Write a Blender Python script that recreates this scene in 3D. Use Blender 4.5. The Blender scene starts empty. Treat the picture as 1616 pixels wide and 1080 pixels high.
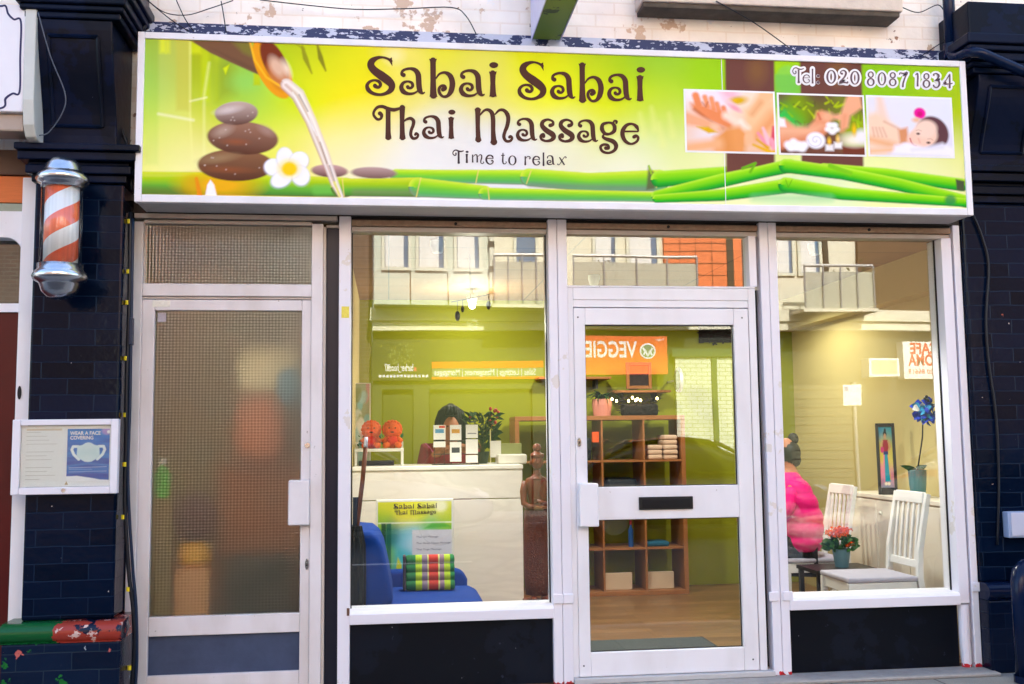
import bpy, bmesh, math, random
import numpy as np
from mathutils import Vector, Matrix
R = math.radians
random.seed(7); rng = np.random.default_rng(7)
S = bpy.context.scene
COL = S.collection

# ------------------------------------------------------------------ camera
FOC = 1600.0 / 1616.0 * 36.0
YAW, PIT, ROL = R(6.964), R(5.363), R(-0.643)
CAM = Vector((0.0, -5.6, 1.36))
_f = Vector((math.sin(YAW)*math.cos(PIT), math.cos(YAW)*math.cos(PIT), math.sin(PIT)))
_r0 = Vector((math.cos(YAW), -math.sin(YAW), 0)); _u0 = _r0.cross(_f)
_r = math.cos(ROL)*_r0 + math.sin(ROL)*_u0
_u = -math.sin(ROL)*_r0 + math.cos(ROL)*_u0
cd = bpy.data.cameras.new('camera'); cam = bpy.data.objects.new('camera', cd); COL.objects.link(cam)
cd.sensor_width = 36; cd.sensor_fit = 'HORIZONTAL'; cd.lens = FOC; cd.clip_start = 0.05; cd.clip_end = 900
M3 = Matrix((_r, _u, -_f)).transposed()
cam.matrix_world = Matrix.Translation(CAM) @ M3.to_4x4()
S.camera = cam

def at(px, py, Y=0.0):
    """point at depth Y of the place seen at a spot of the survey photograph (1616 x 1080)"""
    px, py, Y = float(px), float(py), float(Y)
    d = (px-808)/1600*_r - (py-540)/1600*_u + _f
    return CAM + d*((Y-CAM.y)/d.y)
def ax(px, py, Y=0.0): return at(px, py, Y).x
def az(px, py, Y=0.0): return at(px, py, Y).z

# ------------------------------------------------------------------ sky, sun, exposure
SUN_EL, SUN_AZ = 39.0, 8.0          # the sun stands behind the shop; the shopfront is in open shade
W = bpy.data.worlds.new('World'); S.world = W; W.use_nodes = True
nt = W.node_tree; bg = nt.nodes['Background']
sky = nt.nodes.new('ShaderNodeTexSky'); sky.sky_type = 'NISHITA'; sky.sun_disc = False
sky.sun_elevation = R(SUN_EL); sky.sun_rotation = R(SUN_AZ); sky.air_density = 1.0; sky.dust_density = 2.0
nt.links.new(sky.outputs[0], bg.inputs[0]); bg.inputs[1].default_value = 0.15
ld = bpy.data.lights.new('sun', 'SUN'); sun = bpy.data.objects.new('sun', ld); COL.objects.link(sun)
ld.energy = 4.5; ld.angle = R(0.5); ld.color = (1, .94, .84)
_sd = Vector((math.sin(R(SUN_AZ))*math.cos(R(SUN_EL)), math.cos(R(SUN_AZ))*math.cos(R(SUN_EL)), math.sin(R(SUN_EL))))
sun.rotation_euler = _sd.to_track_quat('Z', 'Y').to_euler()
S.view_settings.view_transform = 'Standard'; S.view_settings.look = 'None'
S.view_settings.gamma = 1.0; S.view_settings.use_curve_mapping = False
S.view_settings.exposure = 2.42
S.render.engine = 'CYCLES'
S.cycles.use_denoising = True
S.cycles.max_bounces = 10; S.cycles.transparent_max_bounces = 12
S.cycles.sample_clamp_indirect = 6.0
S.cycles.caustics_reflective = False; S.cycles.caustics_refractive = True

# ------------------------------------------------------------------ helpers
def lin(r, g=None, b=None):
    if g is None: r, g, b = r
    f = lambda c: (c/255/12.92) if c/255 <= .04045 else ((c/255+.055)/1.055)**2.4
    return (f(r), f(g), f(b), 1)

def nodes_of(name):
    m = bpy.data.materials.new(name); m.use_nodes = True
    nt = m.node_tree; return m, nt, nt.nodes['Principled BSDF']

def N(nt, t, **kw):
    n = nt.nodes.new(t)
    for k, v in kw.items(): setattr(n, k, v)
    return n

_mats = {}
def mat(name, col, rough=.5, metal=0., noise=.10, nscale=6., bump=0., bscale=60., stretch=None, spec=.28, coat=0., emit=None, estr=0., trans=0.):
    """plain painted / plastic / cloth surface: base colour with a soft uneven tone and an optional fine grain"""
    if name in _mats: return _mats[name]
    m, nt, b = nodes_of(name); L = nt.links.new
    if len(col) == 3: col = (*col, 1)
    b.inputs['Roughness'].default_value = rough; b.inputs['Metallic'].default_value = metal
    b.inputs['Specular IOR Level'].default_value = spec; b.inputs['Coat Weight'].default_value = coat
    tc = N(nt, 'ShaderNodeTexCoord'); mp = N(nt, 'ShaderNodeMapping'); L(tc.outputs['Object'], mp.inputs[0])
    if stretch: mp.inputs['Scale'].default_value = stretch
    nz = N(nt, 'ShaderNodeTexNoise'); nz.inputs['Scale'].default_value = nscale; nz.inputs['Detail'].default_value = 6
    nz.inputs['Roughness'].default_value = .65
    L(mp.outputs[0], nz.inputs['Vector'])
    mx = N(nt, 'ShaderNodeMix', data_type='RGBA')
    mx.inputs[6].default_value = tuple(max(0, c*(1-noise)) for c in col[:3]) + (1,)
    mx.inputs[7].default_value = tuple(min(1, c*(1+noise)) for c in col[:3]) + (1,)
    L(nz.outputs['Fac'], mx.inputs[0]); L(mx.outputs[2], b.inputs['Base Color'])
    if bump:
        n2 = N(nt, 'ShaderNodeTexNoise'); n2.inputs['Scale'].default_value = bscale; n2.inputs['Detail'].default_value = 3
        L(mp.outputs[0], n2.inputs['Vector'])
        bp = N(nt, 'ShaderNodeBump'); bp.inputs['Strength'].default_value = bump; bp.inputs['Distance'].default_value = .01
        L(n2.outputs['Fac'], bp.inputs['Height']); L(bp.outputs[0], b.inputs['Normal'])
    if emit: b.inputs['Emission Color'].default_value = (*emit[:3], 1); b.inputs['Emission Strength'].default_value = estr
    _mats[name] = m; return m

def wallcoords(nt):
    g = N(nt, 'ShaderNodeNewGeometry'); s = N(nt, 'ShaderNodeSeparateXYZ'); nt.links.new(g.outputs['Position'], s.inputs[0])
    a = N(nt, 'ShaderNodeMath', operation='ADD'); nt.links.new(s.outputs[0], a.inputs[0]); nt.links.new(s.outputs[1], a.inputs[1])
    c = N(nt, 'ShaderNodeCombineXYZ'); nt.links.new(a.outputs[0], c.inputs[0]); nt.links.new(s.outputs[2], c.inputs[1])
    return c.outputs[0], s, g

def chip_layer(nt, pos, base, chip, scale, thr, seed=0., detail=5):
    """paint flaked off in small patches: returns a colour socket"""
    L = nt.links.new
    mp = N(nt, 'ShaderNodeMapping'); mp.inputs['Location'].default_value = (seed, seed*.7, seed*.3); L(pos, mp.inputs[0])
    nz = N(nt, 'ShaderNodeTexNoise'); nz.inputs['Scale'].default_value = scale; nz.inputs['Detail'].default_value = detail
    nz.inputs['Roughness'].default_value = .6; L(mp.outputs[0], nz.inputs['Vector'])
    r = N(nt, 'ShaderNodeValToRGB'); r.color_ramp.elements[0].position = thr; r.color_ramp.elements[1].position = thr+.015
    L(nz.outputs['Fac'], r.inputs[0])
    mx = N(nt, 'ShaderNodeMix', data_type='RGBA'); L(r.outputs[0], mx.inputs[0])
    if isinstance(base, tuple): mx.inputs[6].default_value = base
    else: L(base, mx.inputs[6])
    if isinstance(chip, tuple): mx.inputs[7].default_value = chip
    else: L(chip, mx.inputs[7])
    return mx.outputs[2]

def brick_mat(name, c1, c2, mortar, bw, bh, msize=.006, rough=.5, bump=.4, chips=(), rough_bump=.0, spec=.5, tint=None):
    m, nt, b = nodes_of(name); L = nt.links.new
    v, s, g = wallcoords(nt)
    br = N(nt, 'ShaderNodeTexBrick'); br.inputs['Scale'].default_value = 1.0
    br.inputs['Brick Width'].default_value = bw; br.inputs['Row Height'].default_value = bh
    br.inputs['Mortar Size'].default_value = msize; br.inputs['Mortar Smooth'].default_value = .3
    br.inputs['Color1'].default_value = c1; br.inputs['Color2'].default_value = c2; br.inputs['Mortar'].default_value = mortar
    # slightly wobbly courses
    wn = N(nt, 'ShaderNodeTexNoise'); wn.inputs['Scale'].default_value = 5; L(g.outputs['Position'], wn.inputs['Vector'])
    vm = N(nt, 'ShaderNodeVectorMath', operation='SCALE'); vm.inputs[3].default_value = .012; L(wn.outputs['Color'], vm.inputs[0])
    va = N(nt, 'ShaderNodeVectorMath', operation='ADD'); L(v, va.inputs[0]); L(vm.outputs[0], va.inputs[1])
    L(va.outputs[0], br.inputs['Vector'])
    col = br.outputs['Color']
    nz = N(nt, 'ShaderNodeTexNoise'); nz.inputs['Scale'].default_value = 3; nz.inputs['Detail'].default_value = 8; L(g.outputs['Position'], nz.inputs['Vector'])
    hs = N(nt, 'ShaderNodeHueSaturation'); L(col, hs.inputs['Color'])
    mr = N(nt, 'ShaderNodeMapRange'); mr.inputs['To Min'].default_value = .72; mr.inputs['To Max'].default_value = 1.28
    L(nz.outputs['Fac'], mr.inputs['Value']); L(mr.outputs[0], hs.inputs['Value']); col = hs.outputs[0]
    for (cc, sc, th, sd) in chips: col = chip_layer(nt, g.outputs['Position'], col, cc, sc, th, sd)
    L(col, b.inputs['Base Color'])
    b.inputs['Roughness'].default_value = rough; b.inputs['Specular IOR Level'].default_value = spec
    bp = N(nt, 'ShaderNodeBump'); bp.inputs['Strength'].default_value = bump; bp.inputs['Distance'].default_value = .012; bp.invert = True
    L(br.outputs['Fac'], bp.inputs['Height'])
    n3 = N(nt, 'ShaderNodeTexNoise'); n3.inputs['Scale'].default_value = 28; n3.inputs['Detail'].default_value = 5; L(g.outputs['Position'], n3.inputs['Vector'])
    b2 = N(nt, 'ShaderNodeBump'); b2.inputs['Strength'].default_value = rough_bump or .15; b2.inputs['Distance'].default_value = .008
    L(n3.outputs['Fac'], b2.inputs['Height']); L(bp.outputs[0], b2.inputs['Normal']); L(b2.outputs[0], b.inputs['Normal'])
    return m

def glass_mat(name, f0=.10, tint=(.96, .98, .95), rough=0.0, smear=True):
    """window glazing: clear, with the mirror share of a sealed double pane rising at grazing angles"""
    m, nt, b = nodes_of(name); L = nt.links.new; nt.nodes.remove(b)
    out = nt.nodes['Material Output']
    g = N(nt, 'ShaderNodeNewGeometry'); d = N(nt, 'ShaderNodeVectorMath', operation='DOT_PRODUCT')
    L(g.outputs['Incoming'], d.inputs[0]); L(g.outputs['Normal'], d.inputs[1])
    a = N(nt, 'ShaderNodeMath', operation='ABSOLUTE'); L(d.outputs['Value'], a.inputs[0])
    o = N(nt, 'ShaderNodeMath', operation='SUBTRACT'); o.inputs[0].default_value = 1; L(a.outputs[0], o.inputs[1])
    p = N(nt, 'ShaderNodeMath', operation='POWER'); L(o.outputs[0], p.inputs[0]); p.inputs[1].default_value = 5
    mr = N(nt, 'ShaderNodeMapRange'); mr.inputs['To Min'].default_value = f0; mr.inputs['To Max'].default_value = 1; L(p.outputs[0], mr.inputs['Value'])
    t = N(nt, 'ShaderNodeBsdfTransparent'); t.inputs[0].default_value = (*tint, 1)
    gl = N(nt, 'ShaderNodeBsdfAnisotropic'); gl.inputs['Roughness'].default_value = rough
    if smear:
        nz = N(nt, 'ShaderNodeTexNoise'); nz.inputs['Scale'].default_value = 1.3; nz.inputs['Detail'].default_value = 1
        L(g.outputs['Position'], nz.inputs['Vector'])
        bp = N(nt, 'ShaderNodeBump'); bp.inputs['Strength'].default_value = .04; bp.inputs['Distance'].default_value = .02
        L(nz.outputs['Fac'], bp.inputs['Height']); L(bp.outputs[0], gl.inputs['Normal'])
    mx = N(nt, 'ShaderNodeMixShader'); L(mr.outputs[0], mx.inputs[0]); L(t.outputs[0], mx.inputs[1]); L(gl.outputs[0], mx.inputs[2])
    L(mx.outputs[0], out.inputs[0]); return m

def thing(name, label, cat, loc=(0, 0, 0), group=None, kind=None):
    o = bpy.data.objects.new(name, None); o.empty_display_size = .05; COL.objects.link(o); o.location = loc
    tag(o, label, cat, group, kind); return o
def tag(o, label=None, cat=None, group=None, kind=None):
    if label: o['label'] = label
    if cat: o['category'] = cat
    if group: o['group'] = group
    if kind: o['kind'] = kind
    return o

def link(name, me, m=None, parent=None, bevel=0., smooth=False, seg=2):
    o = bpy.data.objects.new(name, me); COL.objects.link(o)
    if m: me.materials.append(m)
    if parent is not None:
        o.parent = parent
        p = parent; T = Matrix.Identity(4)
        chain = []
        while p is not None: chain.append(p); p = p.parent
        for q in reversed(chain): T = T @ q.matrix_parent_inverse @ q.matrix_basis
        o.matrix_parent_inverse = T.inverted()
    if smooth:
        me.polygons.foreach_set('use_smooth', [True]*len(me.polygons))
    if bevel:
        md = o.modifiers.new('edge', 'BEVEL'); md.width = bevel; md.segments = seg; md.limit_method = 'ANGLE'; md.angle_limit = R(40)
    return o

class MB:
    """collects shapes that become one mesh"""
    def __init__(s): s.v = []; s.f = []
    def add(s, vs, fs):
        n = len(s.v); s.v += [tuple(v) for v in vs]; s.f += [tuple(i+n for i in f) for f in fs]; return s
    def box(s, x0, x1, y0, y1, z0, z1):
        return s.add([(x0,y0,z0),(x1,y0,z0),(x1,y1,z0),(x0,y1,z0),(x0,y0,z1),(x1,y0,z1),(x1,y1,z1),(x0,y1,z1)],
                     [(0,3,2,1),(4,5,6,7),(0,1,5,4),(1,2,6,5),(2,3,7,6),(3,0,4,7)])
    def prism(s, poly, a0, a1, axis='y'):
        """poly in the plane across axis: y -> (x,z), x -> (y,z), z -> (x,y)"""
        mk = {'y': lambda p, a: (p[0], a, p[1]), 'x': lambda p, a: (a, p[0], p[1]), 'z': lambda p, a: (p[0], p[1], a)}[axis]
        n = len(poly); vs = [mk(p, a0) for p in poly] + [mk(p, a1) for p in poly]
        fs = [tuple(range(n)), tuple(range(2*n-1, n-1, -1))] + [(i, n+i, n+(i+1) % n, (i+1) % n) for i in range(n)]
        return s.add(vs, fs)
    def tube(s, pts, r, n=8, cap=True):
        pts = [Vector(p) for p in pts]; rs = r if isinstance(r, (list, tuple)) else [r]*len(pts)
        vs = []; fs = []
        up = None
        for i, p in enumerate(pts):
            t = (pts[min(i+1, len(pts)-1)] - pts[max(i-1, 0)]).normalized()
            if up is None: up = Vector((0, 0, 1)) if abs(t.z) < .9 else Vector((1, 0, 0))
            a = t.cross(up); 
            if a.length < 1e-5: a = t.orthogonal()
            a.normalize(); b = a.cross(t).normalized(); up = b
            for k in range(n):
                q = 2*math.pi*k/n; vs.append(p + (a*math.cos(q) + b*math.sin(q))*rs[i])
        for i in range(len(pts)-1):
            for k in range(n): fs.append((i*n+k, i*n+(k+1) % n, (i+1)*n+(k+1) % n, (i+1)*n+k))
        if cap: fs += [tuple(range(n-1, -1, -1)), tuple((len(pts)-1)*n+k for k in range(n))]
        return s.add(vs, fs)
    def lathe(s, prof, c=(0, 0, 0), n=32, axis='z'):
        vs = []; fs = []; c = Vector(c)
        for (r, h) in prof:
            for k in range(n):
                q = 2*math.pi*k/n; a, b = r*math.cos(q), r*math.sin(q)
                v = {'z': (a, b, h), 'y': (a, h, b), 'x': (h, a, b)}[axis]; vs.append(c + Vector(v))
        for i in range(len(prof)-1):
            for k in range(n): fs.append((i*n+k, i*n+(k+1) % n, (i+1)*n+(k+1) % n, (i+1)*n+k))
        if prof[0][0] > 1e-4: fs.append(tuple(range(n-1, -1, -1)))
        if prof[-1][0] > 1e-4: fs.append(tuple((len(prof)-1)*n+k for k in range(n)))
        return s.add(vs, fs)
    def ball(s, c, rx, ry=None, rz=None, n=16, m=10):
        ry = ry or rx; rz = rz or rx; vs = []; fs = []
        for i in range(m+1):
            t = math.pi*i/m
            for k in range(n):
                q = 2*math.pi*k/n
                vs.append((c[0]+rx*math.sin(t)*math.cos(q), c[1]+ry*math.sin(t)*math.sin(q), c[2]-rz*math.cos(t)))
        for i in range(m):
            for k in range(n): fs.append((i*n+k, i*n+(k+1) % n, (i+1)*n+(k+1) % n, (i+1)*n+k))
        return s.add(vs, fs)
    def quad(s, a, b, c, d): return s.add([a, b, c, d], [(0, 1, 2, 3)])
    def loft(s, secs, cap=True):
        n = len(secs[0]); vs = [v for q in secs for v in q]; fs = []
        for i in range(len(secs)-1):
            for k in range(n): fs.append((i*n+k, i*n+(k+1) % n, (i+1)*n+(k+1) % n, (i+1)*n+k))
        if cap: fs += [tuple(range(n-1, -1, -1)), tuple((len(secs)-1)*n+k for k in range(n))]
        return s.add(vs, fs)
    def leaf(s, base, tip, w, bend=.0, n=4):
        base, tip = Vector(base), Vector(tip); d = tip-base
        side = d.cross(Vector((random.uniform(-1, 1), random.uniform(-1, 1), .3))).normalized(); nr = side.cross(d).normalized()
        vs = []
        for i in range(n+1):
            t = i/n; c = base + d*t + nr*(bend*math.sin(math.pi*t)); ww = w*math.sin(math.pi*(.08+.92*t)**.8)*.5
            vs += [c-side*ww, c+side*ww]
        return s.add(vs, [(2*i, 2*i+1, 2*i+3, 2*i+2) for i in range(n)])
    def build(s, name, m=None, parent=None, bevel=0., smooth=False, fix=True, seg=2):
        me = bpy.data.meshes.new(name); me.from_pydata(s.v, [], s.f); me.update()
        if fix:
            bm = bmesh.new(); bm.from_mesh(me)
            bmesh.ops.remove_doubles(bm, verts=bm.verts, dist=1e-6)
            bmesh.ops.recalc_face_normals(bm, faces=bm.faces); bm.to_mesh(me); bm.free()
        return link(name, me, m, parent, bevel, smooth, seg)

def boxes(name, L, m, parent=None, bevel=.003):
    b = MB()
    for q in L: b.box(*q)
    return b.build(name, m, parent, bevel)

def frame_boxes(x0, x1, z0, z1, l, r, b, t, y0, y1):
    """four mitre-less frame members butted end to end"""
    return [(x0, x0+l, y0, y1, z0, z1), (x1-r, x1, y0, y1, z0, z1),
            (x0+l+.0004, x1-r-.0004, y0+.0006, y1, z0, z0+b), (x0+l+.0004, x1-r-.0004, y0+.0006, y1, z1-t, z1)]

def copy_tree(o, parent=None):
    c = o.copy(); COL.objects.link(c)
    if parent is not None: c.parent = parent
    for ch in [k for k in bpy.data.objects if k.parent == o]: copy_tree(ch, c)
    return c

def text_mesh(body, height, m, parent=None, name='lettering', loc=(0, 0, 0), width=None, facing=-1, bold=0., align='LEFT', spacing=1.0, depth=.0006):
    """flat letters standing on a vertical surface; facing -1 looks towards the street side, +1 the other way"""
    cu = bpy.data.curves.new(name, 'FONT'); cu.body = body; cu.size = 1; cu.align_x = align; cu.offset = bold; cu.space_character = spacing
    cu.extrude = 0; cu.resolution_u = 3
    o = bpy.data.objects.new(name, cu); COL.objects.link(o)
    dg = bpy.context.evaluated_depsgraph_get(); dg.update()
    me = bpy.data.meshes.new_from_object(o.evaluated_get(dg)); bpy.data.objects.remove(o)
    co = np.zeros(len(me.vertices)*3); me.vertices.foreach_get('co', co); co = co.reshape(-1, 3)
    w = co[:, 0].max()-co[:, 0].min(); k = height/.69
    sx = k if not width else width/w
    out = np.zeros_like(co); x = co[:, 0]*sx
    out[:, 0] = loc[0] + (x if facing < 0 else -x); out[:, 1] = loc[1]; out[:, 2] = loc[2] + co[:, 1]*k
    me.vertices.foreach_set('co', out.ravel()); me.update()
    me.name = name
    return link(name, me, m, parent)

def skin_body(name, pts, edges, m, parent, sub=2, root=0):
    """one continuous surface grown over a jointed skeleton: pts = (x, y, z, r) or (x, y, z, rx, ry)"""
    me = bpy.data.meshes.new(name); me.from_pydata([p[:3] for p in pts], edges, []); me.update()
    o = link(name, me, m, parent)
    md = o.modifiers.new('skin', 'SKIN'); md.use_smooth_shade = True
    for i, p in enumerate(pts):
        sv = me.skin_vertices[0].data[i]; sv.radius = (p[3], p[4] if len(p) > 4 else p[3]); sv.use_root = (i == root)
    sd = o.modifiers.new('round', 'SUBSURF'); sd.levels = sub; sd.render_levels = sub
    return o

# ------------------------------------------------------------------ printed graphics: a fine sheet whose inks are laid down shape by shape
class Ink:
    def __init__(s, U, V, base=(255, 255, 255)):
        s.U, s.V = U, V; s.c = np.empty((U.size, 3)); s.c[:] = lin(base)[:3]; s.blur = 1.
    def put(s, a, col):
        a = np.clip(a, 0, 1)[:, None]; col = np.array(col) if not callable(col) else col
        s.c = s.c*(1-a) + col*a
    def field(s, samples, sig):
        P = np.array([q[0] for q in samples], float); C = np.array([lin(q[1])[:3] for q in samples])
        d2 = (s.U[:, None]-P[None, :, 0])**2 + (s.V[:, None]-P[None, :, 1])**2
        w = np.exp(-d2/(2*sig*sig)) + 1e-7/(d2+100); w /= w.sum(1, keepdims=True); s.c = w@C
    def sd_poly(s, pts):
        pts = np.array(pts, float); d = np.full(s.U.size, 1e9); ins = np.zeros(s.U.size, bool)
        for i in range(len(pts)):
            a, b = pts[i], pts[(i+1) % len(pts)]; e = b-a; L2 = max((e**2).sum(), 1e-9)
            t = np.clip(((s.U-a[0])*e[0]+(s.V-a[1])*e[1])/L2, 0, 1)
            d = np.minimum(d, np.hypot(s.U-a[0]-t*e[0], s.V-a[1]-t*e[1]))
            c = (a[1] > s.V) != (b[1] > s.V)
            with np.errstate(divide='ignore', invalid='ignore'):
                xi = a[0] + (s.V-a[1])*e[0]/(e[1] if abs(e[1]) > 1e-9 else 1e-9)
            ins ^= c & (s.U < xi)
        return np.where(ins, -d, d)
    def poly(s, pts, col, soft=1., al=1.): s.put(np.clip(.5-s.sd_poly(pts)/(soft*s.blur), 0, 1)*al, lin(col)[:3])
    def rect(s, x0, y0, x1, y1, col, soft=1., al=1.): s.poly([(x0, y0), (x1, y0), (x1, y1), (x0, y1)], col, soft, al)
    def ell(s, cx, cy, rx, ry, col, rot=0., soft=1., al=1., shade=None):
        a = R(rot); du, dv = s.U-cx, s.V-cy
        x = (du*math.cos(a)+dv*math.sin(a))/rx; y = (-du*math.sin(a)+dv*math.cos(a))/ry
        r = np.sqrt(x*x+y*y); m = np.clip(.5-(r-1)*min(rx, ry)/(soft*s.blur), 0, 1)*al
        if shade is None: s.put(m, lin(col)[:3])
        else:   # printed light-to-dark drawing inside the picture: (top colour, bottom colour)
            t = np.clip((y+1)/2, 0, 1)[:, None]; s.put(m, np.array(lin(shade[0])[:3])*(1-t) + np.array(lin(shade[1])[:3])*t)
    def line(s, pts, w, ramp, soft=1., al=1.):
        """a band along a polyline; ramp = [(t, colour)] across it, t from -1 (left of travel) to 1"""
        best = np.full(s.U.size, 1e9); tt = np.zeros(s.U.size); ww = np.ones(s.U.size)
        if not isinstance(w, (list, tuple)): w = [w]*len(pts)
        for i in range(len(pts)-1):
            a, b = np.array(pts[i], float), np.array(pts[i+1], float); e = b-a; L = max(np.hypot(*e), 1e-6)
            t = np.clip(((s.U-a[0])*e[0]+(s.V-a[1])*e[1])/(L*L), 0, 1)
            qx, qy = s.U-a[0]-t*e[0], s.V-a[1]-t*e[1]; d = np.hypot(qx, qy)
            sg = np.sign(e[0]*qy-e[1]*qx); wi = (w[i]*(1-t)+w[i+1]*t)/2
            k = d-wi < best; best = np.where(k, d-wi, best); tt = np.where(k, np.clip(sg*d/wi, -1, 1), tt)
        m = np.clip(.5-best/(soft*s.blur), 0, 1)*al
        if isinstance(ramp, tuple): s.put(m, lin(ramp)[:3])
        else:
            ts = [q[0] for q in ramp]; cs = np.array([lin(q[1])[:3] for q in ramp])
            s.put(m, np.stack([np.interp(tt, ts, cs[:, k]) for k in range(3)], 1))

def print_mat(name, rough=.35, coat=0., sat=1.0):
    if name in _mats: return _mats[name]
    m, nt, b = nodes_of(name)
    a = N(nt, 'ShaderNodeVertexColor'); a.layer_name = 'ink'
    g = N(nt, 'ShaderNodeNewGeometry'); nz = N(nt, 'ShaderNodeTexNoise'); nz.inputs['Scale'].default_value = 2.2; nz.inputs['Detail'].default_value = 5
    nt.links.new(g.outputs['Position'], nz.inputs['Vector'])
    mr = N(nt, 'ShaderNodeMapRange'); mr.inputs['To Min'].default_value = .94; mr.inputs['To Max'].default_value = 1.05
    nt.links.new(nz.outputs['Fac'], mr.inputs['Value'])
    hs = N(nt, 'ShaderNodeHueSaturation'); nt.links.new(a.outputs[0], hs.inputs['Color']); nt.links.new(mr.outputs[0], hs.inputs['Value'])
    hs.inputs['Saturation'].default_value = sat
    nt.links.new(hs.outputs[0], b.inputs['Base Color']); b.inputs['Roughness'].default_value = rough; b.inputs['Coat Weight'].default_value = coat; b.inputs['Specular IOR Level'].default_value = .12
    _mats[name] = m; return m

def sheet(name, origin, ex, ez, nx, nz, paint, m, parent=None, uv=None, base=(255, 255, 255)):
    """printed sheet from origin along ex and ez; paint(Ink) draws in the units uv(points) gives (default 0..nx, nz..0 downwards)"""
    origin, ex, ez = Vector(origin), Vector(ex), Vector(ez)
    I, J = np.meshgrid(np.arange(nx+1), np.arange(nz+1)); I, J = I.ravel(), J.ravel()
    P = np.array(origin)[None] + np.outer(I/nx, np.array(ex)) + np.outer(J/nz, np.array(ez))
    if uv is None: U, V = I.astype(float), (nz-J).astype(float)
    else: U, V = uv(P)
    ink = Ink(U, V, base); paint(ink)
    me = bpy.data.meshes.new(name); n = len(P); me.vertices.add(n); me.vertices.foreach_set('co', P.ravel())
    i, j = np.meshgrid(np.arange(nx), np.arange(nz)); k = (j*(nx+1)+i).ravel()
    q = np.stack([k, k+1, k+nx+2, k+nx+1], 1); nf = len(q)
    me.loops.add(nf*4); me.loops.foreach_set('vertex_index', q.ravel().astype(np.int32))
    me.polygons.add(nf); me.polygons.foreach_set('loop_start', np.arange(nf, dtype=np.int32)*4)
    try: me.polygons.foreach_set('loop_total', np.full(nf, 4, dtype=np.int32))
    except Exception: pass
    me.update(calc_edges=True)
    ca = me.color_attributes.new('ink', 'FLOAT_COLOR', 'POINT')
    ca.data.foreach_set('color', np.concatenate([np.clip(ink.c, 0, .92), np.ones((n, 1))], 1).ravel())
    return link(name, me, m, parent)
# ------------------------------------------------------------------ ground, road, pavements
def ground_mat(name, c, bscale=90, noise=.25, slab=None, rough=.85):
    m, nt, b = nodes_of(name); L = nt.links.new
    g = N(nt, 'ShaderNodeNewGeometry')
    nz = N(nt, 'ShaderNodeTexNoise'); nz.inputs['Scale'].default_value = 2.5; nz.inputs['Detail'].default_value = 10; nz.inputs['Roughness'].default_value = .7
    L(g.outputs['Position'], nz.inputs['Vector'])
    mx = N(nt, 'ShaderNodeMix', data_type='RGBA'); mx.inputs[6].default_value = (*[q*(1-noise*1.6) for q in c], 1); mx.inputs[7].default_value = (*[q*(1+noise*1.6) for q in c], 1)
    L(nz.outputs['Fac'], mx.inputs[0]); col = mx.outputs[2]
    sp = N(nt, 'ShaderNodeTexNoise'); sp.inputs['Scale'].default_value = 160; sp.inputs['Detail'].default_value = 2; L(g.outputs['Position'], sp.inputs['Vector'])
    hs = N(nt, 'ShaderNodeHueSaturation'); mr = N(nt, 'ShaderNodeMapRange'); mr.inputs['To Min'].default_value = .5; mr.inputs['To Max'].default_value = 1.5
    L(sp.outputs['Fac'], mr.inputs['Value']); L(mr.outputs[0], hs.inputs['Value']); L(col, hs.inputs['Color']); col = hs.outputs[0]
    bp = N(nt, 'ShaderNodeBump'); bp.inputs['Strength'].default_value = .4; bp.inputs['Distance'].default_value = .006; L(sp.outputs['Fac'], bp.inputs['Height'])
    if slab:
        br = N(nt, 'ShaderNodeTexBrick'); br.inputs['Scale'].default_value = 1; br.inputs['Brick Width'].default_value = slab[0]; br.inputs['Row Height'].default_value = slab[1]
        br.inputs['Mortar Size'].default_value = .006; br.inputs['Color1'].default_value = (1, 1, 1, 1); br.inputs['Color2'].default_value = (.8, .8, .8, 1); br.inputs['Mortar'].default_value = (.25, .25, .25, 1)
        L(g.outputs['Position'], br.inputs['Vector'])
        ml = N(nt, 'ShaderNodeMix', data_type='RGBA', blend_type='MULTIPLY'); ml.inputs[0].default_value = 1; L(col, ml.inputs[6]); L(br.outputs['Color'], ml.inputs[7]); col = ml.outputs[2]
    L(col, b.inputs['Base Color']); L(bp.outputs[0], b.inputs['Normal']); b.inputs['Roughness'].default_value = rough
    return m
asphalt = ground_mat('asphalt', (.05, .05, .052)); paving = ground_mat('paving_slabs', (.25, .24, .22), slab=(.6, .6))
def struct(o): return tag(o, kind='structure')
struct(MB().box(-300, 300, -300, 300, -.5, -.134).build('ground', ground_mat('earth', (.16, .15, .13))))
struct(MB().box(-120, 120, -10.3, -1.75, -.133, -.12).build('road', asphalt))
struct(MB().box(-120, 120, -1.63, 4.6, -.132, 0).build('pavement', paving))
struct(MB().box(-120, 120, -1.75, -1.634, -.132, -.002).build('kerb', mat('granite', (.33, .32, .31), .7, noise=.3, nscale=40), bevel=.015))
struct(MB().box(-120, 120, -13.4, -10.42, -.132, 0).build('far_pavement', ground_mat('worn_paving', (.10, .098, .092), slab=(.6, .6))))
struct(MB().box(-120, 120, -10.416, -10.30, -.132, -.002).build('far_kerb', _mats['granite'], bevel=.015))
for k in range(-9, 12):
    pass
lines = MB()
for k in range(-10, 11): lines.box(k*6-1, k*6+1, -6.55, -6.45, -.1199, -.116)
struct(lines.build('road_marking', mat('road_paint', (.7, .7, .68), .6, noise=.2, nscale=20)))

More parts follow.
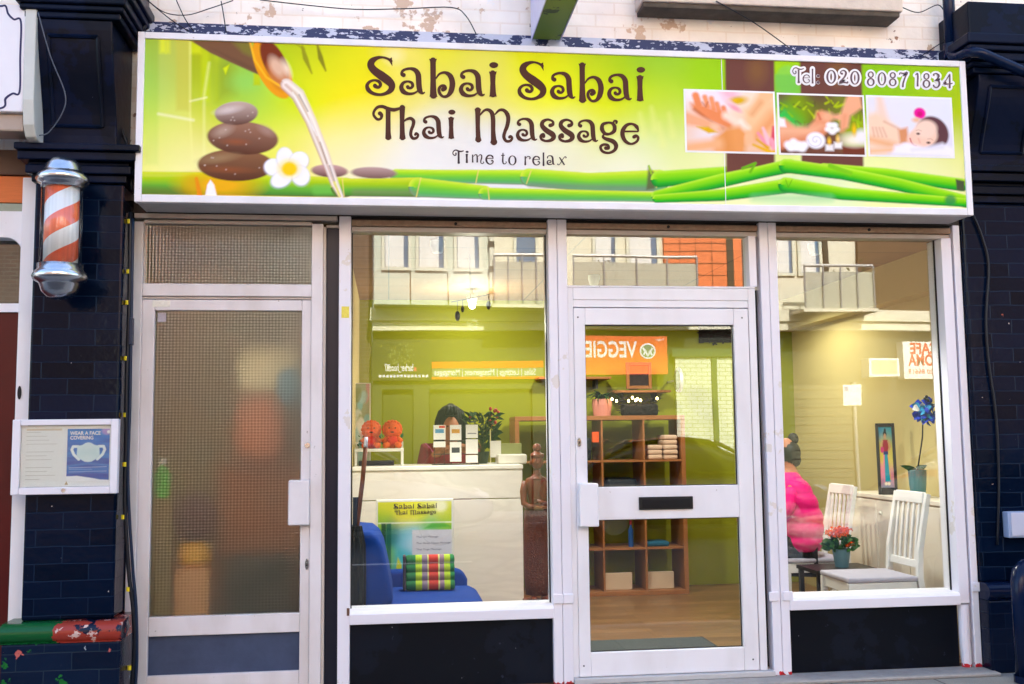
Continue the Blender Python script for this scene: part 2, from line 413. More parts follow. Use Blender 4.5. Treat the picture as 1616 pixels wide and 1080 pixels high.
# ------------------------------------------------------------------ the building
cream_brick = brick_mat('cream_painted_brick', lin(250, 240, 226), lin(246, 234, 220), lin(242, 227, 209), .225, .075, .006, .6, .26,
    chips=((lin(206, 176, 150), 4, .60, 3.), (lin(150, 110, 84), 9, .68, 13.), (lin(110, 84, 70), 22, .70, 9.), (lin(244, 238, 232), 6, .66, 5.)), rough_bump=.35)
upper = MB().box(-7, 9, .03, 8.0, 2.66, 9.6).build('upper_storey_wall', cream_brick)
tag(upper, 'cream painted brick upper wall above the long green sign', 'brick wall')
navy_tile = brick_mat('navy_glazed_brick', lin(2, 10, 26), lin(6, 20, 43), lin(18, 34, 56), .26, .0845, .003, .13, .5, spec=.12,
    chips=((lin(196, 186, 182), 26, .735, 2.), (lin(176, 90, 72), 17, .735, 6.)), rough_bump=.16)
navy = mat('navy_gloss_paint', lin(6, 22, 52), .22, noise=.35, nscale=4, bump=.08, bscale=14, spec=.2)
def worn_navy():
    m, nt, b = nodes_of('worn_navy'); g = N(nt, 'ShaderNodeNewGeometry')
    c = chip_layer(nt, g.outputs['Position'], lin(7, 18, 42), lin(4, 12, 28), 3, .5, 1.)
    c = chip_layer(nt, g.outputs['Position'], c, lin(186, 160, 130), 9, .76, 4.)
    c = chip_layer(nt, g.outputs['Position'], c, lin(150, 150, 160), 22, .77, 8.)
    nt.links.new(c, b.inputs['Base Color']); b.inputs['Roughness'].default_value = .3; b.inputs['Specular IOR Level'].default_value = .10
    n3 = N(nt, 'ShaderNodeTexNoise'); n3.inputs['Scale'].default_value = 13; nt.links.new(g.outputs['Position'], n3.inputs['Vector'])
    bp = N(nt, 'ShaderNodeBump'); bp.inputs['Strength'].default_value = .2; bp.inputs['Distance'].default_value = .01; nt.links.new(n3.outputs['Fac'], bp.inputs['Height']); nt.links.new(bp.outputs[0], b.inputs['Normal'])
    return m
worn = worn_navy()

# navy band of flaking paint that runs over the sign
m, nt, b = nodes_of('peeling_band'); g = N(nt, 'ShaderNodeNewGeometry')
mp = N(nt, 'ShaderNodeMapping'); mp.inputs['Scale'].default_value = (1, 1, 2.2); nt.links.new(g.outputs['Position'], mp.inputs[0])
c = chip_layer(nt, mp.outputs[0], lin(26, 40, 84), lin(190, 194, 210), 7, .535, 2., 9)
c = chip_layer(nt, mp.outputs[0], c, lin(196, 200, 214), 30, .60, 7., 6)
nt.links.new(c, b.inputs['Base Color']); b.inputs['Roughness'].default_value = .6
band = MB().box(-1.46, 3.44, -.012, .029, 3.50, 3.660).build('painted_band', m)
tag(band, 'strip of flaking navy paint along the wall just above the green sign', 'paint band')

# stone window sill high on the right
st = mat('stone', lin(216, 200, 182), .8, noise=.3, nscale=7, bump=.5, bscale=25)
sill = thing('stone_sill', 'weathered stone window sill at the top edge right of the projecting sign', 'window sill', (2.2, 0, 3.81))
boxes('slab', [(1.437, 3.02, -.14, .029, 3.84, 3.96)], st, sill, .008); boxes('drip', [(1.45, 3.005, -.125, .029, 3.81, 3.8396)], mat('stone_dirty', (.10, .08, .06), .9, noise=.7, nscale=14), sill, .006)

# projecting box sign overhead
ps = thing('projecting_sign', 'green undersided projecting box sign sticking out above the shop sign', 'projecting sign', (.83, -.3, 3.56))
pg = ax(838, 62, -.02); pz = az(862, 64, -.02)
m, nt, b = nodes_of('green_ribbed'); g = N(nt, 'ShaderNodeNewGeometry')
c = chip_layer(nt, g.outputs['Position'], lin(120, 140, 40), lin(70, 80, 30), 6, .55, 1.); nt.links.new(c, b.inputs['Base Color']); b.inputs['Roughness'].default_value = .5
boxes('box_body', [(pg+.006, pg+.165, -.95, -.03, pz, pz+.55)], m, ps, .004)
boxes('side_panel', [(pg, pg+.0055, -.955, -.02, pz-.004, pz+.56), (pg+.1655, pg+.171, -.955, -.02, pz-.004, pz+.56)], mat('lilac_panel', lin(206, 200, 224), .35, noise=.2, nscale=16), ps, 0)
boxes('wall_bracket', [(pg+.03, pg+.14, -.0295, .029, pz+.01, pz+.3)], mat('dark_metal', (.03, .03, .035), .4), ps, .004)

# ------------------------------------------------------------------ pilasters
def pilaster(label, xa, xb, yf, yfp, zp, cap, corb, plinth_mat, ovl=.06):
    t = thing('pilaster', label, 'pilaster', ((xa+xb)/2, yf, 0))
    bvl = boxes('shaft', [(xa, xb, yf, .028, zp, cap[0])], navy_tile, t, .012)
    pr = [(yfp, 0), (yfp, zp-.085)] + [(yfp-.022+.0+ .045-.045*math.cos(q), zp-.085+.0425+.0425*math.sin(q)-0) for q in []]
    # plinth: brick body under a rolled top course
    boxes('plinth', [(xa-ovl, xb+.055, yfp, .028, 0, zp-.095)], plinth_mat[0], t, .01)
    roll = [(.028, zp-.0946), (yfp-.004, zp-.0946)] + [(yfp-.012+.055*(1-math.cos(q)), zp-.0946+.045+.05*math.sin(q)) for q in [R(d) for d in range(-55, 91, 12)]] + [(.028, zp+.0005)]
    MB().prism(roll, xa-ovl*1.12, xb+.062, 'x').build('plinth_roll', plinth_mat[1], t, .012, smooth=False)
    z = cap[0]; c = MB()
    steps = [(0.0, .018, .035), (.018, .035, .05), (.035, .07, .022), (.07, .095, .06)]
    h = (cap[1]-cap[0]); o = [(.015, .22), (.04, .24), (.028, .10), (.07, .25), (.095, .19)]; zz = z
    for d, fr in o:
        c.box(xa-min(d, ovl+.02), xb+d, yf-d, .028, zz+.0006, zz+h*fr); zz += h*fr
    c.build('capital', worn, t, .006)
    (z0_, z1_, d0, d1) = corb
    prof = [(.028, z0_+.001)]
    for i in range(13):
        s_ = i/12; yy = yf-(d0+(d1-d0)*(s_*s_*(3-2*s_))) ; prof.append((yy, z0_+.001+(z1_-z0_)*s_))
    prof.append((.028, z1_))
    MB().prism(prof, xa+.03, xb-.03, 'x').build('console', worn, t, .006)
    # raised moulding on the console face
    fil = MB(); w = (xb-xa-.06)
    def face(s_): return yf-(d0+(d1-d0)*(s_*s_*(3-2*s_)))
    for e in (0, 1):
        xx = xa+.03+(.07 if e == 0 else w-.07)
        fil.tube([(xx, face(s_)-.002, z0_+(z1_-z0_)*s_) for s_ in [.16+.07*i for i in range(11)]], .011, 6)
    for s_ in (.16, .86): fil.tube([(xa+.10, face(s_)-.002, z0_+(z1_-z0_)*s_), (xb-.10, face(s_)-.002, z0_+(z1_-z0_)*s_)], .011, 6)
    fil.build('console_moulding', worn, t)
    c = MB(); zz = z1_
    for d, hh in ((.02, .035), (.05, .03), (.075, .05), (.11, .035), (.14, .06), (.09, .20)):
        c.box(xa-d*.6, xb+d*.6, yf-d1-d*.7, .0285, zz+.0006, zz+hh); zz += hh
    c.build('cornice', worn, t, .008)
    return t

def flaky(name, base, layers, rough=.3):
    m, nt, b = nodes_of(name); g = N(nt, 'ShaderNodeNewGeometry'); c = base
    for (col, sc, th, sd) in layers: c = chip_layer(nt, g.outputs['Position'], c, col, sc, th, sd, 7)
    nt.links.new(c, b.inputs['Base Color']); b.inputs['Roughness'].default_value = rough; b.inputs['Coat Weight'].default_value = .2
    n3 = N(nt, 'ShaderNodeTexNoise'); n3.inputs['Scale'].default_value = 24; nt.links.new(g.outputs['Position'], n3.inputs['Vector'])
    bp = N(nt, 'ShaderNodeBump'); bp.inputs['Strength'].default_value = .25; bp.inputs['Distance'].default_value = .008; nt.links.new(n3.outputs['Fac'], bp.inputs['Height']); nt.links.new(bp.outputs[0], b.inputs['Normal'])
    return m
def roll_paint():
    """the old rolled course: green gloss at one end, flaked to red and white at the other"""
    m, nt, b = nodes_of('green_red_roll'); L = nt.links.new; g = N(nt, 'ShaderNodeNewGeometry'); s = N(nt, 'ShaderNodeSeparateXYZ'); L(g.outputs['Position'], s.inputs[0])
    red = chip_layer(nt, g.outputs['Position'], lin(150, 56, 44), lin(10, 22, 46), 8, .52, 3., 8)
    red = chip_layer(nt, g.outputs['Position'], red, lin(206, 180, 172), 15, .60, 8., 8)
    wn = N(nt, 'ShaderNodeTexNoise'); wn.inputs['Scale'].default_value = 16; wn.inputs['Detail'].default_value = 4; L(g.outputs['Position'], wn.inputs['Vector'])
    ad = N(nt, 'ShaderNodeMath', operation='MULTIPLY_ADD'); L(wn.outputs['Fac'], ad.inputs[0]); ad.inputs[1].default_value = .16; L(s.outputs[0], ad.inputs[2])
    gt = N(nt, 'ShaderNodeMath', operation='GREATER_THAN'); L(ad.outputs[0], gt.inputs[0]); gt.inputs[1].default_value = -1.545
    mx = N(nt, 'ShaderNodeMix', data_type='RGBA'); L(gt.outputs[0], mx.inputs[0]); mx.inputs[6].default_value = lin(14, 84, 42); L(red, mx.inputs[7])
    gt2 = N(nt, 'ShaderNodeMath', operation='GREATER_THAN'); L(ad.outputs[0], gt2.inputs[0]); gt2.inputs[1].default_value = -1.20
    m2 = N(nt, 'ShaderNodeMix', data_type='RGBA'); L(gt2.outputs[0], m2.inputs[0]); L(mx.outputs[2], m2.inputs[6]); m2.inputs[7].default_value = lin(22, 38, 62)
    L(m2.outputs[2], b.inputs['Base Color']); b.inputs['Roughness'].default_value = .2; b.inputs['Specular IOR Level'].default_value = .3
    n3 = N(nt, 'ShaderNodeTexNoise'); n3.inputs['Scale'].default_value = 30; L(g.outputs['Position'], n3.inputs['Vector'])
    bp = N(nt, 'ShaderNodeBump'); bp.inputs['Strength'].default_value = .15; bp.inputs['Distance'].default_value = .008; L(n3.outputs['Fac'], bp.inputs['Height']); L(bp.outputs[0], b.inputs['Normal'])
    return m
plinth_l = brick_mat('green_stained_brick', lin(10, 22, 42), lin(14, 30, 54), lin(30, 44, 60), .26, .085, .003, .25, .3, spec=.12,
    chips=((lin(30, 104, 44), 5.5, .63, 12.), (lin(186, 96, 90), 12, .70, 4.), (lin(150, 160, 170), 20, .72, 5.)))
pilaster('left navy glazed brick pilaster behind the barber pole with flaking green and red base', -1.815, -1.372, -.2, -.285, .475, (2.70, 2.885), (2.885, 3.50, .05, .19), (plinth_l, roll_paint()))
plinth_r = brick_mat('navy_plinth_brick', lin(4, 15, 36), lin(6, 19, 42), lin(10, 26, 48), .26, .085, .003, .16, .25, spec=.15, chips=((lin(190, 190, 200), 17, .76, 3.),))
pilaster('right navy glazed brick pilaster beside the downpipe at the far right', 3.386, 3.85, -.03, -.10, .50, (2.72, 2.93), (2.93, 3.44, .05, .20), (plinth_r, navy), ovl=.003)
# ------------------------------------------------------------------ lettering drawn stroke by stroke (curly display face)
# a glyph = (bounding box, strokes, solid shapes); a stroke is a list of (x, y, width), y downwards
def ring(cx, cy, rx, ry, thick, thin, n=20, a0=0, a1=360):
    out = []
    for i in range(n+1):
        q = R(a0+(a1-a0)*i/n); out.append((cx+rx*math.cos(q), cy+ry*math.sin(q), thin+(thick-thin)*abs(math.cos(q))**1.5))
    return out
def dot(cx, cy, rx, ry, n=18): return [(cx+rx*math.cos(2*math.pi*i/n), cy+ry*math.sin(2*math.pi*i/n)) for i in range(n)]
GL = {
 'S': ((40, 55, 345, 460), [[(300,108,30),(265,84,24),(215,70,22),(160,77,38),(110,107,64),(96,150,72),(132,202,78),(200,252,88),(268,302,86),(306,347,72),(298,395,58),(250,430,36),(190,444,28),(120,432,34),(72,395,46),(60,350,36),(87,314,28),(135,300,24),(178,314,34),(193,345,34),(175,370,30),(145,362,40),(138,354,42)]], [[(282,84),(308,70),(313,160),(286,118)]]),
 'a': ((380, 175, 640, 445), [[(425,248,44),(408,240,32),(412,212,28),(440,192,26),(490,183,28),(540,198,46),(570,240,56),(576,300,56),(580,360,56),(590,405,52),(615,430,26),(640,418,8)], [(572,402,14),(530,430,24),(470,435,32),(422,413,50),(402,370,44),(422,327,32),(465,312,22),(505,325,30),(516,355,32),(498,378,26),(472,374,34),(466,366,36)]], []),
 'b': ((680, 80, 943, 478), [[(720,100,62),(720,140,56),(721,300,54),(722,400,62),(724,450,72)], [(746,285,14),(785,236,22),(840,222,30),(892,256,52),(914,330,58),(900,408,54),(865,456,34),(820,463,26),(787,430,32),(779,390,32),(798,360,28),(830,357,34),(842,380,38),(820,392,44)]], [[(680,82),(720,90),(760,82),(748,115),(692,115)], [(684,464),(692,430),(752,430),(766,466)]]),
 'i': ((1275, 115, 1375, 464), [[(1318,230,60),(1319,330,50),(1320,440,64)]], [dot(1328,148,45,30), [(1280,212),(1318,220),(1358,210),(1350,245),(1288,245)], [(1284,464),(1292,425),(1350,425),(1358,464)]]),
 'T': ((108, 552, 400, 886), [[(188,632,44),(205,652,34),(195,685,26),(160,690,28),(126,650,26),(130,610,26),(165,570,30),(215,564,34),(270,585,38),(330,596,38),(398,578,24)], [(270,600,50),(270,700,48),(270,820,52),(272,870,62)]], [[(240,886),(246,850),(298,850),(304,886)]]),
 'h': ((382, 562, 585, 905), [[(412,575,58),(410,700,46),(412,820,50),(414,872,60)], [(428,712,14),(455,692,24),(495,682,32),(524,707,36),(520,752,34),(502,800,32),(497,848,32),(520,883,30),(558,875,26),(570,848,24),(552,832,26),(542,845,26)]], [[(384,568),(412,576),(442,566),(434,600),(390,600)], [(382,886),(388,850),(440,850),(446,886)]]),
 'M': ((1135, 582, 1520, 928), [[(1168,600,60),(1168,640,50),(1168,760,44),(1172,860,48),(1174,895,60)], [(1186,655,14),(1230,606,24),(1270,596,32),(1308,625,44),(1321,690,46),(1322,800,44),(1327,890,54),(1330,918,68)], [(1338,645,14),(1385,600,26),(1430,602,34),(1464,640,44),(1474,690,42),(1462,760,40),(1440,815,34),(1430,868,34),(1452,908,30),(1493,908,28),(1512,880,26),(1498,862,28),(1486,870,30)]], [[(1136,586),(1168,594),(1202,586),(1194,620),(1142,620)], [(1140,906),(1146,872),(1198,872),(1206,906)], [(1292,928),(1302,895),(1354,895),(1364,928)]]),
 's': ((325, 690, 485, 912), [[(432,752,38),(456,742,34),(458,716,24),(430,698,22),(395,696,26),(358,717,38),(352,755,44),(392,800,52),(452,840,56),(464,872,48),(440,898,34),(390,907,24),(348,890,28),(337,858,26),(362,842,34),(366,860,36)]], []),
 'g': ((925, 700, 1115, 1042), [[(1015,724,22),(962,742,34),(952,790,44),(982,834,34),(1030,837,26),(1073,808,40),(1076,760,40),(1050,730,26),(1015,724,22)], [(1062,732,18),(1076,707,20),(1098,712,24),(1096,728,22)], [(978,838,14),(960,864,24),(988,886,34),(1060,912,46),(1092,952,44),(1078,1000,32),(1020,1028,24),(958,1013,28),(937,970,28),(965,945,26),(1008,950,28),(1018,980,28),(990,980,38)]], []),
 'e': ((1136, 725, 1328, 948), [[(1165,814,18),(1240,812,18),(1316,814,14)], [(1318,816,8),(1300,768,38),(1255,738,22),(1200,750,34),(1162,800,44),(1160,860,44),(1190,914,36),(1245,938,22),(1298,915,26),(1315,878,26),(1294,858,32),(1272,868,36)]], []),
 'm': ((330, 140, 495, 268), [[(352,150,16),(352,200,16),(354,248,20)], [(362,175,6),(382,152,10),(402,156,16),(408,185,18),(408,248,20)], [(418,175,6),(440,152,10),(460,160,16),(462,190,16),(452,225,15),(452,250,12),(470,262,10),(488,248,9),(480,238,10)]], []),
 't': ((695, 128, 765, 270), [[(720,128,10),(720,160,16),(718,230,20),(728,260,14),(750,260,10),(762,242,9),(752,236,10)], [(697,160,10),(742,158,9)]], []),
 'o': ((785, 160, 885, 278), [ring(835, 219, 40, 54, 22, 8)], []),
 'r': ((970, 165, 1060, 278), [[(990,170,18),(990,220,17),(990,270,24)], [(998,195,6),(1020,172,10),(1046,178,14),(1052,196,14),(1040,202,16)]], []),
 'l': ((1200, 120, 1226, 282), [[(1212,124,20),(1212,200,18),(1213,276,24)]], []),
 'x': ((1378, 168, 1495, 285), [[(1405,180,12),(1435,225,20),(1468,276,16)], [(1480,192,14),(1488,180,10),(1472,174,9),(1450,200,9),(1420,250,9),(1400,272,9),(1384,270,10),(1388,258,12)]], []),
 ':': ((285, 140, 312, 226), [], [dot(298, 154, 14, 14), dot(298, 212, 14, 14)]),
 '0': ((365, 85, 470, 228), [ring(417, 156, 38, 60, 26, 12)], []),
 '2': ((480, 90, 575, 222), [[(515,128,26),(500,118,14),(510,102,12),(535,98,16),(553,120,26),(540,155,22),(510,190,18),(492,208,14),(530,205,18),(566,212,18),(568,196,10)]], []),
 '8': ((740, 105, 820, 245), [ring(780, 138, 22, 25, 18, 12), ring(780, 206, 28, 32, 22, 12)], []),
 '7': ((1040, 110, 1130, 255), [[(1048,138,10),(1052,120,14),(1085,124,16),(1120,118,14),(1100,160,18),(1082,210,22),(1078,246,24)]], []),
 '1': ((1185, 115, 1235, 255), [[(1192,140,10),(1212,124,16),(1216,160,22),(1214,210,20),(1214,246,24)]], []),
 '3': ((1350, 120, 1430, 270), [[(1366,146,22),(1362,132,14),(1390,126,14),(1410,145,24),(1400,172,18),(1384,184,12),(1408,196,20),(1416,228,26),(1394,258,16),(1366,250,16),(1362,232,20)]], []),
 '4': ((1445, 120, 1540, 262), [[(1512,130,16),(1480,180,12),(1454,218,13),(1500,222,16),(1536,216,14)], [(1510,135,18),(1510,200,22),(1510,255,24)]], []),
}

def spline(pts, k=6):
    if len(pts) < 3: return pts
    P = [np.array(p, float) for p in pts]; out = []
    for i in range(len(P)-1):
        a, b, c, d = P[max(i-1, 0)], P[i], P[i+1], P[min(i+2, len(P)-1)]
        for j in range(k):
            t = j/k
            q = .5*((2*b)+(-a+c)*t+(2*a-5*b+4*c-d)*t*t+(-a+3*b-3*c+d)*t**3)
            q[2] = b[2]*(1-t)+c[2]*t; out.append(q)
    out.append(P[-1]); return out

class Letters:
    """collects glyphs as thin inked shapes; place() maps drawing units to the surface; every shape sits a hair above the one before"""
    def __init__(s, place): s.place = place; s.mb = MB(); s.k = 0
    def shape(s, pts):
        s.mb.add([s.place(x, y, s.k) for x, y in pts], [tuple(range(len(pts)))]); s.k += 1
    def stroke(s, pts, grow=0., k=6):
        q = spline(pts, k); vs = []
        for i, p in enumerate(q):
            a, b = q[max(i-1, 0)], q[min(i+1, len(q)-1)]; dx, dy = b[0]-a[0], b[1]-a[1]; L = math.hypot(dx, dy) or 1
            w = (p[2]+grow)/2; vs += [(p[0]-dy/L*w, p[1]+dx/L*w), (p[0]+dy/L*w, p[1]-dx/L*w)]
        n = len(q); s.mb.add([s.place(x, y, s.k) for x, y in vs], [(2*i, 2*i+1, 2*i+3, 2*i+2) for i in range(n-1)]); s.k += 1
        for e in (q[0], q[-1]):
            if e[2]+grow > 5*grow*0+3: s.shape(dot(e[0], e[1], (e[2]+grow)/2, (e[2]+grow)/2, 12))
    def glyph(s, ch, box, grow=0., wk=1.0, k=6):
        (x0, y0, x1, y1), strokes, solids = GL[ch]; X0, Y0, X1, Y1 = box
        fx, fy = (X1-X0)/(x1-x0), (Y1-Y0)/(y1-y0); fw = (abs(fx*fy))**.5*wk
        f = lambda p: (X0+(p[0]-x0)*fx, Y0+(p[1]-y0)*fy)
        for st in strokes: s.stroke([(*f(p), p[2]*fw) for p in st], grow, k)
        for so in solids:
            q = [f(p) for p in so]
            if grow:
                cx = sum(p[0] for p in q)/len(q); cy = sum(p[1] for p in q)/len(q)
                q = [(cx+(p[0]-cx)*(1+grow/30*.8), cy+(p[1]-cy)*(1+grow/30*.8)) for p in q]
            s.shape(q)
    def build(s, name, m, parent): return s.mb.build(name, m, parent, fix=False)

k1 = lambda x, y: (570+x/6.352, 80+y/6.352)
k2 = lambda x, y: (800+x/6.352, 80+y/6.352)
k3 = lambda x, y: (700+x/7.695, 225+y/7.695)
k4 = lambda x, y: (1240+x/5.855, 95+y/5.855)
def bx(f, x0, y0, x1, y1): return (*f(x0, y0), *f(x1, y1))
TITLE = [('S', bx(k1, 40,55,345,460)), ('a', bx(k1, 380,175,640,445)), ('b', bx(k1, 680,82,943,478)), ('a', bx(k1, 978,195,1238,465)), ('i', bx(k1, 1275,115,1375,464)),
         ('S', bx(k2, 105,105,398,503)), ('a', bx(k2, 430,220,685,490)), ('b', bx(k2, 715,130,970,522)), ('a', bx(k2, 1003,238,1250,506)), ('i', bx(k2, 1290,163,1386,506)),
         ('T', bx(k1, 108,552,400,886)), ('h', bx(k1, 382,562,585,905)), ('a', bx(k1, 608,655,830,886)), ('i', bx(k1, 866,592,946,884)), ('M', bx(k1, 1135,582,1520,928)),
         ('a', bx(k2, 88,680,302,910)), ('s', bx(k2, 325,690,487,914)), ('s', bx(k2, 513,692,675,917)), ('a', bx(k2, 700,696,912,922)), ('g', bx(k2, 925,700,1115,1042)), ('e', bx(k2, 1136,725,1328,948))]
TAGLINE = [('T', bx(k3, 105,90,245,256)), ('i', bx(k3, 263,103,305,250)), ('m', bx(k3, 330,140,495,266)), ('e', bx(k3, 507,150,608,272)), ('t', bx(k3, 695,128,766,270)),
           ('o', bx(k3, 785,160,885,280)), ('r', bx(k3, 972,165,1058,278)), ('e', bx(k3, 1075,165,1172,282)), ('l', bx(k3, 1200,120,1226,284)), ('a', bx(k3, 1250,160,1350,276)), ('x', bx(k3, 1378,170,1495,286))]
PHONE = [('T', bx(k4, 55,70,165,215)), ('e', bx(k4, 150,135,222,218)), ('l', bx(k4, 232,80,258,225)), (':', bx(k4, 283,136,312,224)), ('0', bx(k4, 367,88,468,228)), ('2', bx(k4, 482,92,575,224)),
         ('0', bx(k4, 588,97,684,237)), ('8', bx(k4, 742,105,822,245)), ('0', bx(k4, 842,110,928,244)), ('8', bx(k4, 945,112,1025,246)), ('7', bx(k4, 1040,112,1130,256)),
         ('1', bx(k4, 1187,118,1235,256)), ('8', bx(k4, 1256,120,1336,262)), ('3', bx(k4, 1350,122,1430,268)), ('4', bx(k4, 1447,122,1540,264))]
# ------------------------------------------------------------------ the shop sign
def scuffed(name, base, dark, scuff):
    m, nt, b = nodes_of(name); L = nt.links.new; g = N(nt, 'ShaderNodeNewGeometry')
    mp = N(nt, 'ShaderNodeMapping'); mp.inputs['Scale'].default_value = (3, 3, 1.1); L(g.outputs['Position'], mp.inputs[0])
    nz = N(nt, 'ShaderNodeTexNoise'); nz.inputs['Scale'].default_value = 2; nz.inputs['Detail'].default_value = 7; L(mp.outputs[0], nz.inputs['Vector'])
    rp = N(nt, 'ShaderNodeValToRGB'); rp.color_ramp.elements[0].position = .42; rp.color_ramp.elements[1].position = .78; rp.color_ramp.elements[0].color = base; rp.color_ramp.elements[1].color = dark
    L(nz.outputs['Fac'], rp.inputs[0]); c = chip_layer(nt, g.outputs['Position'], rp.outputs[0], scuff, 26, .70, 4., 6)
    L(c, b.inputs['Base Color']); b.inputs['Roughness'].default_value = .38; b.inputs['Specular IOR Level'].default_value = .3
    n3 = N(nt, 'ShaderNodeTexNoise'); n3.inputs['Scale'].default_value = 22; L(g.outputs['Position'], n3.inputs['Vector'])
    bp = N(nt, 'ShaderNodeBump'); bp.inputs['Strength'].default_value = .05; bp.inputs['Distance'].default_value = .006; L(n3.outputs['Fac'], bp.inputs['Height']); L(bp.outputs[0], b.inputs['Normal'])
    return m
white = scuffed('white_paint', (.80, .79, .82, 1), (.72, .70, .71, 1), (.52, .48, .46, 1))
SY = -.25
def survey(P):
    d = P - np.array(CAM); w = d@np.array(_f)
    return 808+1600*(d@np.array(_r))/w, 540-1600*(d@np.array(_u))/w
sign = thing('shop_sign', 'long white framed green bamboo sign above the shopfront with curly brown lettering', 'shop sign', (1.0, 0, 2.59))
x0, x1, z0, z1 = -1.306, 3.318, 2.592, 3.502
boxes('frame', frame_boxes(x0, x1, z0, z1, .036, .036, .040, .036, SY-.012, SY+.03), white, sign, .004)
boxes('casing', [(x0+.004, x1-.004, SY+.031, -.002, z0+.003, z1-.003)], mat('casing_grey', (.62, .60, .60), .5, noise=.2, nscale=9), sign, .003)

G_BG = [((230,70),(150,185,50)),((243,112),(140,210,115)),((235,150),(165,215,95)),((280,110),(175,180,50)),((296,90),(165,165,30)),((235,200),(205,225,90)),((240,250),(245,245,150)),
 ((300,200),(232,228,110)),((300,250),(250,245,180)),((320,100),(190,205,60)),((335,170),(205,212,60)),((350,140),(160,195,60)),((385,128),(140,200,95)),((402,150),(150,215,110)),((430,170),(205,228,60)),
 ((425,220),(232,238,90)),((462,230),(247,238,140)),((478,80),(165,190,45)),((520,85),(205,212,25)),((555,120),(240,230,10)),((500,130),(235,235,25)),((550,170),(250,236,80)),((545,232),(250,242,190)),((470,150),(215,232,45)),
 ((560,70),(210,222,40)),((600,90),(232,222,30)),((622,88),(246,232,150)),((700,75),(226,226,60)),((760,80),(224,224,100)),((570,150),(246,226,50)),((572,200),(246,236,140)),((650,130),(236,226,110)),((750,130),(232,222,120)),
 ((600,240),(242,238,215)),((700,220),(234,232,225)),((800,240),(230,230,232)),((850,80),(225,232,20)),((830,140),(236,232,100)),((872,130),(236,242,20)),((920,90),(192,216,40)),((980,80),(170,205,60)),((1030,85),(140,196,70)),
 ((1062,100),(165,210,80)),((950,180),(225,230,40)),((1000,170),(200,222,50)),((1050,160),(186,216,60)),((900,230),(234,234,202)),((1000,238),(236,240,205)),((1060,232),(226,236,170)),((1062,190),(206,226,100)),
 ((1110,110),(150,202,50)),((1130,130),(162,212,50)),((1110,262),(236,242,170)),((1140,255),(236,240,190)),((1400,112),(140,196,50)),((1450,122),(150,196,40)),((1510,115),(162,196,40)),((1513,200),(166,190,20)),
 ((1513,250),(236,236,150)),((1400,268),(236,242,170)),((1480,272),(238,242,190)),((650,270),(240,240,235)),((1000,300),(240,240,220)),((1300,300),(225,240,190))]
BAM = [(-1, (214, 232, 90)), (-.5, (170, 222, 70)), (0, (120, 200, 75)), (.55, (95, 180, 95)), (.85, (110, 165, 120)), (1, (110, 120, 70))]
BAMD = [(-1, (216, 224, 80)), (-.4, (170, 205, 60)), (.2, (110, 180, 70)), (.8, (80, 140, 60)), (1, (90, 90, 45))]
BAMR = [(-1, (190, 232, 90)), (-.5, (150, 220, 60)), (0, (110, 205, 40)), (.5, (60, 180, 60)), (1, (20, 120, 50))]
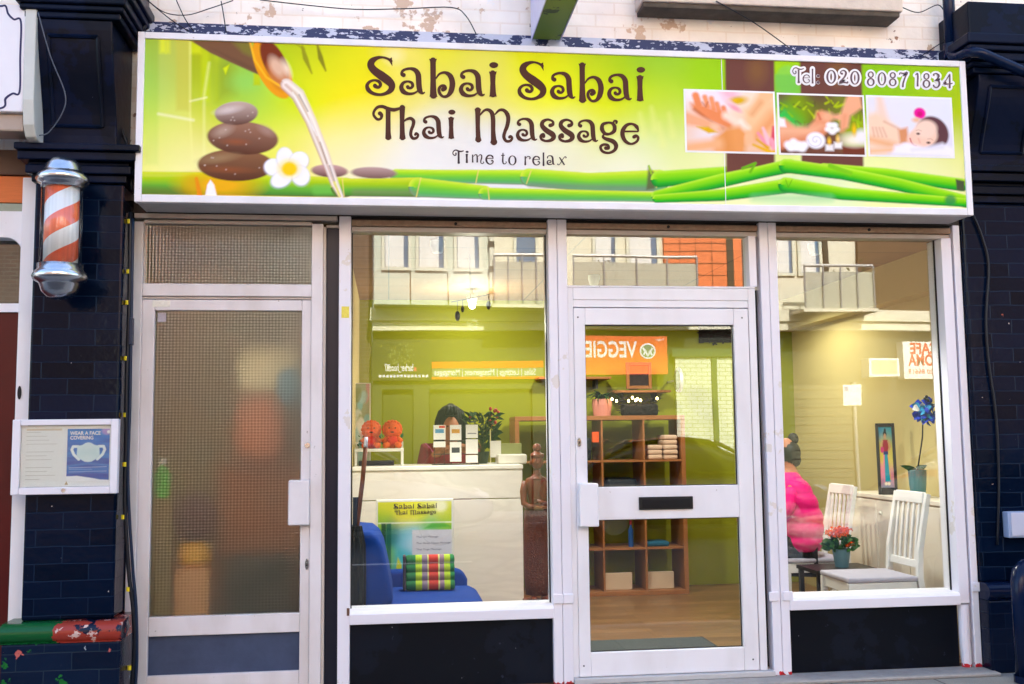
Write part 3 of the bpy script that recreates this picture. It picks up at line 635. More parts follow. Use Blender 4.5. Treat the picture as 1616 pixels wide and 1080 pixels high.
def paint_sign(k):
    k.blur = 1.35
    k.field(G_BG, 34)
    # pale bamboo stems standing at the left
    for (xa, xb, y1, c, al) in ((262,268,84,(225,232,25),.8),(252,262,84,(220,232,30),.9),(297,301,175,(200,190,40),.5),(300,318,85,(226,236,60),.6),(318,330,160,(206,222,60),.55),(340,345,160,(196,214,60),.5),(278,298,175,(188,178,40),.55),(228,250,260,(196,222,110),.25),(250,300,260,(240,240,150),.25)):
        k.rect(xa, 60, xb, y1, c, 5, al)
    k.line([(300,66),(300,180),(304,265)], 3, (244, 244, 160), 3, .5); k.line([(330,100),(322,150),(322,262)], 3, (244, 246, 170), 4, .5)
    k.line([(250,180),(305,190)], 4, (248, 246, 205), 3, .6); k.line([(300,160),(326,154)], 3, (250, 250, 190), 2, .6)
    k.poly([(340,100),(368,85),(372,148),(343,160)], (140, 160, 55), 14, .6); k.poly([(352,108),(362,102),(356,118)], (220, 232, 40), 2, .9)
    k.ell(385,130,22,14,(150,215,110),0,12,.5); k.rect(400,115,411,135,(200,205,30),3,.7)
    # dark leaf and the bamboo spout
    k.poly([(300,64),(392,66),(412,100),(424,124),(398,114),(362,98),(332,84)], (118, 84, 60), 2)
    k.poly([(366,66),(394,66),(402,92),(384,84)], (125, 120, 50), 6, .8); k.poly([(330,74),(404,108),(420,122),(380,104)], (96, 66, 50), 4, .5)
    k.ell(430,108,24,52,(236,160,50),-27,1.5); k.ell(433,98,17,38,(120,55,35),-27,2); k.ell(440,118,15,26,(205,130,85),-27,6,.9); k.ell(437,106,9,18,(240,215,190),-30,6,.6)
    k.line([(395,68),(402,95),(420,122),(448,140)], 3.5, (246, 190, 80), 1.5); k.ell(452,108,5,12,(250,235,210),-25,6,.8); k.rect(380,40,470,63,(255,255,255),1,0)
    # hanging leaves
    k.line([(477,74),(482,92),(492,116)], [4,8,2], (140, 140, 30), 2, .9); k.line([(501,72),(506,92),(514,112)], [3,8,2], (120, 115, 30), 2, .9); k.line([(468,70),(480,78)], 3, (140,140,40), 2, .6)
    # ground bamboo
    k.line([(222,289),(345,290),(470,294),(545,296)], [36,36,33,31], BAMD, 1.5)
    k.line([(222,277),(330,277)], 4, (210, 220, 90), 2, .7); k.line([(226,300),(300,304)], 12, (110, 120, 50), 8, .6)
    k.ell(345,292,54,17,(240,176,30),2,14,.95); k.ell(305,292,14,12,(214,170,40),0,10,.6); k.line([(310,282),(315,308)], [5,8], (235, 140, 40), 2, .9)
    k.poly([(324,308),(327,292),(332,284),(338,292),(342,309)], (252, 246, 246), 2)
    k.line([(500,300),(545,298)], 16, (120, 195, 90), 5, .6)
    k.line([(625,277),(690,279),(752,279),(835,280)], [20,22,22,24], BAM, 1.4); k.line([(835,280),(930,288),(1040,285)], [28,30,34], BAM, 1.4); k.line([(838,292),(1030,298)], 8, (120, 130, 120), 5, .55)
    k.line([(536,296),(660,296)], [28,31], BAMD, 1.4); k.line([(660,296),(765,304)], [31,22], BAM, 1.4); k.line([(765,306),(1030,311)], [20,16], BAM, 1.4); k.line([(560,303),(655,304)], 8, (130,130,100), 6, .5)
    for (a, b) in (((755,269),(751,289)),((838,270),(831,290)),((664,281),(657,311)),((770,296),(772,316)),((540,281),(543,310)),((1037,270),(1036,296))): k.line([a, b], 1.8, (226, 206, 120), 1, .9)
    k.poly([(1023,263),(1032,272),(1037,278),(1033,298),(1020,300)], (88, 90, 60), 3, .9); k.line([(1024,262),(1028,274)], 3, (150,190,60), 1)
    k.line([(1040,283),(1145,275)], [26,24], BAMR, 1.4)
    # fallen pebbles
    k.ell(520,270,29,10,(125,88,80),3,1.5,shade=((205,165,160),(95,60,55))); k.ell(590,273,36,9,(150,120,112),2,1.5,shade=((190,160,155),(112,82,76)))
    # brown bands behind the small pictures
    for (a, b) in ((1146,1222),(1264,1360)):
        k.poly([(a-2,90),(b,92),(b+3,275),(a,275)], (106, 66, 58), 3); k.ell((a+b)/2+10,112,14,20,(140,104,56),0,14,.5)
    k.ell(1243,125,19,22,(140,206,90),0,4,.9); k.rect(1223,118,1263,170,(120,196,90),3,.8); k.rect(1223,232,1264,275,(226,240,150),4,1)
    # crossed green stems at the right
    k.line([(1300,266),(1400,276),(1518,292)], [16,20,20], BAMR, 1.4)
    k.line([(1036,309),(1140,285),(1200,272),(1246,262)], [16,22,20,22], BAMR, 1.4); k.line([(1240,262),(1330,274),(1420,292),(1524,318)], [22,20,20,20], BAMR, 1.4)
    k.line([(1036,314),(1140,308),(1246,293)], [13,19,24], BAMR, 1.4); k.line([(1240,292),(1330,306),(1524,320)], [24,20,14], BAMR, 1.4)
    k.line([(1190,313),(1310,313)], 12, (140, 210, 150), 8, .5); k.line([(1172,266),(1192,258),(1184,272)], 4, (110,180,50), 2); k.line([(1310,262),(1342,274)], 7, (130,200,60), 2)
    k.poly([(1508,283),(1522,286),(1522,302),(1510,300)], (70, 80, 55), 2); k.ell(1500,316,9,8,(50,130,80),0,4,.8); k.line([(1240,284),(1244,296),(1250,284)], 1.2, (90,160,40), 1,.8)
    # stack of stones
    k.ell(372,261,60,25,(0,0,0),1,1.5,shade=((140,100,72),(84,48,34))); k.ell(383,218,56,26,(0,0,0),4,1.5,shade=((156,116,96),(86,50,36))); k.ell(373,179,34,18.5,(0,0,0),-3,1.5,shade=((196,172,162),(92,60,48)))
    k.ell(360,174,18,5,(222,210,206),-10,5,.7); k.ell(352,207,14,7,(190,166,150),-20,7,.7); k.ell(420,206,12,6,(176,146,136),30,6,.6); k.ell(345,250,26,6,(172,146,110),-8,6,.5); k.ell(360,268,30,4,(160,92,60),2,5,.5); k.ell(372,224,16,4,(160,92,60),2,5,.6)
    for i in range(26):
        a = rng.uniform(0, 6.28); q = [(372,262,56,20),(383,218,52,21),(373,178,31,14)][i % 3]; r = rng.uniform(.4, .95)
        k.ell(q[0]+q[2]*r*math.cos(a), q[1]+q[3]*r*math.sin(a), 1.3, 1.1, (216,200,190), 0, 1.2, .5)
    # water falling from the spout
    k.line([(452,134),(470,150),(490,190),(510,240),(528,290),(538,310)], [20,22,18,17,13,8], [(-1,(226,206,190)),(-.4,(252,244,238)),(.1,(214,188,172)),(.5,(246,236,230)),(1,(190,150,130))], 2, .92)
    for (a, b, c) in (((472,150),(486,176),(120,90,70)),((486,178),(496,206),(250,248,246)),((505,225),(516,258),(130,95,75)),((520,262),(528,286),(110,75,55)),((462,146),(500,214),(252,250,248))): k.line([a, b], 2, c, 1.6, .6)
    k.line([(528,288),(536,310)], 4, (230,226,90), 2, .7)
    # white flower
    for (cx, cy, rx, ry, ro) in ((432,264,15,13,10),(450,250,13,17,-8),(472,254,15,14,-30),(474,277,14,16,-25),(444,283,17,12,-25)):
        k.ell(cx, cy+1, rx+1, ry+1, (196, 196, 214), ro, 3, .7); k.ell(cx, cy, rx, ry, (246, 246, 252), ro, 2)
    k.ell(456,266,17,14,(250,228,120),0,9,.9); k.ell(457,267,11,10,(250,206,20),0,4)
    k.ell(622,88,14,12,(250,240,190),0,12,.5)
    for (x, y) in ((1010,180),(1028,170),(1040,195),(1056,180)): k.line([(x, y), (x+6, y+34)], [3, 8], (232, 238, 150), 8, .5)
X0, X1, Z0, Z1 = x0+.036, x1-.036, z0+.040, z1-.036
sheet('printed_face', (X0, SY-.0015, Z0), (X1-X0, 0, 0), (0, 0, Z1-Z0), 1150, 212, paint_sign, print_mat('sign_print', .45, sat=1.08), sign, uv=survey)
brown_ink = mat('brown_ink', lin(78, 44, 34), .5, spec=.12, noise=.25, nscale=2.5)
def on_sign(x, y, k): p = at(x, y, SY); return (p.x, SY-.0030-.00003*k, p.z)
dark_ink = mat('dark_ink', lin(66, 52, 56), .5, spec=.12); white_ink = mat('white_ink', (.82, .82, .84), .35); plum = mat('plum_ink', lin(96, 72, 84), .35, noise=.2)
for a, b_ in ((0, 5), (5, 10), (10, 14), (14, 21)):
    L = Letters(on_sign)
    for ch, b in TITLE[a:b_]: L.glyph(ch, b)
    L.build('title_word', brown_ink, sign)
for a, b_ in ((0, 4), (4, 6), (6, 11)):
    L = Letters(on_sign)
    for ch, b in TAGLINE[a:b_]: L.glyph(ch, b, k=4)
    L.build('tagline_word', dark_ink, sign)
for a, b_ in ((0, 4), (4, 7), (7, 11), (11, 15)):
    L = Letters(lambda x, y, k: (lambda p: (p.x, SY-.0030-.00001*k, p.z))(at(x, y, SY)))
    for ch, b in PHONE[a:b_]: L.glyph(ch, b, grow=6.2, wk=.8, k=4)
    o = L.build('phone_number', white_ink, sign)
    L = Letters(lambda x, y, k: (lambda p: (p.x, SY-.0052-.00001*k, p.z))(at(x, y, SY)))
    for ch, b in PHONE[a:b_]: L.glyph(ch, b, wk=.75, k=4)
    L.build('inner_lettering', plum, o)
seam = boxes('panel_seam', [(1.856, 1.8595, SY-.0042, SY-.0005, Z0, Z1)], mat('white_ink', (.8, .8, .8)), sign, 0)

def foot_picture(k):
    k.blur = 2.1
    k.field([((0,0),(238,236,244)),((60,0),(240,225,235)),((140,0),(250,235,220)),((0,40),(240,214,200)),((0,60),(236,200,176)),((30,75),(236,230,240)),((20,95),(240,205,178)),((100,30),(250,222,196)),((140,40),(248,206,166)),((100,60),(240,200,170))], 16)
    k.ell(70,5,14,9,(240,190,205),20,5); k.ell(82,16,14,6,(220,176,40),-10,3); k.ell(72,22,12,4,(245,205,215),35,3); k.ell(78,28,10,3.5,(240,170,180),30,2)
    k.line([(18,10),(22,24)], 11, (234,146,106), 2); k.line([(32,12),(36,26)], 8, (240,160,120), 2); k.line([(42,14),(45,30)], 8, (240,160,120), 2); k.line([(50,22),(54,36)], 8, (238,156,116), 2); k.line([(60,28),(64,44)], 8, (238,150,112), 2)
    k.poly([(10,22),(30,24),(56,34),(74,52),(70,62),(52,56),(26,44),(12,32)], (232,146,104), 4); k.line([(16,32),(40,50),(58,60)], 2.5, (170,84,56), 3, .8); k.line([(28,20),(33,27),(36,20)], 1.5, (180,90,62), 2, .7)
    k.line([(0,45),(28,52),(52,60)], [20,16,10], (238,176,140), 4); k.ell(46,58,7,5,(246,196,166),20,3); k.poly([(18,58),(36,58),(50,66),(36,68)], (222,176,40), 2)
    k.line([(128,4),(110,30)], [26,20], (246,196,152), 5); k.poly([(92,30),(140,10),(140,50),(112,78),(94,66)], (246,200,156), 5); k.line([(138,42),(108,72)], [22,14], (236,160,110), 8, .8); k.line([(118,18),(104,36)], 5, (222,140,92), 5, .6)
    k.line([(64,40),(86,52),(96,58)], [12,12,8], (252,224,204), 4); k.line([(86,48),(92,70)], 6, (250,236,220), 3, .8)
    k.poly([(44,74),(62,60),(84,56),(96,66),(90,100),(42,100)], (232,162,106), 5); k.line([(0,92),(50,84)], [16,18], (240,184,140), 6); k.line([(62,64),(66,96)], 8, (218,142,84), 9, .5); k.ell(98,74,7,11,(246,192,152),12,3)
    for (a, b, c, w) in (((112,66),(124,82),(244,156,176),8),((120,58),(128,80),(248,196,206),8),((136,56),(134,82),(226,90,110),8),((132,76),(140,92),(246,170,184),14),((110,76),(126,88),(222,164,40),5),((104,84),(128,94),(230,176,40),6),((124,98),(138,94),(236,190,30),6)): k.line([a, b], [w*.5, w], c, 2)
def spa_picture(k):
    k.blur = 2.1
    k.field([((0,0),(96,66,58)),((60,0),(92,60,54)),((130,0),(98,66,58)),((10,40),(70,190,80)),((30,20),(130,160,30)),((70,30),(110,110,40)),((100,20),(120,130,50)),((130,60),(150,170,40)),((60,80),(110,70,56)),((10,90),(100,64,52))], 14)
    for i in range(46):
        x, y = rng.uniform(2, 125), rng.uniform(2, 48); a = rng.uniform(-1.2, 1.2); l = rng.uniform(6, 15)
        c = [(150,190,30),(110,130,30),(190,214,40),(90,84,40)][i % 4]; k.line([(x, y), (x+l*math.sin(a), y+l*math.cos(a))], [1.5, 3], c, 1.5, .8)
    k.line([(88,20),(104,14),(118,22)], 3, (186,210,40), 2); k.poly([(0,32),(10,30),(30,52),(0,50)], (60,200,100), 5, .8)
    k.poly([(0,42),(10,40),(26,54),(44,54),(54,42),(58,28),(66,26),(74,30),(78,40),(74,58),(64,68),(40,76),(0,90)], (232,160,124), 3)
    k.line([(2,60),(40,60),(62,56)], [12,10,8], (244,196,164), 8, .7); k.line([(0,86),(50,70),(66,60)], 7, (206,110,78), 6, .6); k.poly([(0,38),(10,42),(12,54),(0,54)], (244,240,246), 2); k.ell(74,36,9,7,(240,180,146),0,4); k.line([(60,32),(63,40)], 2.5, (196,70,60), 2, .7)
    k.poly([(106,-2),(124,-2),(126,20),(108,34),(104,52),(92,60),(92,42),(76,36),(94,30)], (240,176,142), 3); k.line([(100,34),(96,58)], 5, (222,150,112), 4, .6)
    for i in range(5):
        q = i*1.257+.3; k.ell(80+6*math.cos(q), 54+6*math.sin(q), 5, 4, (252,250,252), 0, 2)
    k.ell(55,74,14,13,(246,244,250),0,2); k.line([ (55+r_*math.cos(a_), 74+r_*math.sin(a_)) for a_, r_ in [(i*.5, 1+i*.55) for i in range(20)]], 1.2, (198,196,208), 1, .8)
    for (x, y) in ((14,82),(22,78),(30,82),(38,82),(26,86),(18,87),(34,88)): k.ell(x, y, 6, 6, (248,246,250), 0, 2.5)
    for (x, y) in ((75,80),(88,76)):
        k.rect(x-6, y, x+6, y+10, (240,236,236), 2); k.ell(x, y-5, 2.5, 5, (252,204,90), 0, 2)
    k.rect(94,82,130,98,(112,56,42),2); k.ell(112,72,17,9,(246,236,214),0,6); k.ell(124,66,10,10,(238,236,240),0,5); k.ell(113,56,3,8,(240,190,40),0,2); k.rect(0,93,130,100,(104,62,50),3,.7)
def rest_picture(k):
    k.blur = 1.5
    k.field([((0,0),(226,226,236)),((130,0),(224,226,238)),((60,20),(226,226,238)),((0,60),(240,220,206)),((130,98),(226,222,238)),((60,98),(236,234,246)),((0,98),(244,214,190))], 24)
    k.line([(20,2),(24,40)], [10,16], (240,212,196), 6); k.poly([(0,34),(14,28),(30,40),(48,52),(50,76),(30,82),(0,82)], (242,212,186), 6); k.line([(0,70),(30,78),(46,80)], [10,12,6], (236,176,130), 7, .8); k.line([(0,90),(40,86)], 8, (242,196,158), 5)
    for i in range(4): k.line([(8+5*i,52),(10+6*i,66)], 3, (222,168,146), 2, .6)
    k.line([(26,42),(46,52)], 3, (206,140,110), 3, .5); k.poly([(46,54),(60,50),(62,74),(48,76)], (214,140,86), 4, .9)
    k.ell(98,58,24,27,(92,58,64),-18,2.5); k.ell(82,66,24,17,(242,204,184),-22,3); k.ell(88,52,17,14,(244,212,194),-15,4)
    k.ell(76,60,2.6,1.8,(90,60,56),0,1.5); k.ell(91,74,2.8,1.8,(80,52,50),0,1.5); k.line([(73,55),(77,53.5),(81,55.5)], 1., (150,110,92), 1.2,.5); k.line([(90,68),(95,67.5),(98,70)], 1., (150,110,92), 1.2,.5); k.line([(63.5,68),(65,74),(69,79),(72,79.5)], 2., (206,110,110), 1.5); k.line([(76,68),(78,74)], 2, (224,164,146), 2, .7)
    k.ell(80,27,9,9,(236,60,160),0,2.5); k.ell(80,28,4,4,(206,10,110),0,2); k.ell(74,38,6,4,(232,190,160),0,3)
    k.poly([(40,80),(62,76),(84,82),(112,74),(132,84),(132,100),(34,100)], (240,238,250), 5); k.line([(66,86),(112,80)], 3, (214,210,228), 5, .6); k.line([(30,93),(120,96)], 2, (218,214,230), 4, .6)
pw = mat('white_ink', (.82, .82, .84), .35)
for nm, (a, b, c, d), fn in (('foot_massage_picture', (1.634, 2.163, 2.924, 3.286), foot_picture), ('face_massage_picture', (2.175, 2.693, 2.922, 3.281), spa_picture), ('resting_woman_picture', (2.704, 3.226, 2.925, 3.283), rest_picture)):
    p = boxes(nm, [(a, b, SY-.0034, SY-.0006, c, d)], pw, sign, 0); e = .011
    q = sheet('photo_print', (a+e, SY-.0046, c+e), (b-a-2*e, 0, 0), (0, 0, d-c-2*e), 200, 140, fn, print_mat('sign_print', .3), p,
          uv=lambda P, a=a, b=b, c=c, d=d, nm=nm: ((P[:, 0]-a)/(b-a)*(140 if nm[0] == 'f' and nm[1] == 'o' else 130), (d-P[:, 2])/(d-c)*98))
# ------------------------------------------------------------------ shopfront: posts, windows, doors
GY = .085                                        # glazing line
clear = glass_mat('clear_glazing', .085)
grime = mat('grimy_shutter', lin(164, 136, 112), .7, noise=.5, nscale=30, bump=.3, bscale=60)
head = mat('dirty_white', lin(196, 186, 176), .45, noise=.15, nscale=12)
m, nt, b = nodes_of('black_panel'); g = N(nt, 'ShaderNodeNewGeometry')
c = chip_layer(nt, g.outputs['Position'], lin(5, 9, 19), lin(11, 17, 30), 2.5, .52, 3.)
c = chip_layer(nt, g.outputs['Position'], c, lin(13, 18, 30), 3.2, .60, 11., 9); c = chip_layer(nt, g.outputs['Position'], c, lin(40, 46, 60), 14, .68, 7.); c = chip_layer(nt, g.outputs['Position'], c, lin(170, 172, 178), 34, .75, 5., 2)
nt.links.new(c, b.inputs['Base Color']); b.inputs['Roughness'].default_value = .32; b.inputs['Specular IOR Level'].default_value = .22; black = m
rub = mat('black_rubber', (.008, .008, .009), .5)

def worn_white():
    m, nt, b = nodes_of('worn_white'); g = N(nt, 'ShaderNodeNewGeometry'); L = nt.links.new
    c = chip_layer(nt, g.outputs['Position'], lin(228, 226, 234), lin(218, 212, 208), 5, .64, 1.)
    c = chip_layer(nt, g.outputs['Position'], c, lin(130, 112, 104), 26, .74, 5.)
    s = N(nt, 'ShaderNodeSeparateXYZ'); L(g.outputs['Position'], s.inputs[0])
    nz = N(nt, 'ShaderNodeTexNoise'); nz.inputs['Scale'].default_value = 40; L(g.outputs['Position'], nz.inputs['Vector'])
    ad = N(nt, 'ShaderNodeMath', operation='MULTIPLY_ADD'); L(nz.outputs['Fac'], ad.inputs[0]); ad.inputs[1].default_value = -.09; L(s.outputs[2], ad.inputs[2])
    lt = N(nt, 'ShaderNodeMath', operation='LESS_THAN'); L(ad.outputs[0], lt.inputs[0]); lt.inputs[1].default_value = -.016
    mx = N(nt, 'ShaderNodeMix', data_type='RGBA'); L(lt.outputs[0], mx.inputs[0]); L(c, mx.inputs[6]); mx.inputs[7].default_value = lin(196, 30, 40)
    L(mx.outputs[2], b.inputs['Base Color']); b.inputs['Roughness'].default_value = .4
    n3 = N(nt, 'ShaderNodeTexNoise'); n3.inputs['Scale'].default_value = 18; L(g.outputs['Position'], n3.inputs['Vector'])
    bp = N(nt, 'ShaderNodeBump'); bp.inputs['Strength'].default_value = .12; bp.inputs['Distance'].default_value = .006; L(n3.outputs['Fac'], bp.inputs['Height']); L(bp.outputs[0], b.inputs['Normal'])
    return m
ww = worn_white()
def post(label, halves, lugs=()):
    t = thing('shutter_post', label, 'post', (sum(halves[0])/2, 0, .02))
    for a, b in halves: boxes('guide_rail', [(a, b, -.004, .16, .018, 2.589)], ww, t, .004)
    for (x, z) in lugs:
        boxes('lock_lug', [(x-.028, x+.028, -.014, -.0045, z-.026, z+.026)], ww, t, .004)
    return t
p1 = post('white metal post between the dark gap and the left window with a yellow sticker', [(-.272, -.207)])
boxes('sticker', [(ax(539, 495, 0), ax(551, 495, 0), -.0055, -.0042, az(545, 502), az(545, 484))], mat('yellow_sticker', lin(246, 214, 90), .5, noise=.4, nscale=90), p1, 0)
boxes('bolt', [(-.222, -.207, -.0075, -.0045, .42, .46)], mat('rust', (.16, .08, .05), .8), p1, .001)
post('white twin shutter post between the left window and the glass shop door', [(.895, .9455), (.9475, 1.003)], [(.922, .475), (.978, .475)])
post('white twin shutter post between the shop door and the right window', [(2.139, 2.1895), (2.1915, 2.243)], [(2.15, .452), (2.232, .452)])
post('narrow white edge post next to the right navy pilaster', [(3.338, 3.381)], [(3.362, .47)])

# fascia soffit strips: roller shutter housings
for lab, a, b in (('grimy brown roller shutter housing over the left window', -.206, .894), ('grimy brown roller shutter housing over the glass shop door', 1.004, 2.138), ('grimy brown roller shutter housing over the right window', 2.244, 3.337)):
    t = thing('shutter_housing', lab, 'shutter', ((a+b)/2, 0, 2.54), 'roller shutter housings under the sign')
    boxes('bottom_slat', [(a, b, .012, .06, 2.541, 2.575)], grime, t, .006)
    boxes('housing', [(a, b, .03, .16, 2.5765, 2.589)], rub, t, 0)
    boxes('head_trim', [(a, b, .03, .12, 2.512, 2.5385)], head, t, .003)
    MB().lathe([(.009, -.006), (.009, 0), (0, 0)], ((a+b)/2+.03, .012, 2.558), 10, 'y').build('lock_bolt', rub, t)

def shop_window(label, x0, x1, lab2, reveal=False):
    t = thing('display_window', label, 'shop window', ((x0+x1)/2, 0, .37))
    boxes('glass_pane', [(x0, x1, GY, GY+.0012, .444, 2.512)], clear, t, 0)
    MB().prism([(.16, .372), (-.012, .372), (-.014, .425), (.0, .441), (.16, .447)], x0-.002, x1+.002, 'x').build('sill', ww, t, .003)
    boxes('stall_riser', [(x0, x1, .03, .05, .02, .3715)], black, t, 0)
    boxes('gasket', [(x0, x0+.006, GY-.012, GY-.001, .4445, 2.5115), (x1-.006, x1, GY-.012, GY-.001, .4445, 2.5115)], rub, t, 0)
    return t
wl = shop_window('left shop window showing the reception counter and the blue sofa', -.206, .894, '')
wr = shop_window('right shop window showing the white chairs and the woman in pink', 2.244, 3.262, '')
boxes('side_frame', [(3.2625, 3.326, .0, .16, .378, 2.512)], ww, wr, .004)
MB().tube([(3.30, .02, .02), (3.294, .02, .2), (3.297, .02, .37)], [.028, .031, .03], 12).build('patched_base', ww, wr)
cst = mat('concrete', (.32, .30, .28), .85, noise=.35, nscale=12, bump=.5, bscale=50)
led = MB().box(1.02, 3.40, -.16, .05, .0, .018).build('concrete_step', cst, bevel=.006); tag(led, 'low rough concrete step under the shop door and right window', 'step')

# glass shop door
d = thing('shop_door', 'white framed glass shop door with a black letterbox in its middle rail', 'door', (1.55, 0, .05))
Z = [.05, .178, .896, 1.077, 1.988, 2.083]
boxes('door_frame', [(1.0355, 1.1, 0, .05, Z[0], Z[5]), (1.97, 2.057, 0, .05, Z[0], Z[5]), (1.1004, 1.9696, .0006, .05, Z[0], Z[1]), (1.1004, 1.9696, .0006, .05, Z[2], Z[3]), (1.1004, 1.9696, .0006, .05, Z[4], Z[5])], white, d, .004)
boxes('upper_glass', [(1.1004, 1.9696, .03, .0312, Z[3], Z[4])], clear, d, 0); boxes('lower_glass', [(1.1004, 1.9696, .03, .0312, Z[1], Z[2])], clear, d, 0)
boxes('gasket', [(a, b, .022, .029, c, e) for (c, e) in ((Z[1], Z[2]), (Z[3], Z[4])) for (a, b) in ((1.1006, 1.105), (1.9648, 1.9694))] + [(1.1052, 1.9646, .022, .029, z, z+.0045) for z in (Z[1], Z[2]-.0045, Z[3], Z[4]-.0045)], rub, d, 0)
lb = boxes('letterbox', [(ax(1008, 795), ax(1093, 795), -.012, -.0003, az(1050, 804), az(1050, 784))], rub, d, .003)
boxes('flap', [(ax(1013, 795), ax(1088, 795), -.016, -.0125, az(1050, 801), az(1050, 788))], mat('black_metal', (.012, .012, .014), .25), lb, .002)
boxes('pull_handle', [(ax(914, 800, -.04), ax(944, 800, -.04), -.06, -.0004, az(928, 831, -.03), az(928, 763, -.03))], white, d, .006)
def oval(name, x, z, rx, rz, parent, y=0, m=None):
    o = MB().prism(dot(x, z, rx, rz, 20), y-.006, y-.0003).build(name, m or mat('chrome', (.6, .6, .6), .2, 1.), parent, .0015)
    boxes('keyhole', [(x-.003, x+.003, y-.0068, y-.0061, z-.010, z+.004)], rub, o, 0); return o
oval('lock', ax(914, 698), az(914, 698), .011, .026, d)
boxes('threshold', [(1.004, 2.138, -.03, .06, .0185, .0475)], mat('alu_sill', (.5, .5, .5), .4, noise=.2), d, .004)
for sx_, sz_ in ((1.06, 2.03), (2.02, 2.03), (1.06, .11), (2.02, .11)): MB().lathe([(.005, -.002), (.005, 0), (0, 0)], (sx_, 0, sz_), 8, 'y').build('screw', mat('screw_dark', (.08, .08, .08), .4), d)
fr = thing('door_surround', 'white door surround with a glass transom pane over the shop door', 'door frame', (1.55, 0, .02))
boxes('jamb', [(1.0038, 1.0345, .006, .1, .048, 2.2)], white, fr, .003); boxes('gap_shade', [(1.0347, 2.0618, .036, .045, 2.0832, 2.0885), (2.0572, 2.0618, .036, .045, .05, 2.083)], rub, fr, 0)  # black strips behind the leaf gaps, their colour stands in for shade
boxes('jamb', [(2.062, 2.105, .004, .1, .048, 2.2)], white, fr, .003)
boxes('head_rail', [(1.0038, 2.105, .002, .1, 2.2006, 2.212)] + [(1.035, 2.0616, .008, .1, 2.0888, 2.13), (1.035, 2.0616, .004, .1, 2.1306, 2.2)], white, fr, .003)
boxes('transom_stile', [(2.075, 2.12, .004, .1, 2.2126, 2.511)], ww, fr, .003)
boxes('transom_glass', [(1.0038, 2.0746, GY-.02, GY-.0188, 2.2126, 2.511)], clear, fr, 0)
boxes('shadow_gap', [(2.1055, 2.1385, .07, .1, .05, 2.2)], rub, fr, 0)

# side door with patterned glass
def frosted(name, sc=.0175, rough=.44, f0=.065):
    m, nt, b = nodes_of(name); L = nt.links.new; nt.nodes.remove(b); out = nt.nodes['Material Output']
    g = N(nt, 'ShaderNodeNewGeometry'); s = N(nt, 'ShaderNodeSeparateXYZ'); L(g.outputs['Position'], s.inputs[0])
    wn = N(nt, 'ShaderNodeTexNoise'); wn.inputs['Scale'].default_value = 9; L(g.outputs['Position'], wn.inputs['Vector'])
    def wave(o, per):
        a = N(nt, 'ShaderNodeMath', operation='MULTIPLY_ADD'); L(wn.outputs['Fac'], a.inputs[0]); a.inputs[1].default_value = .004; L(o, a.inputs[2])
        k = N(nt, 'ShaderNodeMath', operation='MULTIPLY'); L(a.outputs[0], k.inputs[0]); k.inputs[1].default_value = 2*math.pi/per
        w = N(nt, 'ShaderNodeMath', operation='SINE'); L(k.outputs[0], w.inputs[0]); return w.outputs[0]
    ad0 = N(nt, 'ShaderNodeMath', operation='ADD'); L(wave(s.outputs[0], sc), ad0.inputs[0]); L(wave(s.outputs[2], sc*.92), ad0.inputs[1])
    am = N(nt, 'ShaderNodeTexNoise'); am.inputs['Scale'].default_value = 6; am.inputs['Detail'].default_value = 3; L(g.outputs['Position'], am.inputs['Vector'])
    ar = N(nt, 'ShaderNodeMapRange'); ar.inputs['From Min'].default_value = .35; ar.inputs['From Max'].default_value = .68; ar.inputs['To Min'].default_value = .55; ar.inputs['To Max'].default_value = 1.05; L(am.outputs['Fac'], ar.inputs['Value'])
    ml = N(nt, 'ShaderNodeMath', operation='MULTIPLY'); L(ad0.outputs[0], ml.inputs[0]); L(ar.outputs[0], ml.inputs[1])
    sm = N(nt, 'ShaderNodeMapping'); sm.inputs['Scale'].default_value = (26, 1, 4); L(g.outputs['Position'], sm.inputs[0]); sn = N(nt, 'ShaderNodeTexNoise'); sn.inputs['Scale'].default_value = 1.5; L(sm.outputs[0], sn.inputs['Vector'])
    ad = N(nt, 'ShaderNodeMath', operation='MULTIPLY_ADD'); L(sn.outputs['Fac'], ad.inputs[0]); ad.inputs[1].default_value = .5; L(ml.outputs[0], ad.inputs[2])
    bp = N(nt, 'ShaderNodeBump'); bp.inputs['Strength'].default_value = .155; bp.inputs['Distance'].default_value = .004; L(ad.outputs[0], bp.inputs['Height'])
    rf = N(nt, 'ShaderNodeBsdfRefraction'); rf.inputs['Roughness'].default_value = rough; rf.inputs['IOR'].default_value = 1.26; L(bp.outputs[0], rf.inputs['Normal'])
    rf.inputs[0].default_value = (.93, .93, .86, 1)
    gl = N(nt, 'ShaderNodeBsdfAnisotropic'); gl.inputs['Roughness'].default_value = .16; L(bp.outputs[0], gl.inputs['Normal'])
    mx = N(nt, 'ShaderNodeMixShader'); mx.inputs[0].default_value = f0; L(rf.outputs[0], mx.inputs[1]); L(gl.outputs[0], mx.inputs[2]); L(mx.outputs[0], out.inputs[0])
    return m
fg = frosted('patterned_glass')
grey_white = scuffed('grey_white_paint', lin(224, 219, 220), lin(204, 196, 192), lin(150, 140, 134))
sd = thing('side_door', 'white side door with a large blurred patterned glass pane and pull box handle', 'door', (-.87, 0, .1))
a0, a1 = -1.316, -.421; g0, g1 = -1.251, -.472
boxes('door_frame', [(a0, g0, .012, .06, .05, 2.121), (g1, a1, .012, .06, .05, 2.121), (g0+.0004, g1-.0004, .0126, .06, .05, .14), (g0+.0004, g1-.0004, .0126, .06, .341, .44), (g0+.0004, g1-.0004, .0126, .06, 2.062, 2.121)], grey_white, sd, .004)
boxes('patterned_pane', [(g0+.0004, g1-.0004, .036, .0372, .44, 2.062)], fg, sd, 0)
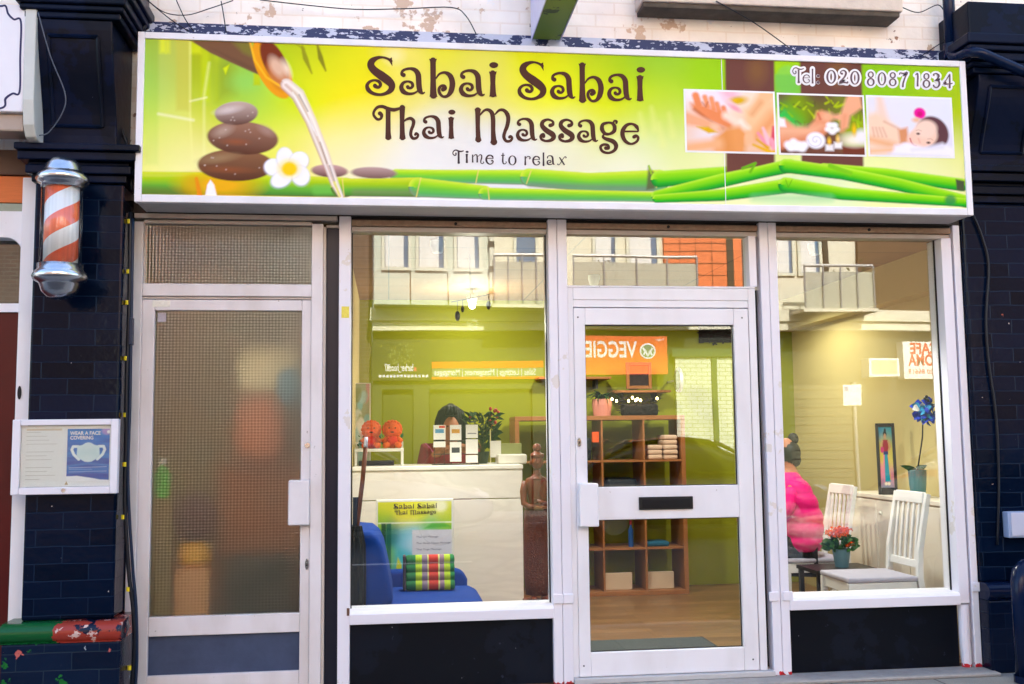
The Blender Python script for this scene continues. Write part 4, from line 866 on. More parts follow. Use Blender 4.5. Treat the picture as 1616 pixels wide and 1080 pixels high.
boxes('kick_panel', [(g0+.0004, g1-.0004, .034, .05, .14, .341)], mat('blue_grey_panel', lin(66, 76, 100), .25, noise=.35, nscale=9, bump=.1, bscale=200), sd, 0)
boxes('kick_plate', [(ax(309, 1072), ax(392, 1070), .010, .0122, .0505, .136)], grey_white, sd, .002)
boxes('pull_handle', [(ax(455, 790, -.04), ax(488, 790, -.04), -.05, .0116, az(470, 829, -.03), az(470, 758, -.03))], mat('handle_white', lin(222, 218, 220), .35), sd, .006)
MB().lathe([(.014, -.010), (.014, 0), (0, 0)], (ax(485, 703), .012, az(485, 703)), 16, 'y').build('lock', mat('chrome', (.6, .6, .6), .2, 1.), sd)
oval('latch', ax(484, 891), az(484, 891), .010, .03, sd, .012)
boxes('sticker', [(ax(247, 493), ax(260, 493), .034, .0355, az(250, 507), az(250, 492))], mat('pale_label', lin(176, 168, 176), .6, noise=.5, nscale=160), sd, 0)
boxes('hinge', [(ax(214, 617), ax(219, 617), .004, .0115, az(216, 624), az(216, 606))], rub, sd, 0)
boxes('paint_patch', [(ax(240, 476), ax(268, 476), .0105, .0118, az(250, 484), az(250, 474))], mat('cream_patch', lin(236, 228, 214), .6, noise=.3, nscale=60), sd, 0)
sf = thing('side_door_surround', 'white frame and patterned transom pane around the blurred side door', 'door frame', (-.87, 0, .02))
boxes('jamb', [(-1.368, -1.3166, 0, .1, .02, 2.545)], grey_white, sf, .004); boxes('jamb', [(-.4205, -.359, -.004, .1, .02, 2.545)], grey_white, sf, .004)
boxes('rail', [(-1.3162, -.4209, .0, .1, 2.139, 2.206), (-1.3162, -.4209, .02, .1, 2.126, 2.1385)], grey_white, sf, .003)
boxes('head', [(-1.3162, -.4209, .006, .1, 2.536, 2.556), (-1.365, -.282, -.01, .1, 2.5625, 2.588)], head, sf, .003)
boxes('gap_shade', [(-1.3162, -.4209, .045, .055, 2.1212, 2.1258)], rub, sf, 0)  # black strip set behind the top gap so it reads as shadow
boxes('trim', [(-.3586, -.3435, .01, .1, .02, 2.53), (-1.3162, -1.3095, .03, .035, 2.2065, 2.5355)], head, sf, .002)
boxes('transom_pane', [(-1.3092, -.4209, .036, .0372, 2.2065, 2.5355)], fg, sf, 0)
gp = MB().box(-.343, -.2725, .045, .06, .02, 2.53).build('dark_gap_panel', mat('gap_navy', lin(26, 28, 44), .35, noise=.4, nscale=2)); tag(gp, 'tall narrow dark panel between the side door and the left window', 'panel')
boxes('gap_head', [(-.343, -.2725, .03, .06, 2.5305, 2.545)], head, None, 0)['label'] = 'small pale cap at the top of the tall narrow dark panel'
bpy.data.objects['gap_head']['category'] = 'trim'

# ------------------------------------------------------------------ barber pole
bp_ = thing('barber_pole', 'red and white striped barber pole with chrome domes on the navy pilaster', 'barber pole', (-1.62, -.4, 2.05))
BX, BY = ax(97, 360, -.40), -.40
def Zb(py): return az(97, py, BY)
chrome = mat('scuffed_chrome', (.56, .57, .60), .22, 1., noise=.25, nscale=14, bump=.06, bscale=30)
def bprof(L): return [(r*.00325, Zb(y)) for r, y in L]
MB().lathe(bprof([(0, 248), (9, 249), (18, 253), (25, 261), (28, 270), (30, 274), (37, 278), (39, 284), (36, 290), (31, 293), (31, 297), (0, 297)]), (BX, BY, 0), 40).build('top_dome', chrome, bp_, smooth=True)
MB().lathe(bprof([(0, 474), (8, 473), (18, 469), (26, 460), (29, 450), (31, 447), (38, 443), (40, 437), (37, 430), (33, 427), (33, 418), (0, 418)]), (BX, BY, 0), 40).build('bottom_dome', chrome, bp_, smooth=True)
def stripes():
    m, nt, b = nodes_of('barber_stripes'); L = nt.links.new
    g = N(nt, 'ShaderNodeNewGeometry'); sb = N(nt, 'ShaderNodeVectorMath', operation='SUBTRACT'); sb.inputs[1].default_value = (BX, BY, 0); L(g.outputs['Position'], sb.inputs[0])
    s = N(nt, 'ShaderNodeSeparateXYZ'); L(sb.outputs[0], s.inputs[0])
    t = N(nt, 'ShaderNodeMath', operation='ARCTAN2'); L(s.outputs[0], t.inputs[0]); ng = N(nt, 'ShaderNodeMath', operation='MULTIPLY'); L(s.outputs[1], ng.inputs[0]); ng.inputs[1].default_value = -1; L(ng.outputs[0], t.inputs[1])
    k = N(nt, 'ShaderNodeMath', operation='MULTIPLY_ADD'); L(t.outputs[0], k.inputs[0]); k.inputs[1].default_value = -1/(2*math.pi)*1.5
    z = N(nt, 'ShaderNodeMath', operation='MULTIPLY'); L(s.outputs[2], z.inputs[0]); z.inputs[1].default_value = 1/.195; L(z.outputs[0], k.inputs[2])
    k2_ = N(nt, 'ShaderNodeMath', operation='ADD'); L(k.outputs[0], k2_.inputs[0]); k2_.inputs[1].default_value = .76-Zb(324)/.195
    f = N(nt, 'ShaderNodeMath', operation='FRACT'); L(k2_.outputs[0], f.inputs[0])
    r = N(nt, 'ShaderNodeValToRGB'); r.color_ramp.interpolation = 'LINEAR'; e = r.color_ramp.elements; e[0].position = .50; e[0].color = lin(236, 104, 66); e[1].position = .52; e[1].color = lin(232, 232, 238)
    L(f.outputs[0], r.inputs[0])
    nz = N(nt, 'ShaderNodeTexNoise'); mp = N(nt, 'ShaderNodeMapping'); mp.inputs['Scale'].default_value = (60, 60, 1.2); L(g.outputs['Position'], mp.inputs[0]); L(mp.outputs[0], nz.inputs['Vector']); nz.inputs['Scale'].default_value = 1
    mr = N(nt, 'ShaderNodeMapRange'); mr.inputs['To Min'].default_value = .75; mr.inputs['To Max'].default_value = 1.2; L(nz.outputs['Fac'], mr.inputs['Value'])
    hs = N(nt, 'ShaderNodeHueSaturation'); L(r.outputs[0], hs.inputs['Color']); L(mr.outputs[0], hs.inputs['Value']); L(hs.outputs[0], b.inputs['Base Color']); b.inputs['Roughness'].default_value = .4
    return m
MB().lathe([(.080, Zb(418)), (.080, Zb(297))], (BX, BY, 0), 40).build('striped_cylinder', stripes(), bp_, smooth=True)
tube_g = glass_mat('pole_glass', .07, smear=False)
MB().lathe([(.098, Zb(420)), (.098, Zb(295))], (BX, BY, 0), 40).build('glass_tube', tube_g, bp_, smooth=True)
for a_, b_ in ((290, 276), (445, 431)): boxes('wall_bracket', [(BX-.03, BX+.03, BY+.03, -.2005, Zb(a_), Zb(b_))], chrome, bp_, .003)
rng2 = np.random.default_rng(3)

# ------------------------------------------------------------------ notice board
nb = thing('notice_board', 'white framed notice case with a blue face covering poster on the left pilaster', 'notice board', (-1.61, -.22, 1.1))
nx0, nx1, nz0, nz1 = -1.871, -1.360, 1.100, 1.475; NY = -.242
boxes('case_frame', frame_boxes(nx0, nx1, nz0, nz1, .038, .036, .036, .030, NY, -.2005), mat('lilac_white', (.76, .75, .80), .35, noise=.05), nb, .004)
boxes('backing', [(nx0+.04, nx1-.038, NY+.018, NY+.024, nz0+.038, nz1-.032)], mat('paper_white', (.80, .80, .84), .6, noise=.05), nb, 0)
lt = boxes('printed_letter', [(ax(36, 720, NY), ax(97, 720, NY), NY+.0165, NY+.0175, az(60, 768, NY), az(60, 676, NY))], mat('paper_warm', (.80, .80, .82), .7, noise=.06), nb, 0)
lm = MB(); px0, px1 = ax(39, 720, NY), ax(95, 720, NY)
for i in range(13):
    z = az(60, 683+i*6.2, NY); w = rng2.uniform(.55, .95) if i % 4 else .4
    if i in (4, 8): continue
    lm.box(px0, px0+(px1-px0)*w, NY+.0158, NY+.0164, z, z+.0028)
lm.build('faded_print', mat('faded_grey', (.55, .54, .53), .7), lt); boxes('heading_print', [(px0, px1, NY+.0158, NY+.0164, az(60, 680, NY), az(60, 677, NY))], mat('faded_orange', (.66, .55, .45), .7), lt, 0)
def mask_poster(k):
    k.c[:] = lin(22, 108, 190)[:3]
    for i in range(26):
        y = rng2.uniform(0, 118); c = [(60,150,220),(14,80,170),(30,120,205),(20,70,160)][i % 4]; k.line([(0, y), (50, y+rng2.uniform(-8, 8)), (100, y+rng2.uniform(-6, 6))], rng2.uniform(3, 9), c, 6, .55)
    k.rect(0,112,100,126,(22,60,160),8,.7); k.ell(93,6,12,9,(190,150,210),0,5,.7); k.ell(97,8,4,4,(236,236,244),0,2)
    for s_ in (-1, 1):
        k.line([(50+s_*24,44),(50+s_*36,44),(50+s_*39,52),(50+s_*34,64),(50+s_*22,76)], 6.5, (226,236,240), 1.5)
    k.poly([(24,43),(36,40),(44,35),(50,34),(56,35),(64,40),(76,43),(77,66),(68,76),(58,82),(50,83),(42,82),(32,76),(23,66)], (208,226,232), 2); k.poly([(30,50),(70,50),(70,66),(30,66)], (196,220,226), 9, .7)
    k.line([(6,97),(94,95)], 1.6, (170,196,232), 1.2, .8); k.line([(6,101),(60,101)], 1.2, (150,186,232), 1.2, .7); k.line([(6,107),(94,106)], 1.6, (170,196,232), 1.2, .7)
    k.poly([(-2,118),(25,117),(55,122),(80,127),(102,128),(102,140),(-2,140)], (236,236,244), 1.5)
m0, m1, mz0, mz1 = ax(104, 720, NY), ax(171, 720, NY), az(137, 760, NY), az(137, 677, NY)
pm = sheet('face_covering_poster', (m0, NY+.0165, mz0), (m1-m0, 0, 0), (0, 0, mz1-mz0), 110, 136, mask_poster, print_mat('poster_print', .4), nb, uv=lambda P: ((P[:, 0]-m0)/(m1-m0)*100, (mz1-P[:, 2])/(mz1-mz0)*131))
wi = mat('white_ink', (.8, .8, .8))
text_mesh('WEAR A FACE', .0175, wi, pm, 'poster_lettering', (m0+.013, NY+.0158, mz1-.030), width=.148, bold=.02); text_mesh('COVERING', .0175, wi, pm, 'poster_lettering', (m0+.013, NY+.0158, mz1-.053), width=.112, bold=.02)
MB().prism([(ax(103, 763, NY)+dx, az(103, 763, NY)+dz) for dx, dz in ((-.009, -.008), (.009, -.008), (0, .010))], NY+.0158, NY+.0163).build('small_emblem', mat('tan_ink', (.5, .36, .22), .6), nb)
boxes('glass_front', [(nx0+.04, nx1-.038, NY+.009, NY+.0098, nz0+.038, nz1-.032)], glass_mat('case_glass', .06, smear=False), nb, 0)
MB().lathe([(.010, -.004), (.010, 0), (0, 0)], (ax(100, 774, NY), NY, az(100, 774, NY)), 14, 'y').build('cam_lock', chrome, nb)

# ------------------------------------------------------------------ cables
cb = mat('cable_black', (.006, .008, .014), .4)
def cable(label, pts, r, name='cable', m=cb, group=None):
    q = [(*p[:2], 0) if len(p) == 2 else p for p in pts]
    o = MB().tube(pts, r, 6).build(name, m, None, smooth=True); tag(o, label, 'cable', group); return o
def path(L, k=5): 
    P = [np.array(at(*p)) for p in L]; out = []
    for i in range(len(P)-1):
        a, b, c, d_ = P[max(i-1, 0)], P[i], P[i+1], P[min(i+2, len(P)-1)]
        for j in range(k):
            t = j/k; out.append(tuple(.5*((2*b)+(-a+c)*t+(2*a-5*b+4*c-d_)*t*t+(-a+3*b-3*c+d_)*t**3)))
    out.append(tuple(P[-1])); return out
cY = -.125
bun = thing('cable_bundle', 'thick black cable bundle with yellow tape marks running down beside the side door', 'cable', (-1.345, cY, 0))
MB().tube(path([(206,335,cY),(204,480,cY),(200,600,cY),(199,690,cY),(197,790,cY),(203,900,cY),(210,960,cY),(212,1020,cY),(206,1110,cY)]), .011, 8).build('main_cable', cb, bun, smooth=True)
MB().tube(path([(210,345,cY),(207,520,cY),(205,640,cY),(202,760,cY),(209,890,cY),(215,960,cY),(216,1040,cY),(212,1110,cY)]), .008, 8).build('thin_cable', mat('cable_navy', (.008, .02, .05), .35), bun, smooth=True)
boxes('conduit', [(ax(205, 500, cY), ax(211, 500, cY), cY-.02, cY+.02, az(208, 545, cY), az(208, 502, cY))], mat('cable_navy', (.008, .02, .05)), bun, .004)
ye = mat('yellow_tape', lin(226, 206, 40), .5, noise=.2)
for px, py in ((203,429),(201,478),(199,566),(198,655),(197,733),(195,816),(203,930),(205,1054),(204,350)):
    c = at(px, py, cY); MB().tube([(c.x, c.y, c.z-.011), (c.x, c.y, c.z+.011)], .0125, 8).build('yellow_tape', ye, bun)
uy = -.03
cable('thick black cable curling over the corner left of the green sign', path([(221,-10,-.06),(230,20,-.06),(228,42,-.06),(217,55,-.06)]), .011)
cable('thin sagging wire crossing the cream wall above the spout on the sign', path([(232,0,uy),(260,20,uy),(295,24,uy),(330,14,uy),(368,1,uy)]), .0028)
for L_, lab in (([(234,2,uy),(268,30,uy),(298,50,uy)], 'thin straight wire slanting down from the top left corner of the cream wall'),
               ([(278,0,uy),(292,30,uy),(306,50,uy)], 'thin wire slanting steeply to the sign top left of the spout'),
               ([(349,2,uy),(353,25,uy),(357,52,uy)], 'short near vertical wire dropping to the sign above the bamboo leaf'),
               ([(410,0,uy),(480,8,uy),(560,15,uy),(640,14,uy),(712,12,uy),(735,25,uy),(752,55,uy)], 'long black wire along the cream wall that drops left of the projecting sign'),
               ([(1130,2,-.15),(1190,36,-.1),(1246,76,-.05)], 'thin wire slanting below the stone sill to the sign'),
               ([(1490,65,uy),(1470,78,uy),(1452,90,uy)], 'thin wire slanting to the sign beside the blue downpipe'),
               ([(1424,12,uy),(1450,20,uy),(1480,8,uy),(1492,22,uy)], 'tangled thin cable right of the stone sill')):
    cable(lab, path(L_), .0032)
cable('black cable hanging down the face of the right navy pilaster', path([(1536,340,-.045),(1550,375,-.045),(1560,420,-.045),(1556,500,-.045),(1560,570,-.045),(1572,660,-.045),(1576,760,-.045),(1574,860,-.045)]), .007)
cable('loose grey wire curling over the console above the barber pole', path([(60,20,-.46),(80,90,-.40),(102,145,-.36),(100,175,-.34),(78,208,-.31),(62,214,-.33)]), .003, m=mat('wire_grey', (.10, .12, .16), .5))
cable('bunch of black cables behind the left end of the green sign', path([(196,62,-.14),(186,130,-.14),(188,190,-.14),(204,240,-.14),(208,300,-.14)]), .010)

# ------------------------------------------------------------------ right edge: downpipe, meter box, pipe
dp = thing('downpipe', 'dark blue downpipe that bends right over the top corner of the sign', 'pipe', (3.36, -.08, 3.5))
r0 = ax(1499, 40, -.09)
MB().tube([(r0, -.09, 4.3), (r0, -.09, az(1499, 85, -.09))], .034, 16).build('pipe', navy, dp, smooth=True)
MB().tube(path([(1499,84,-.09),(1510,90,-.16),(1526,84,-.26),(1545,84,-.33),(1580,98,-.33),(1640,124,-.33)]), .031, 14).build('bent_arm', navy, dp, smooth=True)
MB().lathe([(.042, az(1499, 70, -.09)), (.042, az(1499, 92, -.09))], (r0, -.09, 0), 16).build('collar', navy, dp)
mb_ = thing('meter_box', 'small pale blue grey box fixed low on the right navy pilaster', 'box', (3.75, -.15, .95))
boxes('box_body', [(ax(1590, 828, -.08), ax(1590, 828, -.08)+.16, -.09, -.031, az(1600, 849, -.08), az(1600, 808, -.08))], mat('pale_blue', lin(150, 170, 204), .5, noise=.1), mb_, .006)
boxes('lid', [(ax(1590, 828, -.08)+.015, ax(1590, 828, -.08)+.15, -.096, -.0905, az(1600, 849, -.08)+.012, az(1600, 808, -.08)-.004)], mat('pale_lid', lin(186, 192, 212), .5, noise=.1), mb_, .003)
bo = thing('gas_pipe', 'thick dark navy pipe with a rounded elbow standing at the bottom right corner', 'pipe', (3.6, -.3, 0))
xb_ = ax(1607, 960, -.3)
MB().tube([(xb_, -.32, 0), (xb_, -.32, .48), (xb_+.004, -.316, .54), (xb_+.02, -.30, .585), (xb_+.06, -.28, .61), (xb_+.13, -.27, .615), (xb_+.4, -.27, .615)], .045, 16).build('pipe', navy, bo, smooth=True)
MB().lathe([(.054, .005), (.054, .04)], (xb_, -.32, 0), 16).build('foot_collar', navy, bo)

# ------------------------------------------------------------------ the neighbouring shop at the left edge
nf = thing('neighbour_fascia', 'white fascia box with a navy scalloped border line at the left edge', 'shop sign', (-2.4, -.3, 2.98))
fy = -.40
fx = ax(38, 100, fy); fz0, fz1 = az(38, 177, fy), az(38, 8, fy)
boxes('panel', [(-4.5, fx, fy, -.21, fz0, fz1)], mat('lilac_white', (.76, .75, .80), .35), nf, .006)
bl = Letters(lambda x, y, k: (lambda p: (p.x, fy-.0012-.00003*k, p.z))(at(x, y, fy)))
bl.stroke([(-60,5,3.9),(-30,9,3.2),(0,10,3.2),(9,10,3.2),(13,22,3.2),(22,31,3.2),(33,34,3.2),(32,90,3.2),(31,145,3.2),(20,148,3.2),(9,156,3.9),(2,171,3.2),(-60,172,3.2)], k=8)
bl.build('border_line', mat('navy_ink', lin(40, 40, 84), .4), nf)
MB().prism([(fy-.012, fz1+.01), (fy-.012, fz0+.06), (fy+.01, fz0-.06), (fy+.045, fz0-.115), (fy+.08, fz0-.125), (-.205, fz0-.125), (-.205, fz1+.01)], fx+.001, fx+.055, 'x').build('end_console', mat('pale_grey_paint', lin(196, 200, 196), .45, noise=.12), nf, .006)
boxes('soffit', [(-4.5, fx-.002, fy+.03, -.21, fz0-.09, fz0-.0005)], mat('taupe', lin(168, 152, 140), .5, noise=.15), nf, .01)
nw = thing('neighbour_shopfront', 'white framed shopfront with an arched window over a dark red panel at the left edge', 'shopfront', (-2.3, -.03, 0))
ny = -.10
xpr = ax(47, 520, ny)+.015
boxes('corner_post', [(ax(36, 560, ny)-.03, xpr, ny, .02, .0, 2.75)], white, nw, .004)
xl = ax(36, 560, ny)-.0305
zt, zb2 = az(20, 350, ny), az(20, 480, ny)
arch = [(-4.2, zb2+.02), (-4.2, zt+.02), (xl, zt+.02), (xl, zb2+.02)]
# arched head: frame plate with a rounded opening
def archplate():
    b = MB(); cx, cz, rr = ax(4, 430, ny), az(4, 405, ny), ax(33, 430, ny)-ax(4, 430, ny)
    pts = [(cx+rr*math.cos(R(a)), cz+rr*1.15*math.sin(R(a))) for a in range(0, 91, 10)]
    outer = [(xl, cz), (xl, zt+.06)]
    poly = pts + [(-4.2, pts[-1][1]), (-4.2, zt+.06), (xl, zt+.06), (xl, zb2-.04), (-4.2, zb2-.04), (-4.2, zb2+.006), (cx+rr, zb2+.006)]
    b.prism(poly, ny+.02, .018); return b.build('arched_frame', white, nw, .003)
archplate()
boxes('window_pane', [(-4.2, xl-.001, .02, .0212, zb2-.03, zt+.05)], clear, nw, 0)
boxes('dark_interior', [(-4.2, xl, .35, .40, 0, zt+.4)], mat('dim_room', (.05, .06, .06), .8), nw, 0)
boxes('mid_rail', [(-4.2, xl-.0005, ny+.012, .018, az(20, 492, ny), zb2-.0405)], white, nw, .004)
boxes('red_panel', [(-4.2, xl-.0005, ny+.03, .018, .02, az(20, 492, ny)-.0005)], mat('dark_red', lin(76, 16, 16), .3, noise=.3, nscale=2), nw, 0)
boxes('orange_louvre', [(-4.2, xl+.03, ny+.03, .018, az(20, 318, ny), az(20, 276, ny))], mat('orange_wood', lin(206, 112, 56), .5, noise=.2, nscale=10, stretch=(1, 1, 14)), nw, .002)
boxes('green_trim', [(-4.2, xl+.03, ny+.035, .018, az(20, 344, ny), az(20, 319, ny))], mat('sage', lin(150, 156, 138), .5, noise=.2), nw, .002)
boxes('head_board', [(-4.2, xl+.03, ny+.01, .018, az(20, 275, ny), 2.9)], mat('umber', lin(92, 70, 58), .6, noise=.3), nw, .003)
oval('escutcheon', ax(31, 620, ny), az(31, 620, ny), .010, .035, nw, ny, rub)
# blank party walls close the block on both sides
for lab, a, b in (('plain dark brick wall beyond the arched neighbour shopfront', -7, -1.83), ('plain dark brick wall beyond the right navy pilaster', 3.81, 9)):
    o = MB().box(a, b, .42 if a < 0 else .02, .7, 0, 2.655).build('party_wall', navy_tile); tag(o, lab, 'wall')
# ------------------------------------------------------------------ inside the shop
FZ, CZ, BY_, RX = .03, 2.58, 3.35, 3.70
def planks():
    m, nt, b = nodes_of('laminate'); L = nt.links.new; g = N(nt, 'ShaderNodeNewGeometry')
    br = N(nt, 'ShaderNodeTexBrick'); br.inputs['Scale'].default_value = 1; br.inputs['Brick Width'].default_value = 1.2; br.inputs['Row Height'].default_value = .13; br.inputs['Mortar Size'].default_value = .002
    br.inputs['Color1'].default_value = lin(140, 104, 66); br.inputs['Color2'].default_value = lin(112, 80, 50); br.inputs['Mortar'].default_value = lin(70, 46, 28); L(g.outputs['Position'], br.inputs['Vector'])
    mp = N(nt, 'ShaderNodeMapping'); mp.inputs['Scale'].default_value = (1.2, 14, 1); L(g.outputs['Position'], mp.inputs[0])
    nz = N(nt, 'ShaderNodeTexNoise'); nz.inputs['Scale'].default_value = 3; nz.inputs['Detail'].default_value = 8; L(mp.outputs[0], nz.inputs['Vector'])
    mr = N(nt, 'ShaderNodeMapRange'); mr.inputs['To Min'].default_value = .55; mr.inputs['To Max'].default_value = 1.4; L(nz.outputs['Fac'], mr.inputs['Value'])
    hs = N(nt, 'ShaderNodeHueSaturation'); L(br.outputs['Color'], hs.inputs['Color']); L(mr.outputs[0], hs.inputs['Value']); L(hs.outputs[0], b.inputs['Base Color']); b.inputs['Roughness'].default_value = .35
    return m
struct(MB().box(-1.37, RX+.1, .061, BY_+.1, -.05, FZ).build('floor', planks()))
lime = mat('lime_wall', lin(138, 143, 38), .95, spec=.05, noise=.06, nscale=2, bump=.05, bscale=80)
creamw = mat('cream_wall', lin(186, 171, 118), .95, spec=.05, noise=.06, nscale=2, bump=.05, bscale=80)
def wall(name, b, m, lab):
    o = MB().box(*b).build(name, m); tag(o, lab, 'wall'); return o
wall('back_wall', (-1.45, RX+.1, BY_, BY_+.1, FZ, CZ), lime, 'lime green back wall inside the shop behind the counter and shelves')
wall('partition_wall', (-.335, -.255, .165, BY_-.001, FZ, CZ), creamw, 'pale partition between the side hallway and the shop at the left of the counter')
wall('side_wall', (RX, RX+.1, .165, BY_-.001, FZ, CZ), creamw, 'cream right hand wall behind the white chairs and blue orchid')
wall('wall_bulkhead', (RX-.13, RX-.0005, .34, BY_-.002, 2.30, CZ-.001), creamw, 'boxed cream bulkhead running under the ceiling above the orchid')
wall('return_wall', (3.385, RX-.001, .161, .335, FZ, CZ-.002), creamw, 'short wall return behind the right window edge')
wall('gap_block', (-1.40, 3.43, .004, .16, 2.5895, 2.659), mat('gap_block_dark', lin(60, 54, 50), .6), 'added dark block hidden over the shopfront frames to close a light gap')  # unseen filler, added to stop light leaking in above the frames
def tiles():
    m, nt, b = nodes_of('ceiling_panels'); L = nt.links.new; g = N(nt, 'ShaderNodeNewGeometry')
    br = N(nt, 'ShaderNodeTexBrick'); br.inputs['Scale'].default_value = 1; br.inputs['Brick Width'].default_value = 1.2; br.inputs['Row Height'].default_value = .42; br.inputs['Mortar Size'].default_value = .006; br.offset = 0
    br.inputs['Color1'].default_value = lin(146, 112, 76); br.inputs['Color2'].default_value = lin(136, 102, 68); br.inputs['Mortar'].default_value = lin(96, 76, 54); L(g.outputs['Position'], br.inputs['Vector'])
    nz = N(nt, 'ShaderNodeTexNoise'); nz.inputs['Scale'].default_value = 3; nz.inputs['Detail'].default_value = 6; L(g.outputs['Position'], nz.inputs['Vector'])
    mr = N(nt, 'ShaderNodeMapRange'); mr.inputs['To Min'].default_value = .8; mr.inputs['To Max'].default_value = 1.15; L(nz.outputs['Fac'], mr.inputs['Value'])
    hs = N(nt, 'ShaderNodeHueSaturation'); L(br.outputs['Color'], hs.inputs['Color']); L(mr.outputs[0], hs.inputs['Value']); L(hs.outputs[0], b.inputs['Base Color']); b.inputs['Roughness'].default_value = .8
    return m
struct(MB().box(-1.45, RX+.1, .161, BY_+.1, CZ, 2.657).build('ceiling', tiles()))

# lamps under the ceiling
def ceiling_lamp(x, y, p, lab, col=(1, .93, .78), spot=False, drop=0.):
    z = CZ-drop; t = thing('ceiling_spotlight', lab, 'lamp', (x, y, CZ)); lw = mat('lamp_white', (.7, .7, .68), .4)
    MB().lathe([(.045, z-.001), (.045, z-.03), (.032, z-.075)], (x, y, 0), 20).build('housing', lw, t, smooth=False)
    if drop: MB().tube([(x, y, CZ-.001), (x, y, z)], .008, 8).build('drop_rod', lw, t)
    if spot is True: MB().lathe([(.026, z-.074), (0, z-.074)], (x, y, 0), 16).build('lens', mat('lens', (.5, .5, .5), .2), t)
    else: MB().ball((x, y, z-.09), .026).build('bulb', mat('bulb_glow', (1, .95, .85), emit=(1, .9, .72), estr=8), t, smooth=True)
    l = bpy.data.lights.new('lamp_light', 'POINT' if spot == 2 and spot is not True else 'SPOT')
    if l.type == 'SPOT': l.spot_size = R(170 if y > 1.5 else 112); l.spot_blend = .35 if y > 1.5 else .6
    l.energy = p; l.color = col; l.shadow_soft_size = .05
    o = bpy.data.objects.new('lamp_light', l); COL.objects.link(o); o.location = (x, y, z-(.24 if spot is not True else .16)); o.parent = t; o.matrix_parent_inverse = Matrix.Translation(Vector((-x, -y, -CZ)))
q = at(745, 466, 2.65)
ceiling_lamp(q.x, 2.65, 7.0, 'small lit ceiling spotlight near the green back wall above the receptionist', (1, .94, .80), 2, .05)
ceiling_lamp(3.0, 2.3, 13, 'small ceiling spotlight lighting the cream wall by the white chairs', (1, .94, .80), True)
ceiling_lamp(1.55, 1.9, 22, 'added unseen ceiling spotlight over the floor behind the glass shop door', (1, .94, .80), True)  # added light for the middle of the room, no fitting seen
ceiling_lamp(.30, .62, 34, 'added unseen ceiling spotlight near the glass above the blue sofa', (1, .97, .95), True)  # added fill light for the counter front and sofa, no fitting seen
ceiling_lamp(2.72, .55, 27, 'added unseen ceiling spotlight near the glass above the white chairs', (1, .97, .95), True)  # added fill light for the chairs and pink jacket, no fitting seen

# reception counter
def marble():
    m, nt, b = nodes_of('pale_marble'); L = nt.links.new; g = N(nt, 'ShaderNodeNewGeometry')
    nz = N(nt, 'ShaderNodeTexNoise'); nz.inputs['Scale'].default_value = 1.6; nz.inputs['Detail'].default_value = 9; nz.inputs['Distortion'].default_value = 1.6; mp = N(nt, 'ShaderNodeMapping'); mp.inputs['Rotation'].default_value = (0, R(28), 0); mp.inputs['Scale'].default_value = (.8, 1, 3.2)
    L(g.outputs['Position'], mp.inputs[0]); L(mp.outputs[0], nz.inputs['Vector'])
    r = N(nt, 'ShaderNodeValToRGB'); e = r.color_ramp.elements; e[0].position = .40; e[0].color = lin(226, 220, 212); e[1].position = .62; e[1].color = lin(222, 216, 210); n = r.color_ramp.elements.new(.5); n.color = lin(216, 210, 203); L(nz.outputs['Fac'], r.inputs[0])
    L(r.outputs[0], b.inputs['Base Color']); b.inputs['Roughness'].default_value = .25
    return m
mb = marble(); CY = 1.62; CT = 1.165
ct = thing('reception_counter', 'pale marble fronted reception counter in the left window with a woman behind it', 'counter', (.35, CY, FZ))
cx1 = ax(825, 800, CY)
boxes('front_panel', [(-.252, cx1, CY, CY+.03, FZ, .925), (-.252, cx1, CY, CY+.03, .931, CT-.03)], mb, ct, .003)
boxes('counter_top', [(-.252, cx1+.004, CY-.012, CY+.62, CT-.0295, CT)], mat('counter_white', lin(226, 222, 214), .3, noise=.05), ct, .005)
boxes('side_panel', [(cx1-.03, cx1, CY+.0305, CY+.6, FZ, CT-.03)], mb, ct, .003)

skin_l = mat('skin_tan', lin(168, 110, 82), .5, noise=.08, nscale=20); hair = mat('black_hair', lin(16, 13, 15), .5, noise=.5, nscale=40, stretch=(1, 1, .1), spec=.2)
# receptionist, seated behind the counter, one forearm raised
h = at(712, 688, 2.32); sx = h.x
pe = thing('person', 'person with long dark hair in a maroon top sitting behind the counter', 'person', (sx, 2.4, FZ))
Pp = [(sx,2.42,.62,.15,.12),(sx,2.42,.82,.14,.11),(sx,2.41,1.04,.155,.11),(sx,2.40,1.20,.14,.09),(sx,2.385,1.265,.055,.055),(sx,2.36,1.305,.062,.07),(sx,2.355,1.37,.074,.088),(sx,2.36,1.45,.066,.078),(sx,2.37,1.495,.03,.035),
      (sx-.185,2.40,1.215,.062,.06),(sx-.225,2.34,.98,.046,.046),(sx-.13,2.20,.985+.2,.036,.034),(sx-.065,2.18,1.215,.028,.024),
      (sx+.185,2.40,1.215,.062,.06),(sx+.235,2.30,.99,.046,.046),(sx+.15,2.17,1.19,.035,.034),(sx+.075,2.15,1.225,.028,.024),
      (sx-.09,2.40,.60,.09,.09),(sx-.10,2.05,.56,.07,.07),(sx-.10,2.02,.12,.05,.05),(sx+.09,2.40,.60,.09,.09),(sx+.10,2.05,.56,.07,.07),(sx+.10,2.02,.12,.05,.05)]
E_ = [(0,1),(1,2),(2,3),(3,4),(4,5),(5,6),(6,7),(7,8),(3,9),(9,10),(10,11),(11,12),(3,13),(13,14),(14,15),(15,16),(0,17),(17,18),(18,19),(0,20),(20,21),(21,22)]
n0 = len(Pp)
